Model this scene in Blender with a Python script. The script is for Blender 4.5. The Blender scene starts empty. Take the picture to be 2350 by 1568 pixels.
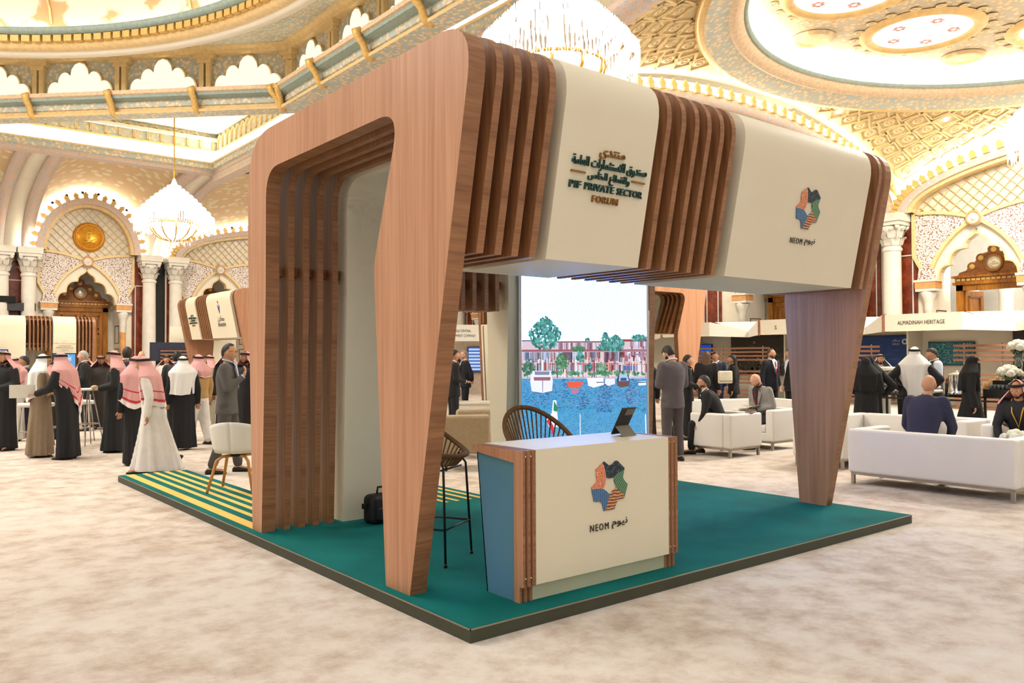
import bpy, bmesh, math, random, unicodedata
from math import pi, sin, cos, radians, sqrt, atan2, hypot
from mathutils import Vector, Matrix, noise as mnoise
from mathutils.bvhtree import BVHTree
SC = bpy.context.scene
COL = SC.collection
rnd = random.Random(7)

# ------------------------------------------------------------------ camera
CAM = Vector((-2.756, -3.811, 1.63))
YAW, PITCH, ROLL, FPX = 0.893229, 0.018536, -0.003349, 1885.43
cam_data = bpy.data.cameras.new('camera')
cam = bpy.data.objects.new('camera', cam_data); COL.objects.link(cam)
cam_data.sensor_width = 36.0
cam_data.lens = 36.0 * FPX / 2350.0
cam_data.clip_end = 200
_a = Vector((cos(YAW)*cos(PITCH), sin(YAW)*cos(PITCH), sin(PITCH)))
_r = Vector((sin(YAW), -cos(YAW), 0)); _u = _r.cross(_a)
_r2 = _r*cos(ROLL) + _u*sin(ROLL); _u2 = -_r*sin(ROLL) + _u*cos(ROLL)
cam.matrix_world = Matrix(((_r2.x, _u2.x, -_a.x, CAM.x), (_r2.y, _u2.y, -_a.y, CAM.y), (_r2.z, _u2.z, -_a.z, CAM.z), (0, 0, 0, 1)))
SC.camera = cam

# ------------------------------------------------------------------ world, large lights, exposure
SC.view_settings.view_transform = 'Standard'
SC.view_settings.look = 'None'
SC.view_settings.exposure = 0.0
SC.view_settings.gamma = 1.0
SC.view_settings.use_curve_mapping = False
W = bpy.data.worlds.new('hall_ambience'); SC.world = W; W.use_nodes = True
W.node_tree.nodes['Background'].inputs[0].default_value = (1.0, 0.965, 0.92, 1)
W.node_tree.nodes['Background'].inputs[1].default_value = 0.68
SC.cycles.max_bounces = 5
SC.cycles.diffuse_bounces = 2
SC.cycles.glossy_bounces = 3
SC.cycles.transmission_bounces = 4
SC.cycles.transparent_max_bounces = 4
SC.cycles.sample_clamp_indirect = 4.0
SC.cycles.caustics_reflective = False
SC.cycles.caustics_refractive = False
SC.cycles.use_denoising = True
SC.cycles.use_adaptive_sampling = True
SC.cycles.adaptive_threshold = 0.1
SC.cycles.adaptive_min_samples = 12

def area_light(name, loc, size, power, color, rot=(0, 0, 0)):
    d = bpy.data.lights.new(name, 'AREA'); d.shape = 'DISK'; d.size = size; d.energy = power; d.color = color
    o = bpy.data.objects.new(name, d); COL.objects.link(o); o.location = loc; o.rotation_euler = rot
    return o
# fill lights added at the dome crowns, above the frame, standing in for cove light
area_light('dome_fill_light', (-5.9, 16.1, 14.4), 12.0, 3700, (1.0, 0.95, 0.885))
area_light('aisle_bay_fill_light', (17.75, 1.77, 10.2), 4.0, 2000, (1.0, 0.95, 0.885))
area_light('entrance_fill_light', (-3.0, -5.0, 11.5), 8.0, 420, (1.0, 0.955, 0.89))  # unseen overhead fill, added to brighten the near floor

for _x, _y in ((6.0, 32.0), (15.5, 32.5), (-5.5, 32.5), (23.0, 18.0), (22.5, 6.5), (22.5, -2.0)):
    area_light('aisle_wall_fill_light', (_x, _y, 9.2), 1.6, 560 if _y > 30 else 360, (1.0, 0.94, 0.86))  # extra discs added as fill for the dim aisle walls

# ------------------------------------------------------------------ object helpers
def tag(o, label=None, cat=None, group=None, kind=None):
    if label: o['label'] = label
    if cat: o['category'] = cat
    if group: o['group'] = group
    if kind: o['kind'] = kind
    return o
def empty(name, loc=(0, 0, 0), rz=0.0, label=None, cat=None, group=None, kind=None, parent=None, scale=None):
    o = bpy.data.objects.new(name, None); COL.objects.link(o)
    o.empty_display_size = 0.1
    o.location = loc; o.rotation_euler = (0, 0, rz)
    if scale: o.scale = (scale,)*3 if not hasattr(scale, '__len__') else scale
    if parent: o.parent = parent
    return tag(o, label, cat, group, kind)
def obj_from(name, me, parent=None, loc=None, rot=None, scale=None, mats=None):
    o = bpy.data.objects.new(name, me); COL.objects.link(o)
    if parent: o.parent = parent
    if loc is not None: o.location = loc
    if rot is not None: o.rotation_euler = rot
    if scale is not None: o.scale = (scale,)*3 if not hasattr(scale, '__len__') else scale
    if mats:
        for i, m in enumerate(mats):
            o.material_slots[i].link = 'OBJECT'; o.material_slots[i].material = m
    return o
def copy_tree(o, parent=None, loc=None, rz=None):
    c = o.copy(); COL.objects.link(c)
    if parent is not None: c.parent = parent
    for ch in o.children: copy_tree(ch, c)
    if loc is not None: c.location = loc
    if rz is not None: c.rotation_euler = (0, 0, rz)
    return c

class MB:
    """collects shapes for ONE mesh"""
    def __init__(s): s.v = []; s.f = []; s.m = []; s.sm = []; s.uv = {}
    def add(s, vs, fs, mi=0, smooth=False, M=None):
        b = len(s.v)
        if M is not None: vs = [M @ Vector(p) for p in vs]
        s.v.extend([tuple(p) for p in vs])
        for f in fs:
            s.f.append([b+i for i in f]); s.m.append(mi); s.sm.append(smooth)
        return b
    def box(s, x0, x1, y0, y1, z0, z1, mi=0, M=None):
        vs = [(x0,y0,z0),(x1,y0,z0),(x1,y1,z0),(x0,y1,z0),(x0,y0,z1),(x1,y0,z1),(x1,y1,z1),(x0,y1,z1)]
        s.add(vs, [(0,3,2,1),(4,5,6,7),(0,1,5,4),(1,2,6,5),(2,3,7,6),(3,0,4,7)], mi, False, M); return s
    def rbox(s, x0, x1, y0, y1, z0, z1, r, mi=0, M=None, n=3, smooth=True):
        """box with rounded edges"""
        r = min(r, (x1-x0)/2.01, (y1-y0)/2.01, (z1-z0)/2.01)
        def ax(a, b):
            out = []
            for i in range(n+1): out.append((a+r, -cos(i/n*pi/2)))
            for i in range(n+1): out.append((b-r, sin(i/n*pi/2)))
            return out
        # cube-sphere mapping: build 6 faces on grid of directions
        steps = [-1+2*i/(2*n+1) for i in range(2*n+2)]
        c = ((x0+x1)/2, (y0+y1)/2, (z0+z1)/2); h = ((x1-x0)/2-r, (y1-y0)/2-r, (z1-z0)/2-r)
        k = 2*n+2
        lin = [-1+i/n for i in range(n+1)] + [i/n for i in range(n+1)]
        sg = [-1]*(n+1)+[1]*(n+1)
        for a in range(3):
            for sd in (-1, 1):
                vs = []
                for i in range(k):
                    for j in range(k):
                        d = [0,0,0]; d[a] = sd; d[(a+1)%3] = lin[i]; d[(a+2)%3] = lin[j]
                        D = Vector((math.tan(d[0]*pi/4), math.tan(d[1]*pi/4), math.tan(d[2]*pi/4))).normalized()
                        sgn = [0,0,0]; sgn[a] = sd; sgn[(a+1)%3] = sg[i]; sgn[(a+2)%3] = sg[j]
                        vs.append((c[0]+sgn[0]*h[0]+D.x*r, c[1]+sgn[1]*h[1]+D.y*r, c[2]+sgn[2]*h[2]+D.z*r))
                fs = []
                for i in range(k-1):
                    for j in range(k-1):
                        q = (i*k+j, (i+1)*k+j, (i+1)*k+j+1, i*k+j+1)
                        fs.append(q if sd > 0 else q[::-1])
                s.add(vs, fs, mi, smooth, M)
        return s
    def prism(s, poly, h0, h1, axis='z', mi=0, mside=None, M=None, smooth=False):
        """poly: 2D points; extruded along axis. x: (y,z) ; y: (x,z) ; z: (x,y)"""
        def P(p, h):
            return {'x': (h, p[0], p[1]), 'y': (p[0], h, p[1]), 'z': (p[0], p[1], h)}[axis]
        n = len(poly); b = [P(p, h0) for p in poly] + [P(p, h1) for p in poly]
        s.add(b, [list(range(n))[::-1], list(range(n, 2*n))], mi, False, M)
        s.add(b, [(i, (i+1) % n, n+(i+1) % n, n+i) for i in range(n)], mi if mside is None else mside, smooth, M)
        return s
    def tube(s, path, r, n=8, mi=0, M=None, cap=True, closed=False, smooth=True):
        path = [Vector(p) for p in path]; k = len(path)
        rr = r if hasattr(r, '__len__') else [r]*k
        vs = []; up = None
        for i, p in enumerate(path):
            if closed: t = path[(i+1) % k]-path[i-1]
            else: t = path[min(i+1, k-1)]-path[max(i-1, 0)]
            t.normalize()
            if up is None:
                up = Vector((0, 0, 1)) if abs(t.z) < 0.9 else Vector((1, 0, 0))
            a = (up - t*up.dot(t))
            if a.length < 1e-6: a = t.orthogonal()
            a.normalize(); up = a; b = t.cross(a)
            for j in range(n):
                w = 2*pi*j/n; vs.append(p + (a*cos(w)+b*sin(w))*rr[i])
        fs = []
        for i in range(k if closed else k-1):
            for j in range(n):
                fs.append((i*n+j, i*n+(j+1) % n, ((i+1) % k)*n+(j+1) % n, ((i+1) % k)*n+j))
        if cap and not closed:
            fs.append(list(range(n))[::-1]); fs.append([(k-1)*n+j for j in range(n)])
        s.add(vs, fs, mi, smooth, M); return s
    def lathe(s, prof, n=16, mi=0, M=None, smooth=True, a0=0, a1=2*pi):
        full = abs(a1-a0-2*pi) < 1e-6; m = n if full else n+1; vs = []
        for r, z in prof:
            for j in range(m):
                w = a0+(a1-a0)*j/n; vs.append((r*cos(w), r*sin(w), z))
        fs = []
        for i in range(len(prof)-1):
            for j in range(n):
                j2 = (j+1) % m if full else j+1
                fs.append((i*m+j, i*m+j2, (i+1)*m+j2, (i+1)*m+j))
        s.add(vs, fs, mi, smooth, M); return s
    def ball(s, c, r, nu=12, nv=8, mi=0, M=None):
        rx, ry, rz = r if hasattr(r, '__len__') else (r, r, r)
        vs = []; fs = []
        for i in range(nv+1):
            t = pi*i/nv
            for j in range(nu):
                w = 2*pi*j/nu; vs.append((c[0]+rx*sin(t)*cos(w), c[1]+ry*sin(t)*sin(w), c[2]+rz*cos(t)))
        for i in range(nv):
            for j in range(nu):
                fs.append((i*nu+j, (i+1)*nu+j, (i+1)*nu+(j+1) % nu, i*nu+(j+1) % nu))
        s.add(vs, fs, mi, True, M); return s
    def capsule(s, p0, r0, p1, r1, n=10, mi=0, M=None):
        p0 = Vector(p0); p1 = Vector(p1); d = p1-p0; L = max(d.length, 1e-5); d /= L
        pts = []; rs = []
        for i in range(4):
            a = pi/2*(1-i/3.0)*0.97; pts.append(p0-d*r0*sin(a)); rs.append(r0*cos(a))
        for i in range(4):
            a = pi/2*(i/3.0)*0.97; pts.append(p1+d*r1*sin(a)); rs.append(r1*cos(a))
        s.tube(pts, rs, n, mi, M); return s
    def loft(s, rings, mi=0, M=None, smooth=True, cap=True):
        n = len(rings[0]); vs = [p for r in rings for p in r]; fs = []
        for i in range(len(rings)-1):
            for j in range(n):
                fs.append((i*n+j, i*n+(j+1) % n, (i+1)*n+(j+1) % n, (i+1)*n+j))
        if cap: fs.append(list(range(n))[::-1]); fs.append([(len(rings)-1)*n+j for j in range(n)])
        s.add(vs, fs, mi, smooth, M); return s
    def grid(s, fn, nu, nv, mi=0, smooth=True, uv=False, M=None):
        vs = [fn(i/nu, j/nv) for i in range(nu+1) for j in range(nv+1)]
        fs = [(i*(nv+1)+j, (i+1)*(nv+1)+j, (i+1)*(nv+1)+j+1, i*(nv+1)+j+1) for i in range(nu) for j in range(nv)]
        b = s.add(vs, fs, mi, smooth, M)
        if uv:
            for i in range(nu+1):
                for j in range(nv+1): s.uv[b+i*(nv+1)+j] = (i/nu, j/nv)
        return s
    def mesh(s, name, mats):
        me = bpy.data.meshes.new(name); me.from_pydata(s.v, [], s.f)
        for m in (mats if isinstance(mats, (list, tuple)) else [mats]): me.materials.append(m)
        me.polygons.foreach_set('material_index', s.m); me.polygons.foreach_set('use_smooth', s.sm)
        if s.uv:
            L = me.uv_layers.new(name='UVMap')
            for lp in me.loops: L.data[lp.index].uv = s.uv.get(lp.vertex_index, (0, 0))
        me.update(); return me
    def build(s, name, mats, parent=None, loc=None, rot=None, scale=None):
        return obj_from(name, s.mesh(name, mats), parent, loc, rot, scale)

# ------------------------------------------------------------------ materials
def srgb(r, g, b):
    f = lambda c: (c/255/12.92) if c/255 <= 0.04045 else ((c/255+0.055)/1.055)**2.4
    return (f(r), f(g), f(b), 1.0)
class NT:
    def __init__(s, name):
        s.m = bpy.data.materials.new(name); s.m.use_nodes = True; s.t = s.m.node_tree; s.n = s.t.nodes; s.l = s.t.links
        s.b = s.n['Principled BSDF']
    def node(s, ty, **kw):
        nd = s.n.new(ty)
        for k, v in kw.items():
            if k in nd.inputs: nd.inputs[k].default_value = v
            else: setattr(nd, k, v)
        return nd
    def link(s, a, b): s.l.new(a, b)
    def coords(s, kind='Object', scale=(1, 1, 1), rot=(0, 0, 0)):
        tc = s.node('ShaderNodeTexCoord'); mp = s.node('ShaderNodeMapping')
        mp.inputs['Scale'].default_value = scale; mp.inputs['Rotation'].default_value = rot
        s.link(tc.outputs[kind], mp.inputs['Vector']); return mp.outputs[0]
    def ramp(s, fac, stops, interp='LINEAR'):
        r = s.node('ShaderNodeValToRGB'); r.color_ramp.interpolation = interp
        el = r.color_ramp.elements
        while len(el) < len(stops): el.new(0.5)
        for e, (p, c) in zip(el, stops): e.position = p; e.color = c
        s.link(fac, r.inputs[0]); return r.outputs[0]
    def noise(s, vec, scale=5, detail=3, rough=0.5):
        nz = s.node('ShaderNodeTexNoise', Scale=scale, Detail=detail, Roughness=rough); s.link(vec, nz.inputs['Vector']); return nz.outputs[0]
    def mix(s, fac, a, b):
        mx = s.node('ShaderNodeMix', data_type='RGBA')
        for sock, v in ((mx.inputs[0], fac), (mx.inputs[6], a), (mx.inputs[7], b)):
            if hasattr(v, 'links') or hasattr(v, 'is_linked'): s.link(v, sock)
            else: sock.default_value = v
        return mx.outputs[2]
    def math(s, op, a, b=None):
        nd = s.node('ShaderNodeMath', operation=op)
        for i, v in enumerate((a, b)):
            if v is None: continue
            if hasattr(v, 'is_linked'): s.link(v, nd.inputs[i])
            else: nd.inputs[i].default_value = v
        return nd.outputs[0]
    def bump(s, h, strength=0.2, dist=0.01):
        bp = s.node('ShaderNodeBump', Strength=strength, Distance=dist); s.link(h, bp.inputs['Height']); s.link(bp.outputs[0], s.b.inputs['Normal'])
    def color(s, c):
        if hasattr(c, 'is_linked'): s.link(c, s.b.inputs['Base Color'])
        else: s.b.inputs['Base Color'].default_value = c
MATS = {}
def plain(name, rgb, rough=0.6, metal=0.0, var=0.10, scale=6.0, emit=0.0, emit_rgb=None, spec=None, alpha=None, trans=0.0):
    """solid paint / cloth / metal with a faint procedural mottle"""
    if name in MATS: return MATS[name]
    t = NT(name); c = srgb(*rgb)
    if var > 0:
        nz = t.noise(t.coords('Object'), scale, 3)
        d = tuple(min(1, x*(1-var)) for x in c[:3])+(1,); l = tuple(min(1, x*(1+var)) for x in c[:3])+(1,)
        t.color(t.ramp(nz, [(0.3, d), (0.7, l)]))
    else: t.color(c)
    t.b.inputs['Roughness'].default_value = rough; t.b.inputs['Metallic'].default_value = metal
    if spec is not None: t.b.inputs['Specular IOR Level'].default_value = spec
    if trans: t.b.inputs['Transmission Weight'].default_value = trans
    if emit: 
        t.b.inputs['Emission Color'].default_value = srgb(*(emit_rgb or rgb)); t.b.inputs['Emission Strength'].default_value = emit
    if alpha is not None: t.b.inputs['Alpha'].default_value = alpha
    MATS[name] = t.m; return t.m
def wood(name, dark, mid, light, axis=2, rough=0.42, along=1.1, across=34.0):
    if name in MATS: return MATS[name]
    t = NT(name); sc = [across]*3; sc[axis] = along
    v = t.coords('Object', tuple(sc)); n1 = t.noise(v, 1.0, 4, 0.6)
    v2 = t.coords('Object', tuple(x*(0.16 if i != axis else 0.4) for i, x in enumerate(sc))); n2 = t.noise(v2, 1.0, 2)
    s_ = t.math('ADD', t.math('MULTIPLY', n1, 0.65), t.math('MULTIPLY', n2, 0.35))
    t.color(t.ramp(s_, [(0.34, srgb(*dark)), (0.5, srgb(*mid)), (0.66, srgb(*light))]))
    t.b.inputs['Roughness'].default_value = rough; t.bump(n1, 0.08, 0.004)
    MATS[name] = t.m; return t.m
def emis(name, rgb, strength):
    if name in MATS: return MATS[name]
    m = bpy.data.materials.new(name); m.use_nodes = True; n = m.node_tree.nodes; n.clear()
    o = n.new('ShaderNodeOutputMaterial'); e = n.new('ShaderNodeEmission'); e.inputs[0].default_value = srgb(*rgb); e.inputs[1].default_value = strength
    m.node_tree.links.new(e.outputs[0], o.inputs[0]); MATS[name] = m; return m
def vcol_mat(name, strength=0.0, rough=0.5):
    """flat print / screen: colours come from the face-corner colours of the picture mesh"""
    if name in MATS: return MATS[name]
    t = NT(name); a = t.node('ShaderNodeVertexColor'); a.layer_name = 'Col'
    t.b.inputs['Roughness'].default_value = rough
    if strength:
        t.color((0.02, 0.02, 0.02, 1)); t.link(a.outputs[0], t.b.inputs['Emission Color']); t.b.inputs['Emission Strength'].default_value = strength
    else: t.link(a.outputs[0], t.b.inputs['Base Color'])
    MATS[name] = t.m; return t.m

class Print:
    """a flat picture: coloured polygons on the plane y=0 (x right, z up); later ones lie a hair in front"""
    def __init__(s): s.v = []; s.f = []; s.c = []; s.k = 0
    def poly(s, pts, rgb, layer=None):
        s.k += 1; y = -(layer if layer is not None else 0)*0.0004
        b = len(s.v); s.v += [(p[0], y, p[1]) for p in pts]; s.f.append(list(range(b, b+len(pts)))); s.c.append(srgb(*[max(0, min(255, q)) for q in rgb]))
    def rect(s, x0, z0, x1, z1, rgb, layer=0): s.poly([(x0, z0), (x1, z0), (x1, z1), (x0, z1)], rgb, layer)
    def blob(s, x, z, r, rgb, layer, n=6, sx=1.0, sz=1.0):
        a0 = rnd.random()*6; s.poly([(x+r*sx*cos(a0+2*pi*i/n), z+r*sz*sin(a0+2*pi*i/n)) for i in range(n)], rgb, layer)
    def build(s, name, mat, parent=None, loc=None, rot=None):
        me = bpy.data.meshes.new(name); me.from_pydata(s.v, [], s.f); me.materials.append(mat)
        ca = me.color_attributes.new('Col', 'FLOAT_COLOR', 'CORNER'); buf = []
        for f, c in zip(s.f, s.c): buf += list(c)*len(f)
        ca.data.foreach_set('color', buf); me.update()
        return obj_from(name, me, parent, loc, rot)

# ------------------------------------------------------------------ lettering
_AR = {}
for _cp in range(0xFE70, 0xFEFD):
    _d = unicodedata.decomposition(chr(_cp)).split()
    if len(_d) >= 2 and _d[0] in ('<isolated>', '<final>', '<initial>', '<medial>'):
        _AR[(tuple(_d[1:]), _d[0][1:-1])] = chr(_cp)
def arabic(text):
    """joined letter forms in visual order"""
    out = []
    for word in text.split(' '):
        L = []; i = 0
        while i < len(word):
            k = ('%04X' % ord(word[i]),)
            if i+1 < len(word) and word[i] == '\u0644' and (k[0], '%04X' % ord(word[i+1])) in [q[0] for q in _AR]:
                L.append((k[0], '%04X' % ord(word[i+1]))); i += 2
            else: L.append(k); i += 1
        res = []
        for j, k in enumerate(L):
            prev = j > 0 and (L[j-1], 'initial') in _AR
            nxt = j+1 < len(L) and (k, 'initial') in _AR and (L[j+1], 'final') in _AR
            form = 'medial' if prev and nxt else 'final' if prev else 'initial' if nxt else 'isolated'
            res.append(_AR.get((k, form), chr(int(k[0], 16))))
        out.append(''.join(res[::-1]))
    return ' '.join(out[::-1])
def lettering(name, text, size, mat, parent, loc, rot, depth=0.004, align='CENTER', bold=0.0, space=1.0, sx=1.0, fit=None):
    c = bpy.data.curves.new(name, 'FONT'); c.body = text; c.size = size; c.extrude = depth; c.align_x = align; c.align_y = 'CENTER'
    c.offset = bold; c.space_character = space; c.resolution_u = 2
    o = bpy.data.objects.new(name, c); COL.objects.link(o)
    dg = bpy.context.evaluated_depsgraph_get(); me = bpy.data.meshes.new_from_object(o.evaluated_get(dg))
    COL.objects.unlink(o); bpy.data.objects.remove(o); bpy.data.curves.remove(c)
    me.name = name; me.materials.clear(); me.materials.append(mat)
    if fit:
        xs = [v.co.x for v in me.vertices]; ys = [v.co.y for v in me.vertices]
        w, h = max(xs)-min(xs), max(ys)-min(ys); fx = fit[0]/w; fy = fit[1]/h if fit[1] else fx
        me.transform(Matrix.Diagonal((fx, fy, 1, 1)) @ Matrix.Translation((-(max(xs)+min(xs))/2, -(max(ys)+min(ys))/2, 0)))
    return obj_from(name, me, parent, loc, rot)
# ================================================================== the hall
HS = 1.25                                   # hall drawn in its own units, about the eye point
def hall_empty(name, label, kind='structure'):
    o = empty(name, (CAM.x*(1-HS), CAM.y*(1-HS), CAM.z*(1-HS)), 0, label, None, None, kind); o.scale = (HS,)*3
    return o
HF = 0.326                                  # floor level in hall units
YF, XR = 30.4, 20.5                         # far wall, right wall
SPR, CROWN = 5.6, 7.44

m_cream = plain('cream_plaster', (246, 236, 214), 0.7, var=0.02, scale=2)
m_cream2 = plain('cream_marble', (240, 229, 206), 0.35, var=0.04, scale=3)
m_gold = plain('gold_leaf', (236, 194, 116), 0.38, 0.15, var=0.12, scale=14)
m_goldband = plain('gold_moulding', (243, 210, 150), 0.45, 0.0, var=0.10, scale=9)
m_teal = plain('teal_moulding', (165, 184, 176), 0.6, var=0.12, scale=12)
m_white = plain('white_marble', (236, 228, 212), 0.3, var=0.05, scale=4)
m_orange = plain('honey_onyx', (222, 160, 98), 0.3, var=0.15, scale=7)
m_cove = emis('cove_light_tube', (255, 246, 224), 20.0)
m_laylight = emis('laylight_glass', (255, 250, 238), 2.2)
m_down = emis('downlight_lens', (255, 250, 240), 8.0)
m_black = plain('black_metal', (16, 15, 14), 0.45, var=0.0)
def patterned(name, base, accent, sc=14.0, thr=0.52, accent2=None):
    if name in MATS: return MATS[name]
    t = NT(name); v = t.coords('Object', (1, 1, 1))
    vo = t.node('ShaderNodeTexVoronoi', Scale=sc); t.link(v, vo.inputs['Vector'])
    nz = t.noise(v, sc*1.7, 3)
    f = t.math('ADD', t.math('MULTIPLY', vo.outputs[0], 0.8), t.math('MULTIPLY', nz, 0.5))
    st = [(thr-0.12, srgb(*base)), (thr, srgb(*accent))]
    if accent2: st.append((thr+0.14, srgb(*accent2)))
    t.color(t.ramp(f, st)); t.b.inputs['Roughness'].default_value = 0.65; t.bump(f, 0.25, 0.02)
    MATS[name] = t.m; return t.m
m_fret = patterned('fretwork_panel', (244, 238, 228), (150, 98, 74), 26.0, 0.80)
m_arab = patterned('arabesque_band', (246, 234, 210), (232, 204, 160), 9.0, 0.6, (196, 206, 198))
m_blueband = patterned('blue_arabesque_band', (226, 220, 210), (182, 194, 200), 12.0, 0.5, (230, 198, 176))
m_domepaint = patterned('painted_dome', (250, 240, 214), (226, 178, 130), 1.7, 0.84)
m_vault = patterned('vault_relief', (244, 228, 192), (226, 194, 146), 3.2, 0.6)
def marble_red():
    t = NT('red_marble'); v = t.coords('Object'); n1 = t.noise(v, 3.0, 6, 0.7)
    t.color(t.ramp(n1, [(0.3, srgb(74, 26, 14)), (0.52, srgb(122, 50, 26)), (0.66, srgb(150, 72, 42)), (0.74, srgb(222, 190, 160))]))
    t.b.inputs['Roughness'].default_value = 0.25; return t.m
m_redm = marble_red()
m_doorwood = wood('carved_door_wood', (122, 70, 14), (168, 104, 26), (196, 132, 44), 2, 0.35, 2.0, 20)

# ---- floor
def carpet():
    t = NT('beige_mottled_carpet'); v = t.coords('Object', (1, 1, 1))
    n1 = t.noise(v, 3.6, 6, 0.68); n2 = t.noise(t.coords('Object', (1, 1, 1), (0, 0, 0.7)), 0.5, 3); n3 = t.noise(v, 160, 2)
    s_ = t.math('ADD', t.math('ADD', t.math('MULTIPLY', n1, 0.62), t.math('MULTIPLY', n2, 0.3)), t.math('MULTIPLY', n3, 0.12))
    t.color(t.ramp(s_, [(0.40, srgb(186, 166, 149)), (0.48, srgb(206, 191, 176)), (0.56, srgb(221, 209, 196)), (0.66, srgb(228, 219, 208))]))
    t.b.inputs['Roughness'].default_value = 0.95; t.b.inputs['Specular IOR Level'].default_value = 0.1
    t.bump(t.math('ADD', n3, t.math('MULTIPLY', n1, 0.6)), 0.5, 0.012); return t.m
tag(MB().box(-34, 33, -30, 46, -0.2, 0.0).build('floor', carpet()), 'pale beige mottled carpet covering the whole hall floor', kind='structure')

def bez(p0, p1, p2, n=8):
    return [((1-t)**2*p0[0]+2*t*(1-t)*p1[0]+t*t*p2[0], (1-t)**2*p0[1]+2*t*(1-t)*p1[1]+t*t*p2[1]) for t in [i/n for i in range(n+1)]]
def ribbon(mb, path, w, y0, y1, mi=0):
    """flat moulding that follows a path in the wall plane"""
    n = len(path); L = []; Rr = []
    for i, p in enumerate(path):
        a = path[max(i-1, 0)]; b = path[min(i+1, n-1)]; dx, dz = b[0]-a[0], b[1]-a[1]; l = hypot(dx, dz) or 1
        L.append((p[0]-dz/l*w/2, p[1]+dx/l*w/2)); Rr.append((p[0]+dz/l*w/2, p[1]-dx/l*w/2))
    vs = [(q[0], y0, q[1]) for q in L]+[(q[0], y0, q[1]) for q in Rr]+[(q[0], y1, q[1]) for q in L]+[(q[0], y1, q[1]) for q in Rr]
    fs = []
    for i in range(n-1):
        fs += [(i, i+1, n+i+1, n+i), (2*n+i, 3*n+i, 3*n+i+1, 2*n+i+1), (i, 2*n+i, 2*n+i+1, i+1), (n+i, n+i+1, 3*n+i+1, 3*n+i)]
    mb.add(vs, fs, mi)

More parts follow.
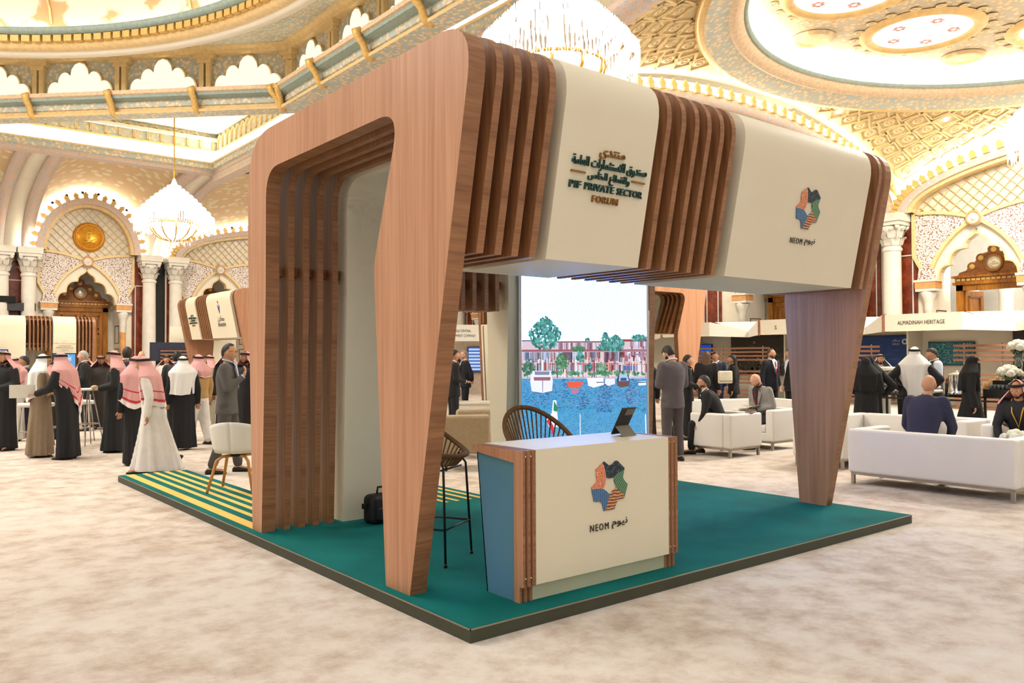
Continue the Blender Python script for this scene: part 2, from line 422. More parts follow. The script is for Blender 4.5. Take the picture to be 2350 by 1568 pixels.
# ---- ornamental door bays (local: x along wall, y into wall, z up; hall units)
OG = bez((0, 5.27), (-0.95, 4.78), (-1.2, 3.8), 10)
UP = bez((0, 5.27), (-0.8, 5.6), (-1.62, 5.58), 8)
SCAL = [(0, 5.0), (-0.05, 4.88), (-0.14, 4.80), (-0.24, 4.74), (-0.30, 4.64), (-0.31, 4.52)] + bez((-0.31, 4.52), (-0.70, 4.54), (-0.70, 4.10), 6)[1:] + bez((-0.70, 4.10), (-1.02, 4.10), (-0.99, 3.66), 6)[1:]
mir = lambda P: [(-x, z) for x, z in P]
def door_bay(n, loc, rz, label, open_door=False, trim_label=''):
    root = empty('trim_%d' % n, loc, rz, trim_label, None, None, 'structure'); root.scale = (HS,)*3
    for sgn in (1, -1):
        f = (lambda P: P) if sgn == 1 else mir
        poly = f(UP + [(-1.62, 4.4), (-1.33, 3.85), (-1.2, 3.8)] + OG[::-1][1:-1])
        MB().prism(poly, -0.06, 0.02, 'y').build('fretwork_spandrel', m_fret, root)
        mb = MB(); ribbon(mb, f(OG), 0.085, -0.13, 0.0); mb.build('arch_moulding', m_goldband, root)
        mb = MB(); ribbon(mb, f(UP + [(-1.62, 4.4), (-1.33, 3.85)]), 0.085, -0.12, 0.0); mb.build('spandrel_moulding', m_goldband, root)
        poly = f(OG + [(-1.25, 3.66)] + SCAL[::-1])
        MB().prism(poly, 0.0, 0.3, 'y').build('scalloped_arch', m_cream, root)
        mb = MB(); ribbon(mb, f(SCAL), 0.045, -0.02, 0.1); mb.build('scallop_edge', m_goldband, root)
        # colonnette
        c = empty('colonnette', (-1.28*sgn, 0.02, 0), 0, parent=root)
        T = Matrix.Translation((0, 0, 0))
        MB().lathe([(0.0, HF), (0.17, HF), (0.17, HF+0.1), (0.115, HF+0.2), (0.11, 2.62)], 14).build('shaft', m_orange, c)
        MB().lathe([(0.112, 2.62), (0.125, 2.66), (0.115, 2.86), (0.13, 2.9), (0.12, 3.0), (0.15, 3.16), (0.22, 3.36), (0.2, 3.4), (0.0, 3.4)], 14).build('capital', m_white, c)
        MB().box(-0.27, 0.27, -0.2, 0.2, 3.4, 3.48).box(-0.3, 0.3, -0.23, 0.2, 3.66, 3.72).build('impost', m_white, c)
        MB().box(-0.28, 0.28, -0.21, 0.2, 3.48, 3.66).build('impost_band', m_orange, c)
        MB().prism([(-0.22, 3.72)] + [(0.22*cos(a), 3.72+0.42*sin(a)**0.8) for a in [pi*(1-i/10) for i in range(1, 10)]] + [(0.22, 3.72)], -0.16, 0.0, 'y').build('impost_dome', m_fret, c)
    MB().lathe([(0, -0.02), (0.05, -0.02), (0.07, 0.03), (0.12, 0.04), (0.14, 0.0), (0.19, 0.0), (0.2, 0.06), (0.2, 0.14)], 18, M=Matrix.Translation((0, -0.2, 5.27)) @ Matrix.Rotation(-pi/2, 4, 'X')).build('keystone_boss', m_white, root)
    mb = MB(); mb.tube([(0.17*cos(a), -0.2, 5.27+0.17*sin(a)) for a in [i*pi/10 for i in range(20)]], 0.03, 6, closed=True); mb.build('boss_ring', m_orange, root)
    # niche
    MB().box(-1.3, -1.22, 0, 1.25, HF, 5.2).box(1.22, 1.3, 0, 1.25, HF, 5.2).box(-1.3, 1.3, 0, 1.25, 5.15, 5.25).build('niche_wall', m_cream2, root)
    mb = MB()
    for sgn in (-1, 1):
        for z0, z1 in ((2.2, 2.9), (1.2, 2.0)):
            x = sgn*1.215
            for a, b, c_, d in ((0.35, 0.95, z0, z0+0.02), (0.35, 0.95, z1-0.02, z1), (0.35, 0.37, z0, z1), (0.93, 0.95, z0, z1)):
                mb.box(min(x, x-sgn*0.012), max(x, x-sgn*0.012), a, b, c_, d)
    mb.build('panel_line', plain('dark_inlay', (70, 52, 40), 0.5, var=0), root)
    # the door itself
    D = empty('door_%d' % n, loc, rz, label, None, None, 'structure'); D.scale = (HS,)*3
    MB().box(-0.98, -0.80, 1.05, 1.22, HF, 3.6).box(0.80, 0.98, 1.05, 1.22, HF, 3.6).box(-0.98, 0.98, 1.05, 1.22, 3.44, 3.6).build('door_frame', m_doorwood, D)
    MB().box(-1.06, 1.06, 1.0, 1.22, 3.6, 3.68).box(-1.0, 1.0, 1.04, 1.22, 3.68, 3.8).box(-1.08, 1.08, 0.98, 1.22, 3.8, 3.86).build('cornice', m_doorwood, D)
    mb = MB()
    for i in range(15): mb.box(-0.95+i*0.13, -0.95+i*0.13+0.09, 1.025, 1.04, 3.71, 3.77)
    tag(mb.build('cornice_inlay', plain('door_inlay', (220, 180, 110), 0.4, var=0.05), D), kind='stuff')
    lob = [(-0.95, 3.86), (-0.9, 3.95), (-0.72, 4.0)]
    for cx, cz, r, a0, a1 in ((-0.56, 4.1, 0.13, 200, 60), (-0.33, 4.32, 0.13, 200, 70), (0, 4.53, 0.16, 200, -20), (0.33, 4.32, 0.13, 110, -20), (0.56, 4.1, 0.13, 120, -20)):
        lob += [(cx+r*cos(radians(a0+(a1-a0)*i/6)), cz+r*sin(radians(a0+(a1-a0)*i/6))) for i in range(7)]
    lob += [(0.72, 4.0), (0.9, 3.95), (0.95, 3.86)]
    P = MB().prism(lob, 1.08, 1.2, 'y').build('pediment', wood('carved_pediment_wood', (104, 58, 20), (146, 88, 36), (170, 108, 48), 0, 0.5, 6, 30), D)
    for cx, cz in ((-0.56, 4.1), (-0.33, 4.32), (0, 4.53), (0.33, 4.32), (0.56, 4.1)):
        MB().lathe([(0, 0.03), (0.05, 0.03), (0.075, 0.0)], 12, M=Matrix.Translation((cx, 1.08, cz)) @ Matrix.Rotation(pi/2, 4, 'X')).build('rosette', m_gold, P)
    MB().lathe([(0, 0.03), (0.2, 0.03), (0.2, 0.0)], 24, M=Matrix.Translation((0, 1.06, 4.16)) @ Matrix.Rotation(pi/2, 4, 'X')).build('round_mirror', plain('mirror_glass', (236, 226, 205), 0.12, 0.6, var=0.0), P)
    mb = MB(); mb.tube([(0.22*cos(a), 1.05, 4.16+0.22*sin(a)) for a in [i*pi/12 for i in range(24)]], 0.03, 6, closed=True); mb.build('mirror_ring', m_doorwood, P)
    for sgn in (-1, 1):
        L = empty('door_leaf', (0.8*sgn, 1.15, 0), (radians(-78)*sgn if open_door else 0), parent=D)
        w = -0.8*sgn; x0, x1 = min(0, w), max(0, w)
        lf = MB().box(x0+0.005, x1-0.005, -0.04, 0.04, HF, 3.44).build('leaf_board', m_doorwood, L)
        for z0, z1 in ((2.75, 3.3), (1.5, 2.6), (HF+0.12, 1.35)):
            mb = MB(); a, b = x0+0.13, x1-0.13
            mb.box(a, b, -0.06, -0.04, z0, z0+0.05).box(a, b, -0.06, -0.04, z1-0.05, z1).box(a, a+0.05, -0.06, -0.04, z0, z1).box(b-0.05, b, -0.06, -0.04, z0, z1)
            mb.build('raised_panel', wood('door_panel_wood', (112, 62, 14), (150, 92, 26), (182, 120, 40), 0, 0.35, 2, 20), L)
        MB().box(x0+(0.06 if sgn > 0 else 0.66), x0+(0.14 if sgn > 0 else 0.74), -0.09, -0.04, 1.5, 1.85).build('handle', m_gold, L)
    return root

# ---- walls (with the openings of the niches)
def wall_with_openings(name, along, label, s0, s1, openings):
    root = hall_empty(name, label); mb = MB()
    def seg(a, b, z0, z1):
        if along == 'x': mb.box(a, b, YF, YF+0.25, z0, z1)
        else: mb.box(XR, XR+0.25, a, b, z0, z1)
    cur = s0
    for c in sorted(openings):
        seg(cur, c-1.26, HF, 9.6); seg(c-1.26, c+1.26, 5.2, 9.6); cur = c+1.26
    seg(cur, s1, HF, 9.6)
    mb.build('wall_face', m_cream2, root); return root
far_doors = [4.16, 9.15, 13.9]
right_doors = [5.4, 11.5, 26.4]
WF = wall_with_openings('wall_far', 'x', 'cream marble far wall behind the crowd at left', -18, 20.75, far_doors)
WR = wall_with_openings('wall_right', 'y', 'cream marble side wall behind the coffee stalls', -12, 30.4, right_doors)
def hw(x, y, z=HF*0): return (CAM.x+(x-CAM.x)*HS, CAM.y+(y-CAM.y)*HS, CAM.z+(z-CAM.z)*HS)
hz0 = CAM.z*(1-HS)
k = 0
for c, lab in zip(far_doors, ('carved wooden double door under a round mirror, below the gold medallion', 'carved double door in the far wall behind the left background booth', 'carved double door in the far wall hidden behind the booth frame')):
    k += 1; p = hw(c, YF); door_bay(k, (p[0], p[1], hz0), 0, lab, False, ['scalloped arch with fretwork spandrels around the door below the gold medallion', 'scalloped arch with fretwork spandrels right of the hanging chandelier', 'scalloped arch far behind the booth frame'][k-1])
for c, lab in zip(right_doors, ('carved wooden double door standing open at the right edge', 'carved wooden door seen under the booth canopy beside twin colonnettes', 'carved wooden door in the far right corner')):
    k += 1; p = hw(XR, c); door_bay(k, (p[0], p[1], hz0), -pi/2, lab, k == 4, ['scalloped arch with fretwork spandrels above the coffee bar', 'scalloped arch seen under the booth canopy', 'scalloped arch in the far right corner'][k-4])
# rooms behind the doors
RB = hall_empty('wall_beyond', 'pale wall of the bright room beyond the open door')
MB().box(28.0, 28.2, -6, 12, HF, 8).build('wall_face', plain('beyond_wall', (244, 238, 226), 0.6, var=0.03), RB)
for i, y in enumerate((4.7, 5.8, 6.9, 8.0, 9.1)):
    tag(MB().lathe([(0, HF), (0.3, HF), (0.28, HF+0.3), (0.24, HF+0.4), (0.22, 3.6), (0.34, 4.1), (0.36, 4.2)], 14, M=Matrix.Translation((26.5, y, 0))).build('pillar', m_white, RB))
NB = hall_empty('wall_behind_doors', 'wall closing the niches behind the far doors')
MB().box(-2, 20.75, YF+1.28, YF+1.4, HF, 6).box(XR+1.28, XR+1.4, 9.5, 13.5, HF, 6).box(XR+1.28, XR+1.4, 24.5, 28.5, HF, 6).build('wall_face', m_cream2, NB)
d_ = bpy.data.lights.new('anteroom_lamp', 'POINT'); d_.energy = 1100; d_.color = (1, 0.93, 0.82); d_.shadow_soft_size = 1.0
o_ = bpy.data.objects.new('anteroom_lamp', d_); COL.objects.link(o_); o_.location = hw(24.4, 5.0, 4.6)

# ---- columns
def capital_mesh():
    mb = MB()
    mb.lathe([(0.24, 4.55), (0.27, 4.58), (0.27, 4.64), (0.235, 4.68), (0.25, 4.9), (0.3, 5.1), (0.36, 5.25), (0.0, 5.26)], 18)
    for row, (z, r, n, h) in enumerate(((4.72, 0.25, 8, 0.22), (4.92, 0.27, 8, 0.24))):
        for i in range(n):
            a = 2*pi*(i+0.5*row)/n; R_ = Matrix.Rotation(a, 4, 'Z')
            w = 0.1
            mb.add([(r, -w, z), (r, w, z), (r+0.05, w*1.1, z+h*0.7), (r+0.05, -w*1.1, z+h*0.7), (r+0.14, w*0.5, z+h), (r+0.14, -w*0.5, z+h), (r+0.15, 0, z+h*0.82)],
                   [(0, 1, 2, 3), (3, 2, 4, 5), (5, 4, 6)], 0, True, R_)
    for i in range(4):
        a = pi/4+i*pi/2; mb.ball((0.4*cos(a), 0.4*sin(a), 5.24), (0.075, 0.075, 0.09), 8, 6)
    mb.box(-0.36, 0.36, -0.36, 0.36, 5.27, 5.38).box(-0.4, 0.4, -0.4, 0.4, 5.38, 5.6)
    return mb.mesh('capital', m_white)
ME_CAP = capital_mesh()
ME_SHAFT = MB().lathe([(0, HF), (0.36, HF), (0.36, HF+0.12), (0.3, HF+0.18), (0.32, HF+0.26), (0.255, HF+0.36), (0.25, 2.0), (0.235, 4.55)], 20).mesh('shaft', m_white)
def column(x, y, label):
    p = hw(x, y); r = empty('column', (p[0], p[1], hz0), 0, label, 'column', 'marble columns along the hall walls'); r.scale = (HS,)*3
    obj_from('shaft', ME_SHAFT, r); obj_from('capital', ME_CAP, r)
for x, lab in ((1.35, 'white marble column at the left edge of the picture'), (2.2, 'white marble column left of the gold medallion arch'), (6.3, 'white marble column right of the gold medallion arch'), (7.3, 'white marble column under the left chandelier, next to the dark gap')):
    column(x, YF-0.35, lab)
for y, lab in ((7.5, 'tall white marble column beside the open door at right'), (8.55, 'white marble column half hidden by the right booth leg'), (14.7, 'white marble column hidden behind the canopy'), (28.7, 'white marble column seen through the booth near the far corner')):
    column(XR-0.35, y, lab)
# ---- red marble pilaster strips with white line frames
PS = 0
def pilaster(x0, x1, on, side):
    global PS; PS += 1
    r = hall_empty('trim_%d' % (20+PS), side)
    mb = MB(); fr = MB()
    def put(m, a, b, d0, d1, z0, z1):
        if on == 'far': m.box(a, b, YF-d1, YF-d0, z0, z1)
        else: m.box(XR-d1, XR-d0, a, b, z0, z1)
    put(mb, x0, x1, 0, 0.05, HF, 5.55)
    for a, b, z0, z1 in ((x0+0.1, x0+0.13, 1, 4.45), (x1-0.13, x1-0.1, 1, 4.45), (x0+0.1, x1-0.1, 4.43, 4.46)): put(fr, a, b, 0.05, 0.07, z0, z1)
    mb.build('marble_slab', m_redm, r); fr.build('inlay_frame', m_white, r)
for a, b, lab in ((1.45, 2.15, 'red marble strip between the columns at the left edge'), (5.75, 6.45, 'red marble strip right of the medallion door'), (7.05, 7.75, 'red marble strip right of the dark gap')): pilaster(a, b, 'far', lab)
for a, b, lab in ((6.95, 7.6, 'red marble strip left of the open door arch'), (8.0, 8.6, 'red marble strip left of the tall column at right'), (13.6, 14.3, 'red marble strip seen under the canopy'), (27.9, 28.6, 'red marble strip near the far corner seen through the booth')): pilaster(a, b, 'right', lab)
tag(MB().box(6.62, 6.98, YF-0.03, YF+0.01, HF, 5.6).build('trim_40', m_black, None), 'flat black strip standing for the dark gap between the two columns under the chandelier', kind='structure')  # no real opening: the gap's darkness is painted as a black strip
o_ = bpy.data.objects['trim_40']; o_.location = (CAM.x*(1-HS), CAM.y*(1-HS), hz0); o_.scale = (HS,)*3
# emergency sign and small wall plates
# ---- arched lunettes over the bays: lattice, mouldings, crenellated edge
def lunette(n, on, c, half, label, emblem=False, rise=None, medallions=()):
    rise = rise or (CROWN-SPR)
    r = hall_empty('trim_%d' % n, label)
    def W_(p, d): return (p[0], YF-d, p[1]) if on == 'far' else (XR-d, p[0], p[1])
    E_ = lambda k_, a: (c+half*k_*cos(a), SPR+(rise+half*(k_-1))*sin(a))
    class WMB(MB):
        pass
    N = 40
    def band(name, k0, k1, d0, d1, mat):
        mb = MB(); A = [E_(k0, pi*i/N) for i in range(N+1)]; B = [E_(k1, pi*i/N) for i in range(N+1)]
        vs = [W_(p, d1) for p in A]+[W_(p, d1) for p in B]+[W_(p, d0) for p in A]+[W_(p, d0) for p in B]; n_ = N+1; fs = []
        for i in range(N): fs += [(i, i+1, n_+i+1, n_+i), (i, 2*n_+i, 2*n_+i+1, i+1), (n_+i, n_+i+1, 3*n_+i+1, 3*n_+i)]
        mb.add(vs, fs); return mb.build(name, mat, r)
    w = 0.12/half
    band('gold_band', 1-w, 1, 0.0, 0.34, m_goldband)
    band('arabesque_band', 1, 1+1.9*w, 0.0, 0.42, m_blueband)
    # crenellated crest: every tooth its own piece
    mb0 = MB(); mb0.prism([(-0.09, 0), (0.09, 0), (0.075, 0.07), (0.1, 0.12), (0.0, 0.24), (-0.1, 0.12), (-0.075, 0.07)], 0, 0.07, 'y'); me = mb0.mesh('crest_tooth', m_gold)
    L = pi*sqrt((half**2+rise**2)/2); cnt = int(L/0.3)
    for i in range(cnt+1):
        a = pi*(i+0.5)/(cnt+1); p = E_(1+1.9*w, a); q = E_(1+1.9*w, a+0.01); ang = atan2(q[1]-p[1], q[0]-p[0])
        o = obj_from('crest_tooth', me, r)
        if on == 'far': o.matrix_local = Matrix.Translation(W_(p, 0.40)) @ Matrix.Rotation(-(ang-pi), 4, 'Y')
        else: o.matrix_local = Matrix.Translation(W_(p, 0.40)) @ Matrix.Rotation(pi/2, 4, 'Z') @ Matrix.Rotation(-(ang-pi), 4, 'Y')
    # glowing cove behind the crest
    band('cove_tube', 1+1.95*w, 1+1.95*w+0.12/half, 0.06, 0.26, m_cove)
    # lattice bars clipped to the lunette
    mb = MB(); st = 0.30; hh = rise+0.2
    def inside(x, z):
        if z < SPR-0.02:
            # below the springing the lattice runs down between the spandrel mouldings
            return any(abs(x-dc) < 1.55 and z > 5.30+0.30*min(1, abs(x-dc)/1.2) for dc in doors)
        return ((x-c)/(half*(1-w)))**2+((z-SPR)/(rise-half*w))**2 < 1
    doors = [d for d in (far_doors if on == 'far' else right_doors) if abs(d-c) < half+0.3]
    for sgn in (1, -1):
        j = -int((half+3)/st)
        while j*st < half+3:
            x0 = c+j*st; run = None; prev = None
            for i in range(70):
                z = 5.25+i*0.045; x = x0+sgn*(z-5.25)*1.0
                if inside(x, z):
                    if run is None: run = (x, z)
                    prev = (x, z)
                elif run is not None:
                    if prev != run:
                        a, b = run, prev; nx = 0.012; pts = [(a[0]-nx, a[1]), (a[0]+nx, a[1]), (b[0]+nx, b[1]), (b[0]-nx, b[1])]
                        mb.add([W_(p, 0.05) for p in pts]+[W_(p, 0.0) for p in pts], [(0, 1, 2, 3), (0, 4, 5, 1), (1, 5, 6, 2), (2, 6, 7, 3), (3, 7, 4, 0)])
                    run = None
            j += 1
    tag(mb.build('lattice_bars', m_goldband, r), kind='stuff')
    if emblem:
        base = W_((c+0.02, 6.2), 0.03)
        md = empty('medallion', base, 0, parent=r)
        RX = Matrix.Rotation(pi/2, 4, 'X')
        MB().lathe([(0, 0.08), (0.40, 0.08), (0.42, 0.1), (0.5, 0.12), (0.55, 0.06), (0.56, 0.0)], 32, M=RX).build('disc', plain('medallion_gold', (214, 150, 30), 0.3, 0.5, var=0.15, scale=10), md)
        mb = MB(); mb.tube([(0.46*cos(a), -0.12, 0.46*sin(a)) for a in [i*pi/16 for i in range(32)]], 0.035, 6, closed=True); mb.build('rim', plain('medallion_rim', (226, 150, 60), 0.4, 0.2), md)
        gl = plain('emblem_gold', (244, 204, 96), 0.3, 0.4, var=0.05)
        mb = MB(); mb.tube([(0, -0.1, -0.06), (0, -0.1, 0.14)], 0.02, 6)
        for i in range(7):
            a = pi*(0.05+0.9*i/6); mb.tube([(0, -0.1, 0.14), (0.09*cos(a), -0.11, 0.16+0.07*sin(a)), (0.17*cos(a), -0.1, 0.12+0.06*sin(a))], [0.016, 0.013, 0.004], 5)
        mb.build('palm_relief', gl, md)
        for s_ in (-1, 1):
            mb = MB(); mb.tube([(s_*0.2, -0.1, -0.24), (s_*0.08, -0.11, -0.2), (-s_*0.08, -0.11, -0.12), (-s_*0.2, -0.1, -0.06)], [0.012, 0.02, 0.02, 0.006], 6); mb.build('sword_relief', gl, md)
    for (s_, z_) in medallions:
        M_ = Matrix.Translation(W_((s_, z_), 0.06)) @ (Matrix.Rotation(pi/2, 4, 'X') if on == 'far' else Matrix.Rotation(-pi/2, 4, 'Y'))
        MB().lathe([(0, 0.05), (0.16, 0.05), (0.2, 0.02), (0.24, 0.06), (0.28, 0.0)], 20, M=M_).build('small_medallion', m_gold, r)
    # spot lamps along the cove
    for i in range(6):
        a = pi*(0.28+0.44*i/5); p = E_(1+3.6*w, a)
        MB().ball(W_(p, 0.36), 0.055, 8, 6).build('cove_spot', m_black, r)
    return r
lunette(41, 'far', 4.2, 1.55, 'round lattice lunette with the gold medallion over the left door', True, rise=1.80)
lunette(42, 'far', 13.9, 6.4, 'wide lattice lunette right of the left chandelier', rise=1.42, medallions=((11.4, 5.0),))
lunette(43, 'right', 0.65, 6.42, 'wide lattice lunette over the open door at right', rise=1.42, medallions=((3.75, 5.15),))
lunette(44, 'right', 11.5, 2.6, 'lattice lunette hidden behind the canopy')

# ---- ceiling
CE = hall_empty('ceiling', 'richly ornamented cream and gold ceiling with domes, vaults and light coves')
def sail(name, x0, x1, y0, y1, yc, ry, a, b, top, mat, hole=None, nu=28, nv=20, parent=CE):
    xc, rx = (x0+x1)/2, (x1-x0)/2; mb = MB(); P = {}
    idx = {}; vs = []; fs = []
    def z(x, y): 
        q = 1-a*((x-xc)/rx)**2-b*((y-yc)/ry)**2
        return SPR+top*sqrt(max(q, 0))
    if hole is None:
        mb.grid(lambda u, v: (x0+(x1-x0)*u, y0+(y1-y0)*v, z(x0+(x1-x0)*u, y0+(y1-y0)*v)), nu, nv)
    else:
        # from the round hole out to the square edge
        def f(u, v):
            an = 2*pi*u; ca, sa = cos(an), sin(an); rs = min(rx/abs(ca) if abs(ca) > 1e-6 else 99, ry/abs(sa) if abs(sa) > 1e-6 else 99)
            r_ = hole+(rs-hole)*v; x, y = xc+r_*ca, yc+r_*sa; return (x, y, z(x, y))
        mb.grid(f, 96, 8)
    mb.build(name, mat, parent); return z
m_vaultplain = plain('vault_plaster', (240, 220, 176), 0.7, var=0.05, scale=3)
zA = sail('aisle_vault', 2.2, 6.3, 24.7, 30.4, 24.2, 6.2, 0.47, 0.515, 3.3, m_vault)
sail('aisle_vault', 7.3, 20.5, 24.7, 30.4, 24.2, 6.2, 0.36, 0.64, 3.0, m_vault)
sail('aisle_vault', -12.0, 1.3, 24.7, 30.4, 24.2, 6.2, 0.36, 0.64, 3.0, m_vault)
zB = sail('bay_vault', 6.8, 20.5, -6.2, 7.5, 0.65, 6.85, 0.5, 0.5, 3.1, m_vaultplain, hole=6.35)
# coffers on the pendentives, each its own piece
mb0 = MB(); mb0.lathe([(0.0, 0.05), (0.05, 0.05), (0.07, 0.02), (0.12, 0.03), (0.14, 0.055), (0.18, 0.055), (0.2, 0.02), (0.26, 0.02)], 14)
me_ros = mb0.mesh('coffer_rosette', plain('rosette_gold', (240, 212, 160), 0.5, 0.05, var=0.12, scale=16))
mb0 = MB(); a = 0.37
for x0, x1, y0, y1 in ((-a, a, -a, -a+0.07), (-a, a, a-0.07, a), (-a, -a+0.07, -a, a), (a-0.07, a, -a, a)): mb0.box(x0, x1, y0, y1, 0, 0.06)
me_cof = mb0.mesh('coffer_frame', plain('coffer_frame_gold', (242, 210, 150), 0.5, 0.05, var=0.1, scale=10))
me_dl = MB().lathe([(0, 0.03), (0.1, 0.03), (0.12, 0.0)], 14).mesh('downlight', m_down)
mb0 = MB()
for j_ in range(6): mb0.ball((0.09*cos(j_*pi/3), 0.09*sin(j_*pi/3), 0.0), (0.05, 0.05, 0.006), 8, 4)
me_flw = mb0.mesh('painted_flower', plain('flower_pink', (236, 170, 160), 0.6, var=0.1))
i_ = 0
for gx in range(28):
    for gy in range(28):
        x, y = 7.0+gx*0.5, -6.0+gy*0.5; d = hypot(x-13.65, y-0.65)
        if d < 6.72 or x > 20.3 or y > 7.2 or y < 1.0: continue
        e = 0.02; n_ = Vector((zB(x+e, y)-zB(x-e, y), zB(x, y+e)-zB(x, y-e), -2*e)).normalized()
        q = Vector((0, 0, 1)).rotation_difference(n_).to_matrix().to_4x4()
        M_ = Matrix.Translation((x, y, zB(x, y))) @ q @ Matrix.Diagonal((0.67, 0.67, 0.8, 1))
        o = obj_from('coffer_frame', me_cof, CE); o.matrix_local = M_
        i_ += 1
        o = obj_from('downlight' if i_ % 13 == 3 else 'coffer_rosette', me_dl if i_ % 13 == 3 else me_ros, CE); o.matrix_local = M_
# round ring of the aisle bay and its recess
C2 = Matrix.Translation((13.65, 0.65, 0))
def ring(name, prof, mat, C=C2, n=96): return MB().lathe(prof, n, M=C).build(name, mat, CE)
ring('ring_rope', [(6.66, 7.86), (6.72, 7.76), (6.64, 7.70), (6.5, 7.74)], m_gold)
ring('ring_band', [(6.55, 7.72), (6.45, 7.75), (6.1, 7.88)], m_arab)
ring('ring_band', [(6.1, 7.88), (6.02, 7.86), (5.84, 7.98), (5.82, 8.04)], plain('rose_moulding', (236, 206, 170), 0.6, var=0.15, scale=14))
ring('ring_edge', [(5.82, 8.04), (5.78, 8.02), (5.74, 8.1)], m_teal)
ring('cove_tube', [(5.95, 8.16), (6.2, 8.18)], m_cove)
ring('recess_cove', [(6.3, 8.1), (6.3, 8.3), (6.2, 8.55), (6.0, 8.62)], m_cream)
m_rec = patterned('recess_relief', (240, 222, 190), (222, 190, 142), 7.0, 0.62, (206, 196, 176))
ring('recess_ceiling', [(6.0, 8.62), (0.0, 8.66)], m_rec)
# laylights and rosettes in the recess ceiling
for i in range(8):
    a = pi/8+i*pi/4; cx, cy = 13.65+4.0*cos(a), 0.65+4.0*sin(a); T_ = Matrix.Translation((cx, cy, 8.62))
    MB().lathe([(0, -0.02), (0.98, 0.0)], 32, M=T_).build('laylight', m_laylight, CE)
    MB().lathe([(0.98, 0.0), (1.0, -0.05), (1.08, -0.08), (1.14, -0.08), (1.2, -0.05), (1.26, 0.0)], 32, M=T_).build('laylight_ring', plain('laylight_ring_gold', (232, 194, 130), 0.5, 0.1, var=0.1), CE)
    for j in range(18):
        b = 2*pi*j/18; obj_from('ring_leaf', me_ros, CE, (cx+1.34*cos(b), cy+1.34*sin(b), 8.615), (pi, 0, 0), 0.42)
    for j in range(5):
        b = 2*pi*j/5+0.3; obj_from('painted_flower', me_flw, CE, (cx+0.62*cos(b), cy+0.62*sin(b), 8.593), (pi, 0, b), 1.0)
    a = i*pi/4; T_ = Matrix.Translation((13.65+5.35*cos(a), 0.65+5.35*sin(a), 8.61))
    MB().lathe([(0, 0.0), (0.16, -0.05), (0.32, -0.02), (0.36, -0.07), (0.44, -0.06), (0.48, 0.0)], 24, M=T_).build('ceiling_rosette', m_vault, CE)
    a = pi/8+i*pi/4; 
    for q in (-0.14, 0.14): obj_from('downlight', me_dl, CE, (13.65+5.55*cos(a+q), 0.65+5.55*sin(a+q), 8.6), (pi, 0, 0), 0.7)
MB().lathe([(0, 8.62), (1.7, 8.62)], 40, M=C2).build('laylight', m_laylight, CE)
MB().lathe([(1.7, 8.62), (1.72, 8.56), (1.85, 8.54), (1.95, 8.6)], 40, M=C2).build('laylight_ring', m_goldband, CE)

# transverse arches between the bays (soffit + both edges)
def arch_band(name, axis, s0, s1, c, half, rise, off, mat, a0=0.0, a1=pi, depth=0.22, z0=SPR):
    mb = MB(); N = 36
    def pt(s, a, k): 
        p, z = c+half*cos(a)*1.0, z0+(rise-k)*sin(a)
        return (s, p, z) if axis == 'x' else (p, s, z)
    vs = []
    for i in range(N+1):
        a = a0+(a1-a0)*i/N
        vs += [pt(s0, a, off), pt(s1, a, off), pt(s1, a, off-depth), pt(s0, a, off-depth)]
    fs = []
    for i in range(N):
        b = i*4
        for j in range(4): fs.append((b+j, b+(j+1) % 4, b+4+(j+1) % 4, b+4+j))
    mb.add(vs, fs, 0, True); return mb.build(name, mat, CE)
for xs in ((1.1, 1.45), (2.0, 2.4)): arch_band('transverse_arch', 'x', xs[0], xs[1], 24.2, 6.2, 2.4, 0.12, m_blueband, 0, pi/2)
for xs in ((6.1, 6.5), (7.1, 7.5)): arch_band('transverse_arch', 'x', xs[0], xs[1], 24.2, 6.2, 2.4, 0.12, m_blueband, 0, pi/2)
for xs in ((1.45, 2.0), (6.5, 7.1)): arch_band('arch_soffit', 'x', xs[0], xs[1], 24.2, 6.2, 2.4, 0.04, m_cream, 0, pi/2)
arch_band('transverse_arch', 'y', 7.45, 7.85, 13.65, 6.85, 1.80, 0.16, m_blueband)
arch_band('transverse_arch', 'y', 8.3, 8.7, 13.65, 6.85, 1.80, 0.16, m_blueband)
arch_band('arch_soffit', 'y', 7.85, 8.3, 13.65, 6.85, 1.80, 0.08, m_cream)
arch_band('longitudinal_arch', 'x', 6.4, 6.9, 0.65, 6.85, 1.95, 0.16, m_blueband)
# crest and glowing cove above the transverse arch, towards the bay
me_t = MB().prism([(-0.09, 0), (0.09, 0), (0.075, 0.07), (0.1, 0.12), (0.0, 0.24), (-0.1, 0.12), (-0.075, 0.07)], 0, 0.07, 'y').mesh('crest_tooth', m_gold)
for i in range(52):
    a = pi*(i+0.5)/52; x, z = 13.65+6.85*cos(a), SPR+1.80*sin(a); tx, tz = -6.85*sin(a), 1.80*cos(a); ang = atan2(tz, tx)
    o = obj_from('crest_tooth', me_t, CE); o.matrix_local = Matrix.Translation((x, 7.36, z)) @ Matrix.Rotation(-(ang-pi), 4, 'Y')
mb = MB(); N = 40
A = [(13.65+6.85*cos(pi*i/N), SPR+1.80*sin(pi*i/N)+0.05) for i in range(N+1)]
mb.add([(p[0], 7.5, p[1]) for p in A]+[(p[0], 7.5, p[1]+0.2) for p in A], [(i, i+1, N+2+i, N+1+i) for i in range(N)]); mb.build('cove_tube', m_cove, CE)
# upper closing slab over the side bays
MB().box(6.8, 20.7, -8, 30.6, 9.5, 9.6).build('slab', m_cream, CE)
MB().box(-14, 7.3, 24.2, 30.6, 9.0, 9.1).build('slab', m_cream, CE)
MB().box(6.8, 7.2, 7.9, 24.5, 7.62, 7.87).build('beam', m_blueband, CE)

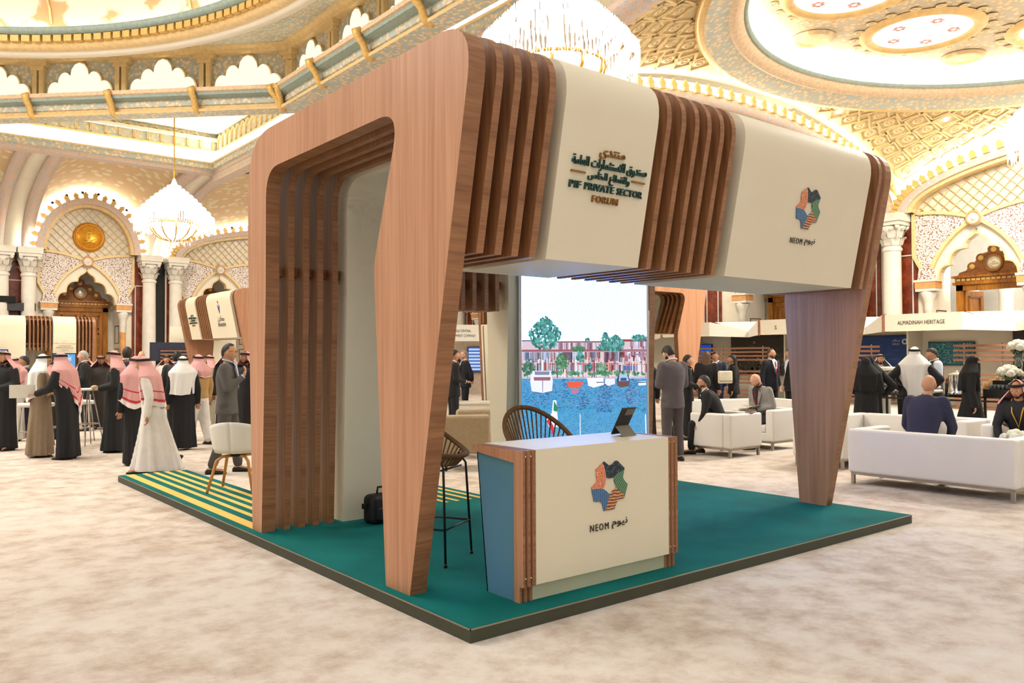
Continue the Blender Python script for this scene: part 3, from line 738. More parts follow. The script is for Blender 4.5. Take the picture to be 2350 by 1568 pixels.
# square recess edge: soffit beam, cove, frieze
def edge_run(name, along, fixed, s0, s1, prof, mat):
    mb = MB()
    if along == 'y': pts = [[(fixed+d, s, z) for d, z in prof] for s in (s0, s1)]
    else: pts = [[(s, fixed+d, z) for d, z in prof] for s in (s0, s1)]
    n_ = len(prof); mb.add(pts[0]+pts[1], [(i, i+1, n_+i+1, n_+i) for i in range(n_-1)]); return mb.build(name, mat, CE)
for al, fx, a, b in (('y', 6.8, -10, 24.66), ('x', 24.2, -16, 7.26)):
    edge_run('beam_band', al, fx, a, b, [(0.42, 7.86), (0.0, 7.86), (0.0, 8.0)], m_blueband)
    edge_run('beam_band', al, fx, a, b, [(0.0, 8.0), (-0.08, 8.02), (-0.08, 8.16), (-0.14, 8.18)], m_arab)
    edge_run('beam_edge', al, fx, a, b, [(-0.14, 8.18), (-0.16, 8.22), (-0.1, 8.24)], m_goldband)
    edge_run('cove_tube', al, fx, a, b, [(0.0, 8.27), (0.42, 8.34)], m_cove)
    edge_run('cove_back', al, fx, a, b, [(-0.1, 8.24), (0.45, 8.24), (0.45, 8.6), (0.2, 8.62)], m_cream)
    edge_run('frieze_base', al, fx, a, b, [(0.2, 8.62), (0.1, 8.64), (0.1, 8.7), (0.16, 8.72)], m_goldband)
    edge_run('frieze', al, fx, a, b, [(0.16, 8.72), (0.16, 9.25)], m_arab)
# blind arcade on the frieze, every arch its own piece
def arcade_mesh():
    mb = MB(); path = [(-0.2, 0), (-0.2, 0.25)] + bez((-0.2, 0.25), (-0.19, 0.4), (0, 0.46), 5)[1:] + bez((0, 0.46), (0.19, 0.4), (0.2, 0.25), 5)[1:] + [(0.2, 0)]
    ribbon(mb, path, 0.04, -0.05, 0.0); return mb.mesh('blind_arch', m_goldband)
me_ba = arcade_mesh()
for i in range(22):
    obj_from('blind_arch', me_ba, CE, (6.6-i*0.42, 24.36, 8.74)); obj_from('blind_arch', me_ba, CE, (6.96, 24.0-i*0.42, 8.74), (0, 0, -pi/2))
# triangular pocket ceiling
mb = MB(); mb.add([(7.3, 24.7, 9.25), (7.3, 16.8, 9.25), (6.5, 16.99, 9.25), (-0.41, 23.9, 9.25), (-0.41, 24.7, 9.25)], [(0, 1, 2, 3, 4)]); mb.build('pocket_ceiling', m_arab, CE)
mb = MB(); mb.add([(7.3, 0, 9.25), (7.3, 7.4, 9.25), (6.5, 7.2, 9.25), (-0.41, 0.3, 9.25), (-0.41, 0, 9.25)], [(0, 1, 2, 3, 4)]); mb.build('pocket_ceiling', m_arab, CE)

# octagonal drum
OC = (-5.3, 12.1)
def octa(ap): 
    R_ = ap/cos(pi/8); return [(OC[0]+R_*cos(pi/8+i*pi/4), OC[1]+R_*sin(pi/8+i*pi/4)) for i in range(9)]
def octa_band(name, prof, mat, sides=(0, 1, 2, 7)):
    mb = MB()
    for s_ in sides:
        vs = []
        for e in (s_, s_+1):
            for d, z in prof: p = octa(11.3+d)[e]; vs.append((p[0], p[1], z))
        n_ = len(prof); mb.add(vs, [(i, i+1, n_+i+1, n_+i) for i in range(n_-1)])
    return mb.build(name, mat, CE)
octa_band('octagon_soffit', [(0.5, 8.2), (0.0, 8.2)], m_arab)
octa_band('octagon_band', [(0.0, 8.2), (-0.02, 8.26), (0.12, 8.3), (0.14, 8.38)], m_goldband)
octa_band('octagon_band', [(0.14, 8.38), (0.1, 8.4), (0.1, 8.56)], m_arab)
octa_band('octagon_band', [(0.1, 8.56), (-0.12, 8.6), (-0.14, 8.66)], m_teal)
octa_band('octagon_band', [(-0.14, 8.66), (-0.2, 8.68), (-0.2, 8.78), (0.1, 8.8)], plain('rose_moulding', (236, 206, 170)))
octa_band('drum_wall', [(0.45, 8.6), (0.45, 9.9)], m_arab)
octa_band('drum_ledge', [(0.1, 8.8), (0.5, 8.8)], m_cream)
octa_band('drum_cornice', [(0.45, 9.82), (0.25, 9.84), (0.22, 9.92), (0.1, 9.95), (0.05, 10.02)], m_goldband)
# scroll brackets, pilasters and scalloped lunettes along the visible sides
def scroll():
    mb = MB(); mb.tube([(0, 0.12, 0.0), (0, 0.02, 0.0), (0, -0.1, 0.1), (0, -0.16, 0.28), (0, -0.3, 0.42), (0, -0.34, 0.52), (0, -0.26, 0.56), (0, -0.22, 0.5)], [0.05, 0.08, 0.09, 0.08, 0.09, 0.1, 0.08, 0.05], 8); return mb.mesh('scroll_bracket', m_gold)
me_scr = scroll()
def scallop_lun():
    P = [(-0.95, 0)]
    for cx, cz, r, a0, a1 in ((-0.72, 0.12, 0.2, 200, 70), (-0.42, 0.3, 0.2, 190, 70), (0, 0.42, 0.26, 180, 0), (0.42, 0.3, 0.2, 110, -10), (0.72, 0.12, 0.2, 110, -20)):
        P += [(cx+r*cos(radians(a0+(a1-a0)*i/6)), cz+r*sin(radians(a0+(a1-a0)*i/6))) for i in range(7)]
    P += [(0.95, 0)]
    return MB().prism(P, -0.06, 0.04, 'y').mesh('scalloped_lunette', emis('lunette_glow', (255, 246, 214), 1.25)), MB().prism([(x*1.05, z*1.06) for x, z in P], -0.03, 0.04, 'y').mesh('lunette_rim', m_goldband)
me_lun, me_lrim = scallop_lun()
me_pil = MB().box(-0.16, -0.03, -0.08, 0.1, 0, 0.6).box(0.03, 0.16, -0.08, 0.1, 0, 0.6).box(-0.2, 0.2, -0.12, 0.1, 0.6, 0.68).box(-0.3, 0.3, -0.16, 0.1, 0.68, 0.78).mesh('drum_pilaster', m_goldband)
for s_ in (0, 1, 7):
    a_ = s_*pi/4+pi/4; n_ = Vector((cos(a_-0), sin(a_-0), 0))
    P0, P1 = Vector((*octa(11.7)[s_], 0)), Vector((*octa(11.7)[s_+1], 0)); d = (P1-P0).normalized(); rz = atan2(d.y, d.x)+pi
    L = (P1-P0).length; cnt = 4
    for i in range(cnt+1):
        p = P0+d*(L*i/cnt)
        obj_from('drum_pilaster', me_pil, CE, (p.x, p.y, 8.8), (0, 0, rz), (1, 1, 1.34))
        if i < cnt:
            q = P0+d*(L*(i+0.5)/cnt); nin = Vector((OC[0]-q.x, OC[1]-q.y, 0)).normalized()
            obj_from('scalloped_lunette', me_lun, CE, (q.x, q.y, 8.81), (0, 0, rz), (1.0, 1, 1.42)); obj_from('lunette_rim', me_lrim, CE, (q.x, q.y, 8.8), (0, 0, rz), (1.0, 1, 1.42))
    P0, P1 = Vector((*octa(11.36)[s_], 0)), Vector((*octa(11.36)[s_+1], 0))
    for i in range(5):
        p = P0+(P1-P0)*(i/4); obj_from('scroll_bracket', me_scr, CE, (p.x, p.y, 8.2), (0, 0, rz))
# dome
C1 = Matrix.Translation((OC[0], OC[1], 0))
mb = MB()
oc = octa(11.4); N = 96
vs = []
for i in range(N):
    a = 2*pi*i/N; rr = 11.4/cos(((a+pi/8) % (pi/4))-pi/8) if False else 11.4/max(cos((a-round(a/(pi/4))*(pi/4))), 0.5)
    vs += [(OC[0]+rr*cos(a), OC[1]+rr*sin(a), 10.0), (OC[0]+10.35*cos(a), OC[1]+10.35*sin(a), 9.5)]
mb.add(vs, [(2*i, 2*((i+1) % N), 2*((i+1) % N)+1, 2*i+1) for i in range(N)]); mb.build('dome_soffit', m_arab, CE)
ring('dome_band', [(10.5, 9.5), (10.4, 9.42), (10.25, 9.42), (10.2, 9.52)], m_cream, C1, 128)
ring('dome_band', [(10.2, 9.52), (10.05, 9.54), (10.0, 9.66)], m_goldband, C1, 128)
ring('dome_band', [(9.92, 9.84), (9.78, 9.86), (9.74, 9.98), (9.8, 10.0)], m_teal, C1, 128)
ring('dome_back', [(10.0, 9.66), (10.02, 9.84), (9.92, 9.84)], m_gold, C1, 128)
ring('cove_tube', [(9.9, 10.03), (10.25, 10.06)], emis('dome_cove_tube', (255, 246, 224), 4.0), C1, 96)
me_den = MB().box(-0.1, 0.1, -0.13, 0.0, 0, 0.16).mesh('dentil', m_gold)
for i in range(230):
    a = 2*pi*i/230
    if not (-0.6 < (a if a < pi else a-2*pi) < 2.4): continue
    obj_from('dentil', me_den, CE, (OC[0]+10.0*cos(a), OC[1]+10.0*sin(a), 9.67), (0, 0, a-pi/2))
ring('dome_shell', [(10.4, 10.0), (10.3, 10.3)] + [(10.3*cos(t), 10.3+2.9*sin(t)) for t in [i*pi/2/14 for i in range(1, 15)]], m_domepaint, C1, 96)
for i in range(16):
    a = 2*pi*i/16+0.1; mb = MB()
    mb.tube([(OC[0]+10.27*cos(t)*cos(a), OC[1]+10.27*cos(t)*sin(a), 10.27+2.9*sin(t)) for t in [j*pi/2/12 for j in range(12)]], 0.035, 5); mb.build('dome_rib', m_goldband, CE)
# ================================================================== exhibition booths
T0 = 0.082                                   # platform top
m_wf = wood('walnut_veneer_face', (180, 124, 88), (198, 142, 105), (210, 156, 119), 2, 0.42, 0.9, 30)
m_we = wood('walnut_veneer_edge', (128, 84, 52), (150, 102, 66), (170, 120, 80), 0, 0.45, 2.5, 46)
m_wfin = wood('walnut_veneer_fin', (122, 78, 46), (146, 97, 60), (166, 114, 74), 2, 0.45, 0.9, 30)
m_panel = plain('cream_booth_panel', (236, 224, 196), 0.55, var=0.015, scale=1.5)
m_green_txt = plain('dark_green_letters', (18, 66, 58), 0.4, var=0.0)
m_gold_txt = plain('bronze_letters', (150, 104, 44), 0.35, 0.4, var=0.0)
m_dark_txt = plain('dark_letters', (44, 36, 30), 0.5, var=0.0)
def fillet(pts):
    out = []; n = len(pts)
    for i, p in enumerate(pts):
        r = p[2] if len(p) > 2 else 0
        if r <= 0: out.append((p[0], p[1])); continue
        P = Vector(p[:2]); A = (Vector(pts[i-1][:2])-P); B = (Vector(pts[(i+1) % n][:2])-P); la, lb = A.length, B.length; A.normalize(); B.normalize()
        ang = A.angle(B); d = min(r/math.tan(ang/2), la*0.48, lb*0.48); p0 = P+A*d; p2 = P+B*d; k = 9
        for j in range(k+1):
            t = j/k; q = p0*(1-t)**2+P*2*t*(1-t)+p2*t*t; out.append((q.x, q.y))
    return out
def profile(front, back):
    """front: 'leg' or 'fascia'; back: 'floor' or 'hung'"""
    pts = []
    pts += [(0.778, T0)] if front == 'leg' else [(0.33, 2.285)]
    pts += [(0.053, 3.645, 0.3), (3.58, 3.645, 0.55)]
    if back == 'floor': pts += [(3.58, 2.6, 1.5), (3.455, T0), (3.245, T0), (3.165, 2.2, 1.5)]
    else: pts += [(3.57, 2.12), (3.165, 2.12)]
    pts += [(3.165, 3.285, 0.26), (0.90, 3.285, 0.19)]
    pts += [(1.25, 2.27, 0.5), (1.086, T0)] if front == 'leg' else [(1.33, 2.285)]
    return fillet(pts)
FINS1 = [(0.290, 0.347), (0.434, 0.492), (0.572, 0.628), (0.722, 0.782)]
FINS2 = [(1.862, 1.912), (2.026, 2.077), (2.182, 2.231), (2.328, 2.376), (2.487, 2.539), (2.632, 2.686)]
FINS3 = [(4.955, 5.015)]
BM = {}
def booth_meshes():
    pf, ff, fh = profile('leg', 'floor'), profile('fascia', 'floor'), profile('fascia', 'hung')
    BM['portalA'] = MB().prism(pf, 0.08, 0.205, 'x', 0, 1).mesh('portal_frame', [m_wf, m_we])
    BM['portalB'] = MB().prism(pf, 5.085, 5.19, 'x', 0, 1).mesh('portal_frame', [m_wf, m_we])
    BM['fin'] = MB().prism(ff, 0, 0.055, 'x', 0, 1).mesh('fin', [m_wfin, m_we])
    BM['finh'] = MB().prism(fh, 0, 0.05, 'x', 0, 1).mesh('fin', [m_wfin, m_we])
    BM['panel1'] = MB().prism(ff, 0.868, 1.772, 'x', 0, smooth=True).mesh('fascia_panel', m_panel)
    BM['panel2'] = MB().prism(ff, 2.81, 4.80, 'x', 0, smooth=True).mesh('fascia_panel', m_panel)
    BM['panel3'] = MB().prism(fillet([(3.58, 2.6), (3.455, T0), (3.245, T0), (3.165, 2.2)]), 4.80, 5.085, 'x').mesh('wall_return', m_panel)
    BM['rail'] = MB().box(0.205, 0.868, -0.04, 0.04, -0.04, 0.04).mesh('cross_rail', m_we)
    BM['rail2'] = MB().box(1.772, 2.81, -0.04, 0.04, -0.04, 0.04).mesh('cross_rail', m_we)
booth_meshes()
for _k in ('panel1', 'panel2'): BM[_k].set_sharp_from_angle(angle=radians(24))
# Smooth the rounded panel shoulders but keep the caps crisp
FA = math.atan(0.2035)                       # slope of the fascia front
def on_fascia(x, z):                          # a point on the sloping front, and its rotation
    return (x, 0.778-0.2035*(z-T0)-0.0, z), (pi/2-FA*0+FA*0, 0, 0)
ROT_F = (pi/2+FA, 0, 0)
def booth(loc, rz, label, group=None, scale=1.0, logos=None):
    r = empty('exhibition_booth', loc, rz, label, 'booth', 'slatted walnut exhibition booths'); r.scale = (scale,)*3
    obj_from('portal_frame', BM['portalA'], r); obj_from('portal_frame', BM['portalB'], r)
    for a, b in FINS1+FINS3: obj_from('fin', BM['fin'], r, (a, 0, 0))
    for a, b in FINS2: obj_from('fin', BM['finh'], r, (a, 0, 0))
    p1 = obj_from('fascia_panel', BM['panel1'], r); p2 = obj_from('fascia_panel', BM['panel2'], r)
    obj_from('wall_return', BM['panel3'], r)
    for k_ in ('rail', 'rail2'):
        for y_, z_ in ((3.34, 2.41), (3.34, 3.48), (0.66, 2.74)): obj_from('cross_rail', BM[k_], r, (0, y_, z_))
    return r, p1, p2
def fpos(x, z, off=0.004): return (x, 0.778-0.2035*(z-T0)-off, z)
def forum_letters(p):
    for tx, m_, x, z, fit in ((arabic('منتدى'), m_gold_txt, 1.35, 3.022, (0.245, 0.066)), (arabic('صندوق الاستثمارات العامة'), m_green_txt, 1.348, 2.946, (0.73, 0.085)), (arabic('والقطاع الخاص'), m_green_txt, 1.347, 2.862, (0.405, 0.078))):
        lettering('arabic_line', tx, 0.1, m_, p, fpos(x, z), ROT_F, 0.012, bold=0.0009, fit=fit)
    for x0, x1 in ((0.985, 1.116), (1.576, 1.708)):
        MB().box(x0, x1, -0.012, 0.006, -0.006, 0.006, M=Matrix.Translation(fpos(0, 2.878)) @ Matrix.Rotation(FA, 4, 'X')).build('dash', m_gold_txt, p)
    for wd, xc, wf in (('PIF', 1.036, 0.107), ('PRIVATE', 1.266, 0.283), ('SECTOR', 1.568, 0.259)):
        lettering('english_word', wd, 0.083, m_green_txt, p, fpos(xc, 2.794), ROT_F, 0.012, bold=0.0008, space=1.05, fit=(wf, 0.049))
    lettering('english_line', 'FORUM', 0.083, m_gold_txt, p, fpos(1.336, 2.719), ROT_F, 0.012, bold=0.0003, space=1.1, fit=(0.25, 0.048))
# --- the five-piece woven emblem
LOGO = {
 'orange': [(-0.063, 0.159), (-0.047, 0.134), (-0.037, 0.101), (-0.032, 0.065), (-0.035, 0.029), (-0.045, 0.003), (-0.058, -0.017), (-0.092, -0.009), (-0.131, -0.008), (-0.165, -0.01), (-0.17, 0.003), (-0.153, 0.015), (-0.128, 0.029), (-0.119, 0.045), (-0.119, 0.065), (-0.127, 0.089), (-0.126, 0.121), (-0.097, 0.14)],
 'black': [(-0.057, 0.164), (-0.044, 0.168), (-0.027, 0.156), (-0.007, 0.142), (0.01, 0.138), (0.029, 0.142), (0.052, 0.159), (0.072, 0.165), (0.087, 0.16), (0.113, 0.138), (0.15, 0.109), (0.148, 0.097), (0.083, 0.08), (0.043, 0.055), (0.02, 0.05), (-0.008, 0.051), (-0.031, 0.057), (-0.033, 0.085), (-0.038, 0.117), (-0.049, 0.142)],
 'green': [(0.043, 0.055), (0.083, 0.08), (0.148, 0.097), (0.135, 0.049), (0.141, 0.03), (0.179, -0.004), (0.178, -0.016), (0.166, -0.047), (0.154, -0.08), (0.111, -0.054), (0.077, -0.03), (0.057, 0.004), (0.048, 0.029)],
 'strata': [(0.068, -0.019), (0.105, -0.05), (0.152, -0.082), (0.146, -0.1), (0.134, -0.102), (0.099, -0.103), (0.076, -0.11), (0.064, -0.133), (0.047, -0.165), (-0.038, -0.165), (-0.024, -0.131), (-0.009, -0.089), (0.008, -0.059), (0.037, -0.034)],
 'blue': [(-0.166, -0.01), (-0.131, -0.008), (-0.092, -0.009), (-0.056, -0.017), (-0.026, -0.035), (0.005, -0.062), (-0.009, -0.089), (-0.021, -0.119), (-0.035, -0.161), (-0.046, -0.166), (-0.056, -0.161), (-0.063, -0.134), (-0.071, -0.108), (-0.093, -0.098), (-0.134, -0.095), (-0.146, -0.089), (-0.158, -0.049)]}
def logo_mats():
    out = {}
    def base(n):
        t = NT('emblem_'+n); t.b.inputs['Roughness'].default_value = 0.5; return t
    t = base('orange'); v = t.coords('Object'); vo = t.node('ShaderNodeTexVoronoi', Scale=26.0); t.link(v, vo.inputs['Vector'])
    t.color(t.ramp(t.math('FRACT', t.math('MULTIPLY', vo.outputs[0], 5.0)), [(0.4, srgb(196, 84, 44)), (0.55, srgb(244, 172, 130))])); out['orange'] = t.m
    t = base('black'); nz = t.noise(t.coords('Object'), 60, 4); t.color(t.ramp(nz, [(0.48, srgb(26, 26, 34)), (0.62, srgb(44, 84, 104))])); out['black'] = t.m
    t = base('green'); w = t.node('ShaderNodeTexWave', Scale=22.0, Distortion=1.5); t.link(t.coords('Object', rot=(0, 0.6, 0)), w.inputs['Vector'])
    t.color(t.ramp(w.outputs[0], [(0.35, srgb(36, 62, 46)), (0.6, srgb(120, 172, 128))])); out['green'] = t.m
    t = base('strata'); w = t.node('ShaderNodeTexWave', Scale=16.0, Distortion=5.0, wave_type='RINGS'); t.link(t.coords('Object'), w.inputs['Vector'])
    t.color(t.ramp(w.outputs[0], [(0.2, srgb(96, 62, 52)), (0.45, srgb(160, 140, 128)), (0.6, srgb(222, 112, 70)), (0.85, srgb(236, 160, 90))])); out['strata'] = t.m
    t = base('blue'); br = t.node('ShaderNodeTexBrick', Scale=26.0); br.offset = 0.0
    br.inputs['Color1'].default_value = srgb(34, 82, 128); br.inputs['Color2'].default_value = srgb(28, 66, 110); br.inputs['Mortar'].default_value = srgb(120, 170, 206); br.inputs['Mortar Size'].default_value = 0.03
    t.link(t.coords('Object', rot=(pi/2, 0, 0)), br.inputs['Vector']); t.color(br.outputs[0]); out['blue'] = t.m
    return out
LM = logo_mats()
def emblem(parent, loc, rotx, s):
    e = empty('emblem', loc, parent=parent); e.rotation_euler = (rotx, 0, 0); e.scale = (s, s, s)
    for n, P in LOGO.items():
        MB().prism(P, -0.004, 0.002, 'y').build(n+'_piece', LM[n], e)
    lettering('latin_name', 'NEOM', 0.082, m_dark_txt, e, (-0.095, -0.003, -0.269), (pi/2, 0, 0), 0.002, space=1.3, fit=(0.174, 0.046))
    lettering('arabic_name', arabic('نيوم'), 0.11, m_dark_txt, e, (0.1, -0.003, -0.265), (pi/2, 0, 0), 0.002, fit=(0.152, 0.066))
    return e

# --- the main booth
b0, p1, p2 = booth((0, 0, 0), 0, 'large walnut slatted booth canopy on green platform, nearest the camera')
forum_letters(p1)
emblem(p2, fpos(3.835, 2.93, 0.006), FA, 1.08)
# --- platform with dark edge and inlaid stripes
pl = empty('booth_platform', (0, 0, 0), 0, 'low green carpeted platform with dark edge and yellow stripes', 'platform')
FOOT = [(0, 0), (5.29, 0), (5.29, 3.5), (2.77, 3.5), (2.77, 7.9), (1.83, 7.9), (1.83, 3.5), (0.875, 3.5), (0.875, 7.9), (0, 7.9)]
def green_carpet():
    t = NT('teal_green_carpet'); v = t.coords('Object'); n1 = t.noise(v, 1.4, 4, 0.55); n2 = t.noise(v, 220, 2)
    s_ = t.math('ADD', t.math('MULTIPLY', n1, 0.8), t.math('MULTIPLY', n2, 0.2))
    t.color(t.ramp(s_, [(0.35, srgb(0, 92, 88)), (0.65, srgb(4, 112, 106))])); t.b.inputs['Roughness'].default_value = 0.9; t.b.inputs['Specular IOR Level'].default_value = 0.15
    t.bump(n2, 0.3, 0.004); return t.m
m_gc = green_carpet()
m_pedge = plain('dark_olive_edge', (64, 66, 48), 0.6, var=0.06)
MB().prism(FOOT, 0.0, 0.074, 'z').build('base', m_pedge, pl)
MB().prism([(x+(0.006 if x == 0 else -0.006 if x in (5.29,) else 0), y+(0.006 if y == 0 else 0)) for x, y in FOOT], 0.074, T0, 'z').build('carpet', m_gc, pl)
m_yel = plain('yellow_stripe', (240, 190, 92), 0.8, var=0.04, scale=4)
for a, b in [(0.085, 0.195)]+[(q[0], q[1]+0.005) for q in FINS1]+FINS2:
    MB().box(a, b, 3.47, 7.893, T0-0.004, T0+0.0006).build('stripe', m_yel, pl)
mb = MB()
for (x0, y0), (x1, y1) in zip(FOOT, FOOT[1:]+FOOT[:1]):
    mb.box(min(x0, x1)-0.003, max(x0, x1)+0.003, min(y0, y1)-0.003, max(y0, y1)+0.003, 0.074, 0.0815)
mb.build('edge_trim', plain('edge_trim_metal', (150, 140, 120), 0.4, 0.3, var=0.0), pl)

# --- LED screen
scr = empty('led_screen', (2.955, 3.13, 0), 0, 'tall bright LED screen showing a waterfront village with boats', 'screen')
MB().box(-0.03, 2.06, 0.012, 0.09, 0.30, 2.84).build('housing', plain('led_housing', (196, 196, 196), 0.4, 0.3, var=0.0), scr)
for x0_ in (-0.03, 2.03): MB().box(x0_, x0_+0.036, -0.004, 0.02, 0.30, 2.84).build('frame', plain('led_frame', (206, 206, 206), 0.35, 0.4, var=0.0), scr)
pr = Print(); rs = random.Random(11)
def sp(cx, cy):                                 # picture units -> screen metres
    u = 1180+cx/5.057; v = 700+cy/5.057; x = 0.012+(u-1184.5)/(1470-1184.5)*2.02
    return (x, 1.63-(v-819)*(0.00475+(u-1186)*2.5e-6))
def R4(x0, y0, x1, y1, c, l=1): pr.poly([sp(x0, y1), sp(x1, y1), sp(x1, y0), sp(x0, y0)], c, l)
R4(22, -420, 1468, 520, (214, 240, 255), 0); pr.c[-1] = (1.6, 4.2, 9.5, 1.0)
for i in range(46):                              # faint rays in the sky
    a = -0.2+i*0.075; x0 = 1100; y0 = -900
    q = [(x0-(t-y0)*math.tan(a-1.6) if False else x0+(t-y0)*math.tan((i-30)*0.035)+12*sin(t*0.01+i), t) for t in range(-420, 420, 60)]
    for A, B in zip(q, q[1:]):
        if 30 < A[0] < 1440 and 30 < B[0] < 1440: pr.poly([sp(A[0], A[1]), sp(A[0]+16, A[1]), sp(B[0]+16, B[1]), sp(B[0], B[1])], (190, 228, 250), 1); pr.c[-1] = (0.45, 0.56, 3.0, 1.0)
R4(22, 420, 1468, 860, (206, 186, 196), 1)
# terraces
for (y0, y1, x0, x1, c) in ((520, 545, 22, 1170, (150, 84, 96)), (680, 698, 22, 1110, (170, 96, 104)), (690, 700, 1200, 1468, (160, 84, 84)), (408, 422, 22, 210, (96, 62, 80)), (425, 440, 395, 930, (120, 84, 96)), (402, 430, 1130, 1468, (130, 58, 60)), (520, 548, 1130, 1468, (150, 100, 120)), (572, 588, 1230, 1468, (150, 120, 140))): R4(x0, y0, x1, y1, c, 3)
for i in range(60): 
    x = rs.uniform(400, 900); R4(x, 442, x+rs.uniform(6, 22), 520, rs.choice([(190, 170, 190), (120, 70, 90), (220, 214, 226), (150, 120, 150)]), 2)
for i in range(120):
    x = rs.uniform(26, 1100); R4(x, 550, x+rs.uniform(12, 60), rs.uniform(620, 680), rs.choice([(150, 160, 190), (96, 40, 40), (206, 214, 236), (60, 62, 80), (214, 190, 190), (80, 108, 150), (180, 130, 130)]), 2)
for i in range(110):
    x = rs.uniform(120, 1110); R4(x, 700, x+rs.uniform(10, 50), rs.uniform(760, 815), rs.choice([(120, 28, 30), (150, 60, 56), (190, 220, 240), (90, 20, 26), (214, 200, 200), (150, 190, 220), (70, 40, 40)]), 2)
for i in range(60):
    x = rs.uniform(1130, 1450); y = rs.choice([430, 550, 590, 700]); R4(x, y, x+rs.uniform(12, 50), y+rs.uniform(40, 92), rs.choice([(190, 150, 160), (130, 50, 48), (214, 210, 226), (90, 60, 80), (150, 140, 180)]), 2)
R4(1125, 710, 1335, 765, (70, 120, 190), 3); R4(22, 815, 1468, 835, (214, 206, 206), 3); R4(22, 835, 1468, 1565, (70, 150, 206), 1)
for i in range(220):
    x = rs.uniform(30, 1450); R4(x, rs.choice([612, 640, 660, 780, 800, 838]), x+rs.uniform(3, 9), rs.choice([668, 676, 816, 850]), rs.choice([(240, 240, 250), (200, 60, 60), (40, 50, 80), (220, 200, 190)]), 4)
# trees and shrubs
def tree(cx, cy, w, h, n, lo=(16, 84, 84), hi=(96, 176, 168)):
    for i in range(n):
        a = rs.random()*2*pi; q = sqrt(rs.random()); x = cx+w*q*cos(a)*(0.55+0.45*(1 if sin(a) > 0 else 1)); y = cy+h*q*sin(a)
        if sin(a) < 0: x = cx+(x-cx)*(1-0.55*abs(sin(a))*q)
        t = rs.random(); c = tuple(int(lo[j]+(hi[j]-lo[j])*t) for j in range(3)); P = sp(x, y); pr.blob(P[0], P[1], rs.uniform(0.008, 0.022), c, 4+rs.random(), 5)
tree(265, 330, 170, 190, 620); tree(945, 420, 60, 95, 130); tree(1070, 450, 110, 95, 260); tree(990, 495, 160, 40, 120); tree(1365, 385, 100, 32, 90)
tree(630, 512, 80, 26, 70, (30, 90, 60), (90, 150, 110)); tree(440, 660, 70, 90, 150, (30, 90, 60), (110, 170, 130)); tree(650, 610, 45, 60, 70); tree(90, 730, 66, 70, 120, (20, 60, 56), (90, 150, 120)); tree(755, 720, 40, 40, 50); tree(900, 725, 70, 45, 90, (60, 110, 80), (150, 190, 160))
for i in range(40): tree(rs.uniform(40, 1440), rs.choice([790, 800, 805]), 26, 18, 8, (30, 100, 70), (110, 170, 130))
tree(735, 410, 30, 14, 14)
# water: short horizontal glints
for i in range(9000):
    y = 860+700*rs.random()**0.85; x = rs.uniform(24, 1452); k = (y-860)/700
    b = rs.random(); col = mnoise.noise(Vector((x*0.006, y*0.003, 3.1)))
    if k < 0.5: c = (20+150*b*(1-k)*(0.5+col), 110+100*b+20*col, 170+80*b)
    else: c = (40+120*b*k, 140+80*b, 205+48*b)
    if col > 0.12 and k < 0.55: c = (30*b+10, 78+50*b, 130+60*b)
    if k < 0.45 and rs.random() < 0.10: c = (214, 160, 190)
    w = rs.uniform(6, 22); h = rs.uniform(3, 7); c = tuple(q*0.8 for q in c); R4(x, y, min(x+w, 1464), y+h, c, 2+rs.random())
# boats
def boat(P, c, l=6): pr.poly([sp(*q) for q in P], c, l)
boat([(120, 1005), (105, 880), (130, 770), (320, 765), (345, 880), (335, 1000), (235, 1025)], (226, 228, 244)); boat([(140, 840), (320, 840), (315, 880), (145, 880)], (150, 90, 110), 7); boat([(150, 775), (310, 775), (305, 815), (155, 815)], (120, 130, 160), 7); boat([(231, 880), (238, 880), (237, 1020), (232, 1020)], (50, 60, 90), 7); boat([(222, 640), (240, 640), (238, 770), (225, 770)], (235, 235, 245), 7)
boat([(490, 900), (680, 895), (665, 950), (545, 972), (520, 960)], (226, 84, 58)); boat([(545, 985), (640, 970), (610, 1030), (560, 1040)], (190, 110, 140), 5)
boat([(725, 850), (920, 850), (925, 930), (800, 965), (740, 940)], (232, 232, 246)); boat([(940, 860), (1060, 860), (1060, 920), (975, 945), (935, 915)], (222, 224, 242)); boat([(836, 898), (924, 896), (924, 904), (836, 908)], (40, 50, 80), 7)
boat([(1080, 890), (1245, 885), (1238, 945), (1140, 962), (1085, 940)], (96, 66, 66)); boat([(1100, 815), (1215, 812), (1240, 885), (1090, 890)], (150, 190, 226)); boat([(1095, 820), (1112, 815), (1105, 890), (1082, 890)], (50, 44, 60), 7); boat([(1210, 815), (1224, 820), (1246, 885), (1236, 888)], (50, 44, 60), 7); boat([(1130, 850), (1200, 850), (1205, 884), (1125, 886)], (40, 70, 150), 7)
boat([(1340, 895), (1455, 890), (1455, 935), (1360, 940)], (226, 230, 244)); boat([(1335, 900), (1455, 897), (1455, 905), (1340, 912)], (40, 50, 80), 7)
# stern flag and slender poles in the shown picture
boat([(345, 1108), (380, 1110), (395, 1330), (420, 1420), (300, 1420), (275, 1330), (330, 1260)], (240, 240, 246), 8); boat([(355, 1115), (398, 1200), (385, 1245), (348, 1230)], (28, 130, 92), 9); boat([(300, 1320), (345, 1400), (355, 1530), (335, 1500), (320, 1440), (275, 1350)], (206, 34, 66), 9); boat([(640, 1270), (648, 1270), (650, 1560), (640, 1560)], (226, 236, 246), 8); boat([(1436, 1270), (1450, 1270), (1458, 1560), (1444, 1560)], (226, 236, 246), 8)
pr.c = [c if max(c[:3]) > 1.2 else tuple(q*0.62 for q in c[:3])+(1.0,) for c in pr.c]
pr.build('display', vcol_mat('led_picture', 1.9), scr)

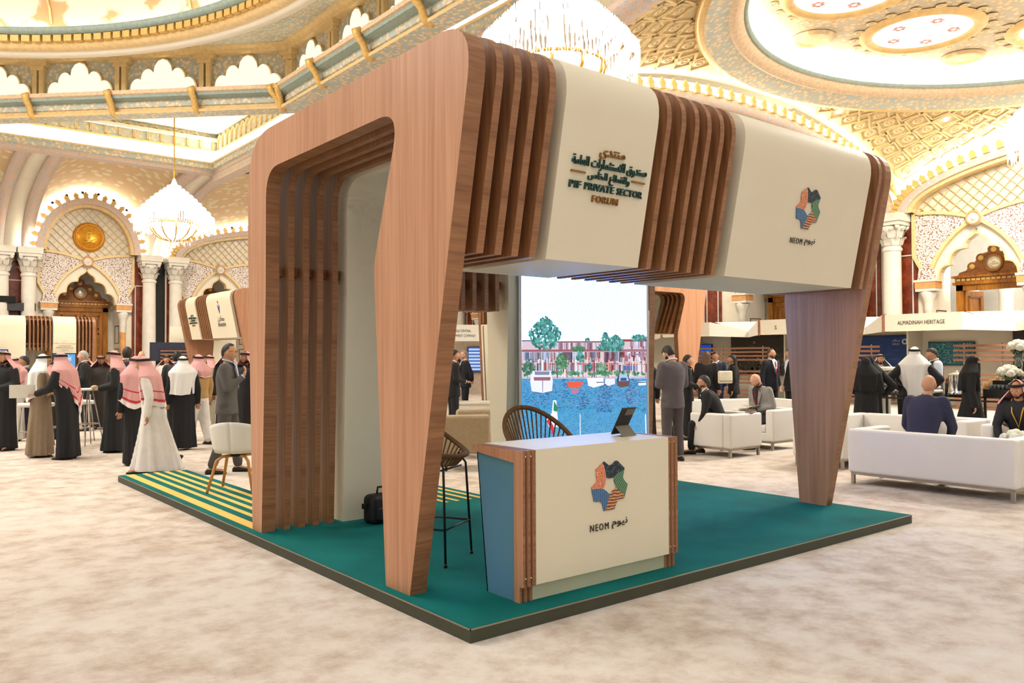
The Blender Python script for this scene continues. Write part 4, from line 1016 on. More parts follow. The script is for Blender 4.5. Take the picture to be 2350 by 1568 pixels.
# --- reception counter
ct = empty('reception_counter', (0, 0, 0), 0, 'cream reception counter with walnut fins and woven emblem', 'counter')
FINC = [(0.16, 0.185), (0.16, 1.037), (0.70, 1.037), (0.66, 0.995), (0.25, 0.957), (0.25, T0), (0.195, T0), (0.195, 0.185)]
me = MB().prism(FINC, 0, 0.019, 'x', 0, 1).mesh('fin', [m_wf, m_we])
for x in (0.522, 0.565, 0.608): obj_from('fin', me, ct, (x, 0, 0))
for x in (1.898, 1.941, 1.984): obj_from('fin', me, ct, (x, 0, 0))
for x0, x1 in ((0.541, 0.608), (1.917, 1.984)): MB().box(x0, x1, 0.205, 0.245, 0.19, 0.95).build('backing_board', plain('dark_backing', (70, 44, 28), 0.7), ct)
MB().prism([(0.158, 0.19), (0.158, 1.04), (0.70, 1.04), (0.665, 1.0), (0.21, 0.985), (0.21, 0.19)], 0.628, 1.898, 'x').build('front_panel', plain('cream_counter_panel', (234, 222, 192), 0.5, var=0.012, scale=2), ct)
MB().box(0.628, 1.898, 0.205, 0.225, T0, 0.19).build('toe_kick', plain('counter_toe_kick', (206, 204, 172), 0.6, var=0.03), ct)
t = NT('blue_frosted_acrylic'); t.color(srgb(136, 190, 190)); t.b.inputs['Roughness'].default_value = 0.45
tr = t.node('ShaderNodeBsdfTranslucent'); tr.inputs[0].default_value = srgb(96, 190, 250); mx = t.node('ShaderNodeMixShader'); mx.inputs[0].default_value = 0.55
out = t.n['Material Output']; t.link(t.b.outputs[0], mx.inputs[1]); t.link(tr.outputs[0], mx.inputs[2]); t.link(mx.outputs[0], out.inputs[0]); m_acr = t.m
MB().prism([(0.245, T0), (0.245, 0.957), (0.655, 0.99), (0.543, T0)], 0.531, 0.541, 'x').build('side_panel', m_acr, ct)
MB().prism([(0.543, T0), (0.655, 0.99), (0.645, 0.99), (0.533, T0)], 0.531, 0.60, 'x').build('side_return', m_acr, ct)
MB().prism([(0.245, T0), (0.245, 0.957), (0.655, 0.99), (0.543, T0)], 1.955, 1.965, 'x').build('side_panel', m_acr, ct)
for x in (0.553, 0.596, 1.929, 1.972):
    for z in (0.235, 1.0):
        MB().ball((x, 0.172, z), 0.008, 8, 6).build('stud', plain('chrome', (214, 214, 210), 0.15, 0.95, var=0), ct)
emblem(ct, (1.28, 0.155, 0.748), 0, 1.0)
# tablet on its fold-out stand
tb = empty('tablet', (1.72, 0.47, 1.0405), radians(8), 'black tablet on a fold-out stand on the counter', 'tablet')
Mx = Matrix.Rotation(radians(-28), 4, 'X')
TT = Matrix.Translation((0, 0.02, 0.012)) @ Matrix.Rotation(radians(28), 4, 'X') @ Matrix.Identity(4)
MB().rbox(-0.085, 0.085, -0.006, 0.006, 0, 0.225, 0.006, M=TT).build('case', plain('tablet_case', (26, 27, 30), 0.5, var=0.05), tb)
MB().box(-0.03, 0.07, -0.009, -0.006, 0.165, 0.215, M=TT).build('cover_strip', plain('cover_taupe', (120, 110, 96), 0.6), tb)
MB().box(-0.08, 0.08, 0.0062, 0.007, 0.008, 0.217, M=TT).build('glass', plain('tablet_glass', (10, 12, 16), 0.1, var=0), tb)
MB().add([(-0.085, -0.09, 0.0), (0.085, -0.09, 0.0), (0.085, -0.022, 0.075), (-0.085, -0.022, 0.075), (-0.085, -0.084, 0.0), (0.085, -0.084, 0.0), (0.085, -0.017, 0.072), (-0.085, -0.017, 0.072)], [(0, 1, 2, 3), (7, 6, 5, 4), (0, 4, 5, 1), (1, 5, 6, 2), (2, 6, 7, 3), (3, 7, 4, 0)])
mb = MB(); mb.add([(-0.085, -0.09, 0.0), (0.085, -0.09, 0.0), (0.085, -0.022, 0.075), (-0.085, -0.022, 0.075), (-0.085, -0.084, 0.0), (0.085, -0.084, 0.0), (0.085, -0.017, 0.072), (-0.085, -0.017, 0.072)], [(0, 1, 2, 3), (7, 6, 5, 4), (0, 4, 5, 1), (1, 5, 6, 2), (2, 6, 7, 3), (3, 7, 4, 0)])
mb.build('stand_flap', plain('cover_taupe', (120, 110, 96), 0.6), tb)

# --- background booths of the same family
bM, q1, q2 = booth((5.35, 23.75, -0.082), -pi/2, 'slatted walnut booth in the left background with a blue emblem on its fascia')
forum_letters(q1)
lettering('latin_name', 'MAADEN', 0.15, plain('grey_letters', (90, 88, 86), 0.5, var=0), q2, fpos(3.8, 2.66), ROT_F, 0.004)
lettering('arabic_name', arabic('معادن'), 0.22, plain('grey_letters', (90, 88, 86)), q2, fpos(3.8, 2.84), ROT_F, 0.004)
e = empty('emblem', fpos(3.8, 3.12), parent=q2); e.rotation_euler = (FA, 0, 0)
for i, (x0, x1) in enumerate(((-0.07, -0.015), (0.015, 0.07))):
    MB().prism([(x0, 0.05), ((x0+x1)/2+(0.02 if i else -0.02), 0.13), (x1, 0.05), (0.0, -0.14)], -0.006, 0.002, 'y').build('blue_leaf', plain('emblem_blue', (36, 66, 150), 0.5, var=0.05), e)
MB().prism([(-0.03, 0.19), (0, 0.25), (0.03, 0.19), (0, 0.16)], -0.006, 0.002, 'y').build('crest_point', plain('emblem_brown', (80, 60, 50), 0.5, var=0), e)
bL, q1, q2 = booth((5.45, 38.0, -0.07), pi, 'slatted booth at the far left seen from behind its rounded back', scale=0.95)
for i, (tx, sz) in enumerate(((arabic('منتدى'), 0.07), (arabic('صندوق الاستثمارات العامة'), 0.085), (arabic('والقطاع الخاص'), 0.085), ('PIF PRIVATE SECTOR', 0.075), ('FORUM', 0.07))):
    lettering('back_lettering', tx, sz, plain('faint_letters', (176, 160, 128), 0.5, var=0), q1, (1.32, 3.575, 2.55-i*0.1), (pi/2, 0, pi), 0.003)
for (x0, x1, z0, z1, lab, cols) in ((3.35, 4.75, 1.0, 1.95, 'pale lilac screen on the rounded back of the far left booth', ((176, 178, 236), (206, 206, 250))), (0.9, 1.7, 0.9, 1.8, 'screen with bright blue picture below the lettered panel at far left', ((90, 170, 236), (200, 230, 255)))):
    P = Print(); P.rect(x0, z0, x1, z1, cols[0], 0)
    for i in range(60): a = rs.uniform(x0, x1-0.15); c = rs.uniform(z0, z1-0.08); P.rect(a, c, a+rs.uniform(0.03, 0.14), c+rs.uniform(0.02, 0.07), cols[1], 1)
    s_ = empty('wall_screen', (5.45, 38.0, 0), pi, lab, 'screen')
    MB().box(x0-0.04, x1+0.04, 3.48, 3.62, z0-0.04, z1+0.04).build('bezel', m_black, s_)
    o = P.build('picture', vcol_mat('small_screen', 0.9), s_, (0, 0, 0)); o.matrix_local = Matrix.Translation((x0+x1, 3.625, 0)) @ Matrix.Rotation(pi, 4, 'Z')
bR, q1, q2 = booth((14.4, 9.35, -0.082), pi/2, 'slatted walnut booth behind the screen at right, seen end-on')
# ================================================================== chandeliers
m_crys = emis('lit_crystal', (255, 250, 238), 4.0)
t = NT('crystal_drop'); t.color((0.95, 0.94, 0.9, 1)); t.b.inputs['Roughness'].default_value = 0.08; t.b.inputs['Emission Color'].default_value = (1, 0.96, 0.88, 1); t.b.inputs['Emission Strength'].default_value = 0.75; m_drop = t.m
m_brass = plain('polished_brass', (226, 170, 60), 0.25, 0.6, var=0.05)
def chandelier_meshes():
    D = {}
    tiers = [(1.33, 0.72), (1.2, 0.9), (1.05, 1.06), (0.9, 1.21), (0.76, 1.35), (0.62, 1.48), (0.48, 1.6), (0.34, 1.71), (0.22, 1.82)]
    D['tiers'] = []
    for r, z in tiers:
        mb = MB(); n = max(10, int(2*pi*r/0.085))
        for i in range(n):
            a = 2*pi*i/n; x, y = r*cos(a), r*sin(a); w = 0.026
            mb.add([(x+w, y, z), (x, y+w, z), (x-w, y, z), (x, y-w, z), (x+w*0.8, y, z+0.2), (x, y+w*0.8, z+0.2), (x-w*0.8, y, z+0.2), (x, y-w*0.8, z+0.2), (x, y, z-0.07), (x, y, z+0.235)],
                   [(0, 1, 5, 4), (1, 2, 6, 5), (2, 3, 7, 6), (3, 0, 4, 7), (1, 0, 8), (2, 1, 8), (3, 2, 8), (0, 3, 8), (4, 5, 9), (5, 6, 9), (6, 7, 9), (7, 4, 9)])
        D['tiers'].append(mb.mesh('crystal_tier', m_crys))
    mb = MB()
    for r, n in ((1.30, 90), (1.12, 76), (0.95, 64)):
        for i in range(n):
            a = 2*pi*i/n; x, y = r*cos(a), r*sin(a); z = 0.66; L = 0.16+0.16*(0.5+0.5*sin(i*1.9))
            w = 0.013; mb.add([(x, y, z), (x+w, y, z-L*0.75), (x, y+w, z-L*0.75), (x-w, y, z-L*0.75), (x, y-w, z-L*0.75), (x, y, z-L)], [(0, 1, 2), (0, 2, 3), (0, 3, 4), (0, 4, 1), (5, 2, 1), (5, 3, 2), (5, 4, 3), (5, 1, 4)])
    for i in range(26):
        a = 2*pi*i/26; A = Vector((1.28*cos(a), 1.28*sin(a), 0.62)); b = a+2*pi/26; B = Vector((1.28*cos(b), 1.28*sin(b), 0.62)); M_ = (A+B)/2-Vector((0, 0, 0.2))
        mb.tube([A, A*0.6+M_*0.4-Vector((0, 0, 0.05)), M_, B*0.6+M_*0.4-Vector((0, 0, 0.05)), B], 0.011, 5)
    D['fringe'] = mb.mesh('crystal_fringe', m_drop)
    D['bowl'] = MB().lathe([(0.78, 0.66), (0.74, 0.5), (0.6, 0.3), (0.4, 0.16), (0.12, 0.1), (0, 0.1)], 24).mesh('glass_bowl', emis('bowl_glow', (255, 250, 236), 2.0))
    mb = MB(); mb.tube([(0.8, 0, 0.67), (0.765, 0, 0.5), (0.62, 0, 0.29), (0.41, 0, 0.145), (0.12, 0, 0.085)], [0.03, 0.026, 0.022, 0.018, 0.02], 6); D['rib'] = mb.mesh('bowl_rib', m_brass)
    mb = MB(); mb.tube([(0.8*cos(i*pi/16), 0.8*sin(i*pi/16), 0.68) for i in range(32)], 0.03, 6, closed=True); D['rim'] = mb.mesh('bowl_rim', m_brass)
    D['core'] = MB().lathe([(0.1, 0.7), (0.14, 1.0), (0.1, 1.9), (0.16, 2.02), (0.1, 2.12), (0.03, 2.3)], 12).mesh('core', emis('bowl_glow', (255, 250, 236), 2.0))
    mb = MB()
    for i in range(30):
        a = 2*pi*i/30; z = 0.06; r = 0.35+0.2*(i % 3)/2; x, y = r*cos(a), r*sin(a); w = 0.012; L = 0.14
        mb.add([(x, y, z+0.06), (x+w, y, z-L*0.6), (x, y+w, z-L*0.6), (x-w, y, z-L*0.6), (x, y-w, z-L*0.6), (x, y, z-L)], [(0, 1, 2), (0, 2, 3), (0, 3, 4), (0, 4, 1), (5, 2, 1), (5, 3, 2), (5, 4, 3), (5, 1, 4)])
    D['drops'] = mb.mesh('bowl_drops', m_drop)
    return D
CH = chandelier_meshes()
def chandelier(loc, s, rod, label):
    r = empty('chandelier', loc, 0.13, label, 'chandelier', 'tiered crystal chandeliers'); r.scale = (s,)*3
    for me in CH['tiers']: tag(obj_from('crystal_tier', me, r), kind='stuff')
    for k_ in ('fringe', 'drops'): tag(obj_from(CH[k_].name, CH[k_], r), kind='stuff')
    obj_from('glass_bowl', CH['bowl'], r); obj_from('bowl_rim', CH['rim'], r); obj_from('core', CH['core'], r)
    for i in range(10): obj_from('bowl_rib', CH['rib'], r, (0, 0, 0), (0, 0, i*pi/5))
    MB().tube([(0, 0, 2.25), (0, 0, 2.25+rod)], 0.022, 8).build('rod', m_brass, r)
    MB().lathe([(0.16, 2.25+rod-0.12), (0.1, 2.25+rod-0.1), (0.05, 2.25+rod-0.2), (0.03, 2.25+rod-0.2)], 12).build('ceiling_cap', m_brass, r)
chandelier((6.06, 26.1, 5.65), 1.0, 2.9, 'crystal chandelier hanging on a gold rod at left')
chandelier((6.12, 6.05, 5.65), 1.0, 2.9, 'big crystal chandelier glowing above the booth canopy')
chandelier((17.75, 1.77, 5.4), 1.35, 2.0, 'crystal chandelier at the right edge of the picture')

# ================================================================== seating
m_leather = plain('white_leather', (240, 234, 224), 0.42, var=0.015, scale=3)
m_steel = plain('brushed_steel', (176, 170, 160), 0.3, 0.85, var=0.04)
def cube_sofa(w, d=0.82, h=0.70, kind='sofa'):
    """facing +y, origin at floor centre"""
    D = []
    leg = 0.15; D.append(('base', MB().rbox(-w/2+0.1, w/2-0.1, -d/2+0.1, d/2-0.005, leg, 0.30, 0.02).mesh('base', m_leather)))
    D.append(('backrest', MB().rbox(-w/2, w/2, -d/2, -d/2+0.16, leg, h, 0.035).mesh('backrest', m_leather)))
    am = MB().rbox(-0.08, 0.08, -d/2+0.155, d/2, leg, h, 0.035).mesh('armrest', m_leather)
    n = max(1, round((w-0.32)/0.62)); cw = (w-0.32)/n
    cm = MB().rbox(-cw/2+0.004, cw/2-0.004, -d/2+0.165, d/2-0.01, 0.30, 0.43, 0.03).mesh('seat_cushion', m_leather)
    lg = MB().box(-0.02, 0.02, -0.02, 0.02, 0, leg).mesh('leg', m_steel)
    return dict(parts=D, arm=am, cush=cm, n=n, cw=cw, leg=lg, w=w, d=d, rail=MB().box(-w/2+0.03, w/2-0.03, -d/2+0.03, -d/2+0.06, leg-0.03, leg).mesh('rail', m_steel), rail2=MB().box(-0.015, 0.015, -d/2+0.03, d/2-0.03, leg-0.03, leg).mesh('rail', m_steel))
S_CH, S_SO, S_S3 = cube_sofa(0.85), cube_sofa(1.95), cube_sofa(2.6)
def put_sofa(S, loc, rz, label, cat='sofa'):
    r = empty('cube_'+cat.replace(' ', '_'), loc, rz, label, cat, 'white cube seats in the lounge')
    for n, me in S['parts']: obj_from(n, me, r)
    for sx in (-1, 1):
        obj_from('armrest', S['arm'], r, (sx*(S['w']/2-0.08), 0, 0)); obj_from('rail', S['rail2'], r, (sx*(S['w']/2-0.045), 0, 0))
        for sy in (-1, 1): obj_from('leg', S['leg'], r, (sx*(S['w']/2-0.05), sy*(S['d']/2-0.05), 0))
    obj_from('rail', S['rail'], r); obj_from('rail', S['rail'], r, (0, S['d']-0.09, 0))
    for i in range(S['n']): obj_from('seat_cushion', S['cush'], r, ((i-(S['n']-1)/2)*S['cw'], 0, 0))
    return r
put_sofa(S_SO, (7.57, 0.72, 0), -pi/2, 'long white leather sofa seen from behind at the right edge')
put_sofa(S_CH, (8.53, 4.58, 0), 0, 'white cube armchair with its back corner to us, man in black in it', 'armchair')
put_sofa(S_CH, (9.95, 4.78, 0), pi/2, 'white cube armchair of the man in grey jacket', 'armchair')
put_sofa(S_CH, (8.0, 7.0, 0), -pi/2, 'white cube armchair left of the man in grey suit at the screen', 'armchair')
put_sofa(S_S3, (11.9, 6.9, 0), pi*0.86, 'long white sofa behind the two seated men')
put_sofa(S_SO, (9.2, 2.75, 0), pi, 'white sofa behind the right booth leg, facing away from the coffee bar')
put_sofa(S_CH, (9.9, 1.62, 0), pi/2, 'white armchair between the navy shirt man and the coffee bar', 'armchair')
put_sofa(S_CH, (9.5, 0.45, 0), pi/2, 'white armchair where the man in red headscarf sits', 'armchair')
# beige upholstered lounge chairs seen through the booth
m_linen = plain('taupe_linen', (178, 158, 128), 0.85, var=0.07, scale=30)
m_dkwood = plain('dark_wood_leg', (40, 30, 24), 0.5, var=0.05)
def lounge(loc, rz, label, tone):
    r = empty('lounge_chair', loc, rz, label, 'armchair', 'taupe lounge chairs beyond the booth')
    MB().rbox(-0.36, 0.36, -0.36, -0.2, 0.24, 0.80, 0.06).build('backrest', tone, r); MB().rbox(-0.27, 0.27, -0.22, 0.36, 0.24, 0.46, 0.05).build('seat', tone, r)
    for sx in (-1, 1): 
        MB().rbox(sx*0.32-0.05, sx*0.32+0.05, -0.24, 0.36, 0.24, 0.62, 0.04).build('armrest', tone, r)
        for sy in (-1, 1): MB().tube([(sx*0.28, sy*0.28, 0.0), (sx*0.28, sy*0.28, 0.25)], [0.018, 0.026], 8).build('leg', m_dkwood, r)
lounge((4.25, 6.05, 0), radians(-28), 'taupe fabric armchair with its back to us beyond the booth', m_linen)
lounge((5.2, 7.1, 0), radians(-20), 'taupe fabric armchair farther back, half hidden by the nearer one', m_linen)
lounge((9.15, 14.9, 0), radians(-60), 'brown fabric armchair beside the man in dark suit', plain('brown_linen', (150, 122, 90), 0.85, var=0.06, scale=20))
# rope bar stools
m_rope = plain('brown_rope', (122, 86, 50), 0.8, var=0.15, scale=40)
def rope_stool(loc, rz, label):
    r = empty('rope_bar_stool', loc, rz, label, 'stool', 'black framed rope stools in the booth')
    def rim(a): 
        b = 0.5+0.5*cos(a); return Vector((0.275*cos(a)*(1.0+0.06*b), 0.285*sin(a), 0.80+0.34*b**1.6))
    def hub(a): return Vector((0.07*cos(a)+0.0, 0.07*sin(a), 0.735))
    mb = MB(); mb.tube([rim(2*pi*i/40) for i in range(40)], 0.019, 8, closed=True); mb.build('rim', m_rope, r)
    mb = MB(); mb.tube([hub(2*pi*i/16) for i in range(16)], 0.012, 6, closed=True); mb.build('hub_ring', m_rope, r)
    me = None
    for i in range(44):
        a = 2*pi*i/44; A, B = rim(a), hub(a); m_ = (A+B)/2-Vector((0, 0, 0.045)); m_.x += 0.03*cos(a); m_.y += 0.03*sin(a)
        mb = MB(); mb.tube([A, m_, B], 0.0062, 5); mb.build('cord', m_rope, r)
    fr = []
    for sx, sy in ((1, 1), (1, -1), (-1, -1), (-1, 1)):
        mb = MB(); mb.tube([(0.15*sx, 0.17*sy, 0.80 if sx < 0 else 0.83), (0.2*sx, 0.2*sy, 0.72), (0.235*sx, 0.235*sy, 0.0)], 0.0095, 7); mb.build('leg', m_black, r)
        MB().lathe([(0, 0), (0.014, 0), (0.014, 0.025), (0, 0.025)], 8, M=Matrix.Translation((0.235*sx, 0.235*sy, 0.0))).build('foot', m_black, r)
    q = 0.223
    for (x0, y0, x1, y1) in ((q, q, q, -q), (q, -q, -q, -q), (-q, -q, -q, q), (-q, q, q, q)):
        mb = MB(); mb.tube([(x0, y0, 0.27), (x1, y1, 0.27)], 0.008, 6); mb.build('foot_rail', m_black, r)
    MB().tube([(0.17, 0.18, 0.7), (0.17, -0.18, 0.7)], 0.008, 6).build('seat_bar', m_black, r); MB().tube([(-0.17, 0.18, 0.7), (-0.17, -0.18, 0.7)], 0.008, 6).build('seat_bar', m_black, r)
rope_stool((0.745, 1.54, T0), radians(120), 'rope bar stool beside the near booth leg, legs fully in view')
rope_stool((1.42, 1.02, T0), radians(82), 'rope bar stool behind the counter, only its round back showing')
# white shell chair with wooden legs
sc = empty('shell_chair', (0.78, 5.72, T0+0.001), radians(52), 'white shell chair with oak legs on the striped carpet', 'chair')
def shell(u, v):
    a = 2*pi*u; back = 0.5+0.5*cos(a); top = 0.45+0.36*back**0.55 if back > 0.12 else 0.45+0.36*0.12**0.55*(back/0.12)
    w = v/0.5 if v < 0.5 else 1.0; z = 0.44+0.012*w*w if v < 0.5 else 0.452+(top-0.452)*((v-0.5)/0.5)
    rr = 0.235*w if v < 0.5 else 0.235+0.055*((v-0.5)/0.5)**0.7
    return (-rr*cos(a), rr*sin(a)*1.06, z)
m_shell = plain('white_plastic_shell', (238, 236, 226), 0.35, var=0.01)
mb = MB(); mb.grid(shell, 40, 14); o = mb.build('shell_seat', m_shell, sc); md = o.modifiers.new('thickness', 'SOLIDIFY'); md.thickness = 0.014; md.offset = 0
m_oak = wood('oak_leg', (186, 128, 64), (206, 150, 84), (220, 168, 104), 2, 0.5, 2, 30)
for sx, sy in ((1, 1), (1, -1), (-1, -1), (-1, 1)):
    mb = MB(); mb.tube([(0.04*sx, 0.04*sy, 0.405), (0.13*sx, 0.13*sy, 0.405), (0.18*sx, 0.18*sy, 0.36), (0.27*sx, 0.26*sy, 0.0)], [0.017, 0.019, 0.02, 0.016], 8); mb.build('leg', m_oak, sc)
MB().lathe([(0, 0.4), (0.09, 0.4), (0.09, 0.43), (0, 0.43)], 14).build('seat_bracket', m_black, sc)
# bags
def bag(loc, rz, w, d, h, label, name='bag'):
    r = empty(name, loc, rz, label, 'bag'); m_ = plain('black_nylon', (14, 14, 15), 0.6, var=0.1)
    MB().rbox(-w/2, w/2, -d/2, d/2, 0, h, min(w, d)*0.3).build('body', m_, r); MB().rbox(-w/2*0.8, w/2*0.8, -d/2-0.04, -d/2+0.03, 0.04, h*0.6, 0.02).build('pocket', m_, r)
    MB().tube([(-w*0.2, 0, h-0.01), (-w*0.17, 0, h+0.06), (w*0.17, 0, h+0.06), (w*0.2, 0, h-0.01)], 0.011, 6).build('handle', m_, r)
    MB().box(-w/2-0.05, -w/2+0.01, -0.015, 0.015, h*0.55, h*0.72).build('buckle', m_, r)
bag((1.16, 3.0, T0), 0.1, 0.36, 0.18, 0.27, 'black shoulder bag on the green carpet against the cream wall', 'shoulder_bag')
bag((7.82, 5.12, 0), 0.5, 0.34, 0.22, 0.4, 'black backpack on the floor left of the white armchair', 'backpack')
nb = empty('notebook', (8.75, 4.25, 0.703), 0.3, 'black notebook lying on the back of the white armchair', 'notebook')
MB().box(-0.12, 0.12, -0.06, 0.06, 0, 0.006).build('cover', m_black, nb); MB().box(-0.115, 0.118, -0.057, 0.057, 0.006, 0.022).build('pages', plain('paper', (232, 226, 210), 0.8, var=0.02), nb); MB().box(-0.12, 0.12, -0.06, 0.06, 0.022, 0.028).build('cover', m_black, nb)
# white planter box and small plant beyond the booth
pb = empty('planter_box', (9.35, 12.75, 0), radians(-39), 'white panelled box in front of the man in dark suit', 'box')
MB().box(-0.75, 0.75, -0.35, 0.35, 0, 0.48).build('body', plain('white_lacquer', (238, 230, 212), 0.5, var=0.02), pb); MB().box(-0.79, 0.79, -0.39, 0.39, 0.48, 0.52).build('lid', plain('white_lacquer', (238, 230, 212)), pb)
for i in range(4): MB().box(-0.7+i*0.36, -0.7+i*0.36+0.3, -0.365, -0.35, 0.06, 0.42).build('panel', plain('white_lacquer', (238, 230, 212)), pb)
def foliage(mb, c, r, n, mi=0, rr=rnd, size=0.05):
    for i in range(n):
        a, b = rr.random()*2*pi, rr.random()*pi*0.6; d = Vector((cos(a)*sin(b), sin(a)*sin(b), cos(b))); p = Vector(c)+d*r*rr.uniform(0.4, 1)
        t_ = d.orthogonal().normalized()*size; q = d.cross(t_)*0.5
        mb.add([p-t_, p+q, p+t_*1.3+d*size*0.3, p-q], [(0, 1, 2, 3)], mi)
m_leaf = plain('green_leaf', (70, 110, 44), 0.6, var=0.3, scale=20)
pp = empty('potted_plant', (9.35, 13.7, 0.52), 0, 'small green plant in a pale pot beside the white box', 'plant')
MB().lathe([(0, 0), (0.09, 0), (0.1, 0.02), (0.11, 0.17), (0.09, 0.17), (0.0, 0.15)], 14).build('pot', plain('pale_pot', (206, 200, 190), 0.5, var=0.05), pp); mb = MB(); foliage(mb, (0, 0, 0.2), 0.17, 120); tag(mb.build('leaves', m_leaf, pp), kind='stuff')
pp.location = (8.95, 13.0, 0.52)

# ================================================================== high tables and stools in the left crowd
def high_table(loc, label, r_=0.34):
    r = empty('high_table', loc, 0.4, label, 'table', 'white high tables in the crowd')
    MB().lathe([(0, 1.03), (r_-0.01, 1.03), (r_, 1.045), (r_, 1.06), (0, 1.06)], 28).build('table_top', plain('white_laminate', (238, 234, 226), 0.35, var=0.01), r)
    for i in range(4):
        a = pi/4+i*pi/2; mb = MB(); mb.tube([(0.07*cos(a), 0.07*sin(a), 1.03), (0.27*cos(a), 0.27*sin(a), 0.0)], 0.011, 7); mb.build('leg', m_steel, r)
    mb = MB(); mb.tube([(0.19*cos(i*pi/8), 0.19*sin(i*pi/8), 0.4) for i in range(16)], 0.008, 6, closed=True); mb.build('ring', m_steel, r)
    return r
high_table((0.72, 13.2, 0), 'white high table in front of the man with the bread roll')
high_table((0.0, 12.75, 0), 'white high table behind the man in taupe robe')
def bar_stool(loc, rz, label):
    r = empty('bar_stool', loc, rz, label, 'stool', 'white bar stools in the crowd')
    MB().rbox(-0.24, 0.24, -0.22, 0.22, 0.72, 0.80, 0.035).build('seat', m_leather, r)
    for sx in (-1, 1):
        for sy in (-1, 1): mb = MB(); mb.tube([(0.17*sx, 0.16*sy, 0.73), (0.22*sx, 0.21*sy, 0.0)], 0.011, 7); mb.build('leg', m_steel, r)
    for (x0, y0, x1, y1) in ((0.205, 0.195, -0.205, 0.195), (0.205, -0.195, -0.205, -0.195), (0.205, 0.195, 0.205, -0.195), (-0.205, 0.195, -0.205, -0.195)): MB().tube([(x0, y0, 0.26), (x1, y1, 0.26)], 0.008, 6).build('foot_rail', m_steel, r)
bar_stool((-0.05, 13.75, 0), 0.5, 'white padded bar stool left of the man in taupe robe')
bar_stool((0.75, 14.2, 0), 0.2, 'white padded bar stool between the two talking men at left')
# flowers on the far left table
def bouquet(loc, label, vase_h=0.16, spread=0.13, n=9, tall=False, hang=None):
    r = empty('flower_vase', loc, 0, label, 'flowers', 'white flower arrangements')
    MB().lathe([(0, 0), (0.06, 0), (0.065, 0.02), (0.075, vase_h), (0.068, vase_h), (0.058, 0.02)], 18).build('vase', plain('vase_glass', (206, 220, 206), 0.05, 0.0, var=0, trans=0.85), r)
    mb = MB()
    for i in range(12): a = i*2*pi/12; mb.tube([(0.035*cos(a+1), 0.035*sin(a+1), 0.012), (0.05*cos(a), 0.05*sin(a), vase_h), (spread*0.6*cos(a), spread*0.6*sin(a), vase_h+spread*0.5)], 0.005, 4)
    tag(mb.build('stems', m_leaf, r), kind='stuff')
    mb = MB(); foliage(mb, (0, 0, vase_h), spread*0.8, 50, size=0.035); tag(mb.build('leaves', m_leaf, r), kind='stuff')
    rr = random.Random(n)
    m_pet = plain('cream_petals', (240, 236, 214), 0.8, var=0.08, scale=40)
    for i in range(n):
        a = i*2.4; q = sqrt(i/n); p = (spread*q*cos(a), spread*q*sin(a), vase_h+spread*(1.0-0.6*q*q))
        mb = MB(); mb.ball(p, spread*0.42, 8, 6)
        for j in range(7): b = j*0.9; mb.ball((p[0]+spread*0.28*cos(b), p[1]+spread*0.28*sin(b), p[2]+spread*0.12*sin(j*2.1)), spread*0.2, 6, 5)
        mb.build('bloom', m_pet, r)
bouquet((-0.12, 12.75, 1.06), 'white flowers on the high table behind the taupe robe', 0.1, 0.13)

ORD = ['first', 'second', 'third', 'fourth', 'fifth', 'sixth', 'seventh', 'eighth', 'ninth', 'tenth']
# ================================================================== coffee bar at right
bar = empty('coffee_bar_table', (13.2, 2.2, 0), 0, 'long black framed coffee bar table with glass top', 'table')
MB().box(-0.4, 0.4, -3.2, 3.4, 0.87, 0.90).build('table_top', plain('dark_glass_top', (26, 24, 22), 0.15, var=0), bar)
MB().box(-0.4, -0.37, -3.2, 3.4, 0.80, 0.83).build('rail', m_black, bar)
for y in (-3.15, -1.6, -0.2, 0.35, 1.2, 2.2, 3.35):
    for x in (-0.38, 0.38): MB().box(x-0.02, x+0.02, y-0.02, y+0.02, 0, 0.87).build('leg', m_black, bar)
TBZ = 0.9; m_chrome = plain('chrome', (214, 214, 210)); m_paper = plain('kraft_paper', (196, 150, 92), 0.8, var=0.06); m_cup = plain('white_porcelain', (236, 230, 216), 0.3, var=0.02)
def put(name, mb, mats, loc, label, cat, group=None, rz=0): 
    return tag(mb.build(name, mats, None, loc, (0, 0, rz)), label, cat, group)
# urn
u = empty('coffee_urn', (12.98, 2.8, TBZ), 0, 'chrome coffee urn with a lid on the coffee bar', 'urn')
MB().lathe([(0.0, 0.0), (0.15, 0.0), (0.15, 0.05), (0.135, 0.07), (0.135, 0.36), (0.14, 0.37)], 24).build('body', m_chrome, u); MB().lathe([(0.14, 0.37), (0.13, 0.39), (0.05, 0.415), (0.02, 0.42), (0.025, 0.45), (0, 0.455)], 24).build('lid', m_chrome, u)
MB().tube([(-0.13, 0, 0.1), (-0.19, 0, 0.1), (-0.19, 0, 0.06)], 0.012, 7).build('tap', m_chrome, u)
for sy in (-1, 1): MB().tube([(0, 0.135*sy, 0.3), (0, 0.185*sy, 0.28), (0, 0.185*sy, 0.2), (0, 0.135*sy, 0.18)], 0.01, 6).build('handle', m_black, u)
tr_ = MB().box(-0.22, 0.22, -0.2, 0.2, 0, 0.012).box(-0.22, 0.22, -0.2, -0.19, 0.012, 0.03).box(-0.22, 0.22, 0.19, 0.2, 0.012, 0.03)
ME_CUP = MB().lathe([(0, 0), (0.03, 0), (0.038, 0.01), (0.042, 0.085), (0.037, 0.085), (0.032, 0.012), (0, 0.01)], 14).mesh('paper_cup', m_cup)
ME_STACK = MB().lathe([(0, 0), (0.03, 0), (0.042, 0.085), (0.043, 0.32), (0.0, 0.32)], 14).mesh('cup_sleeve', m_cup)
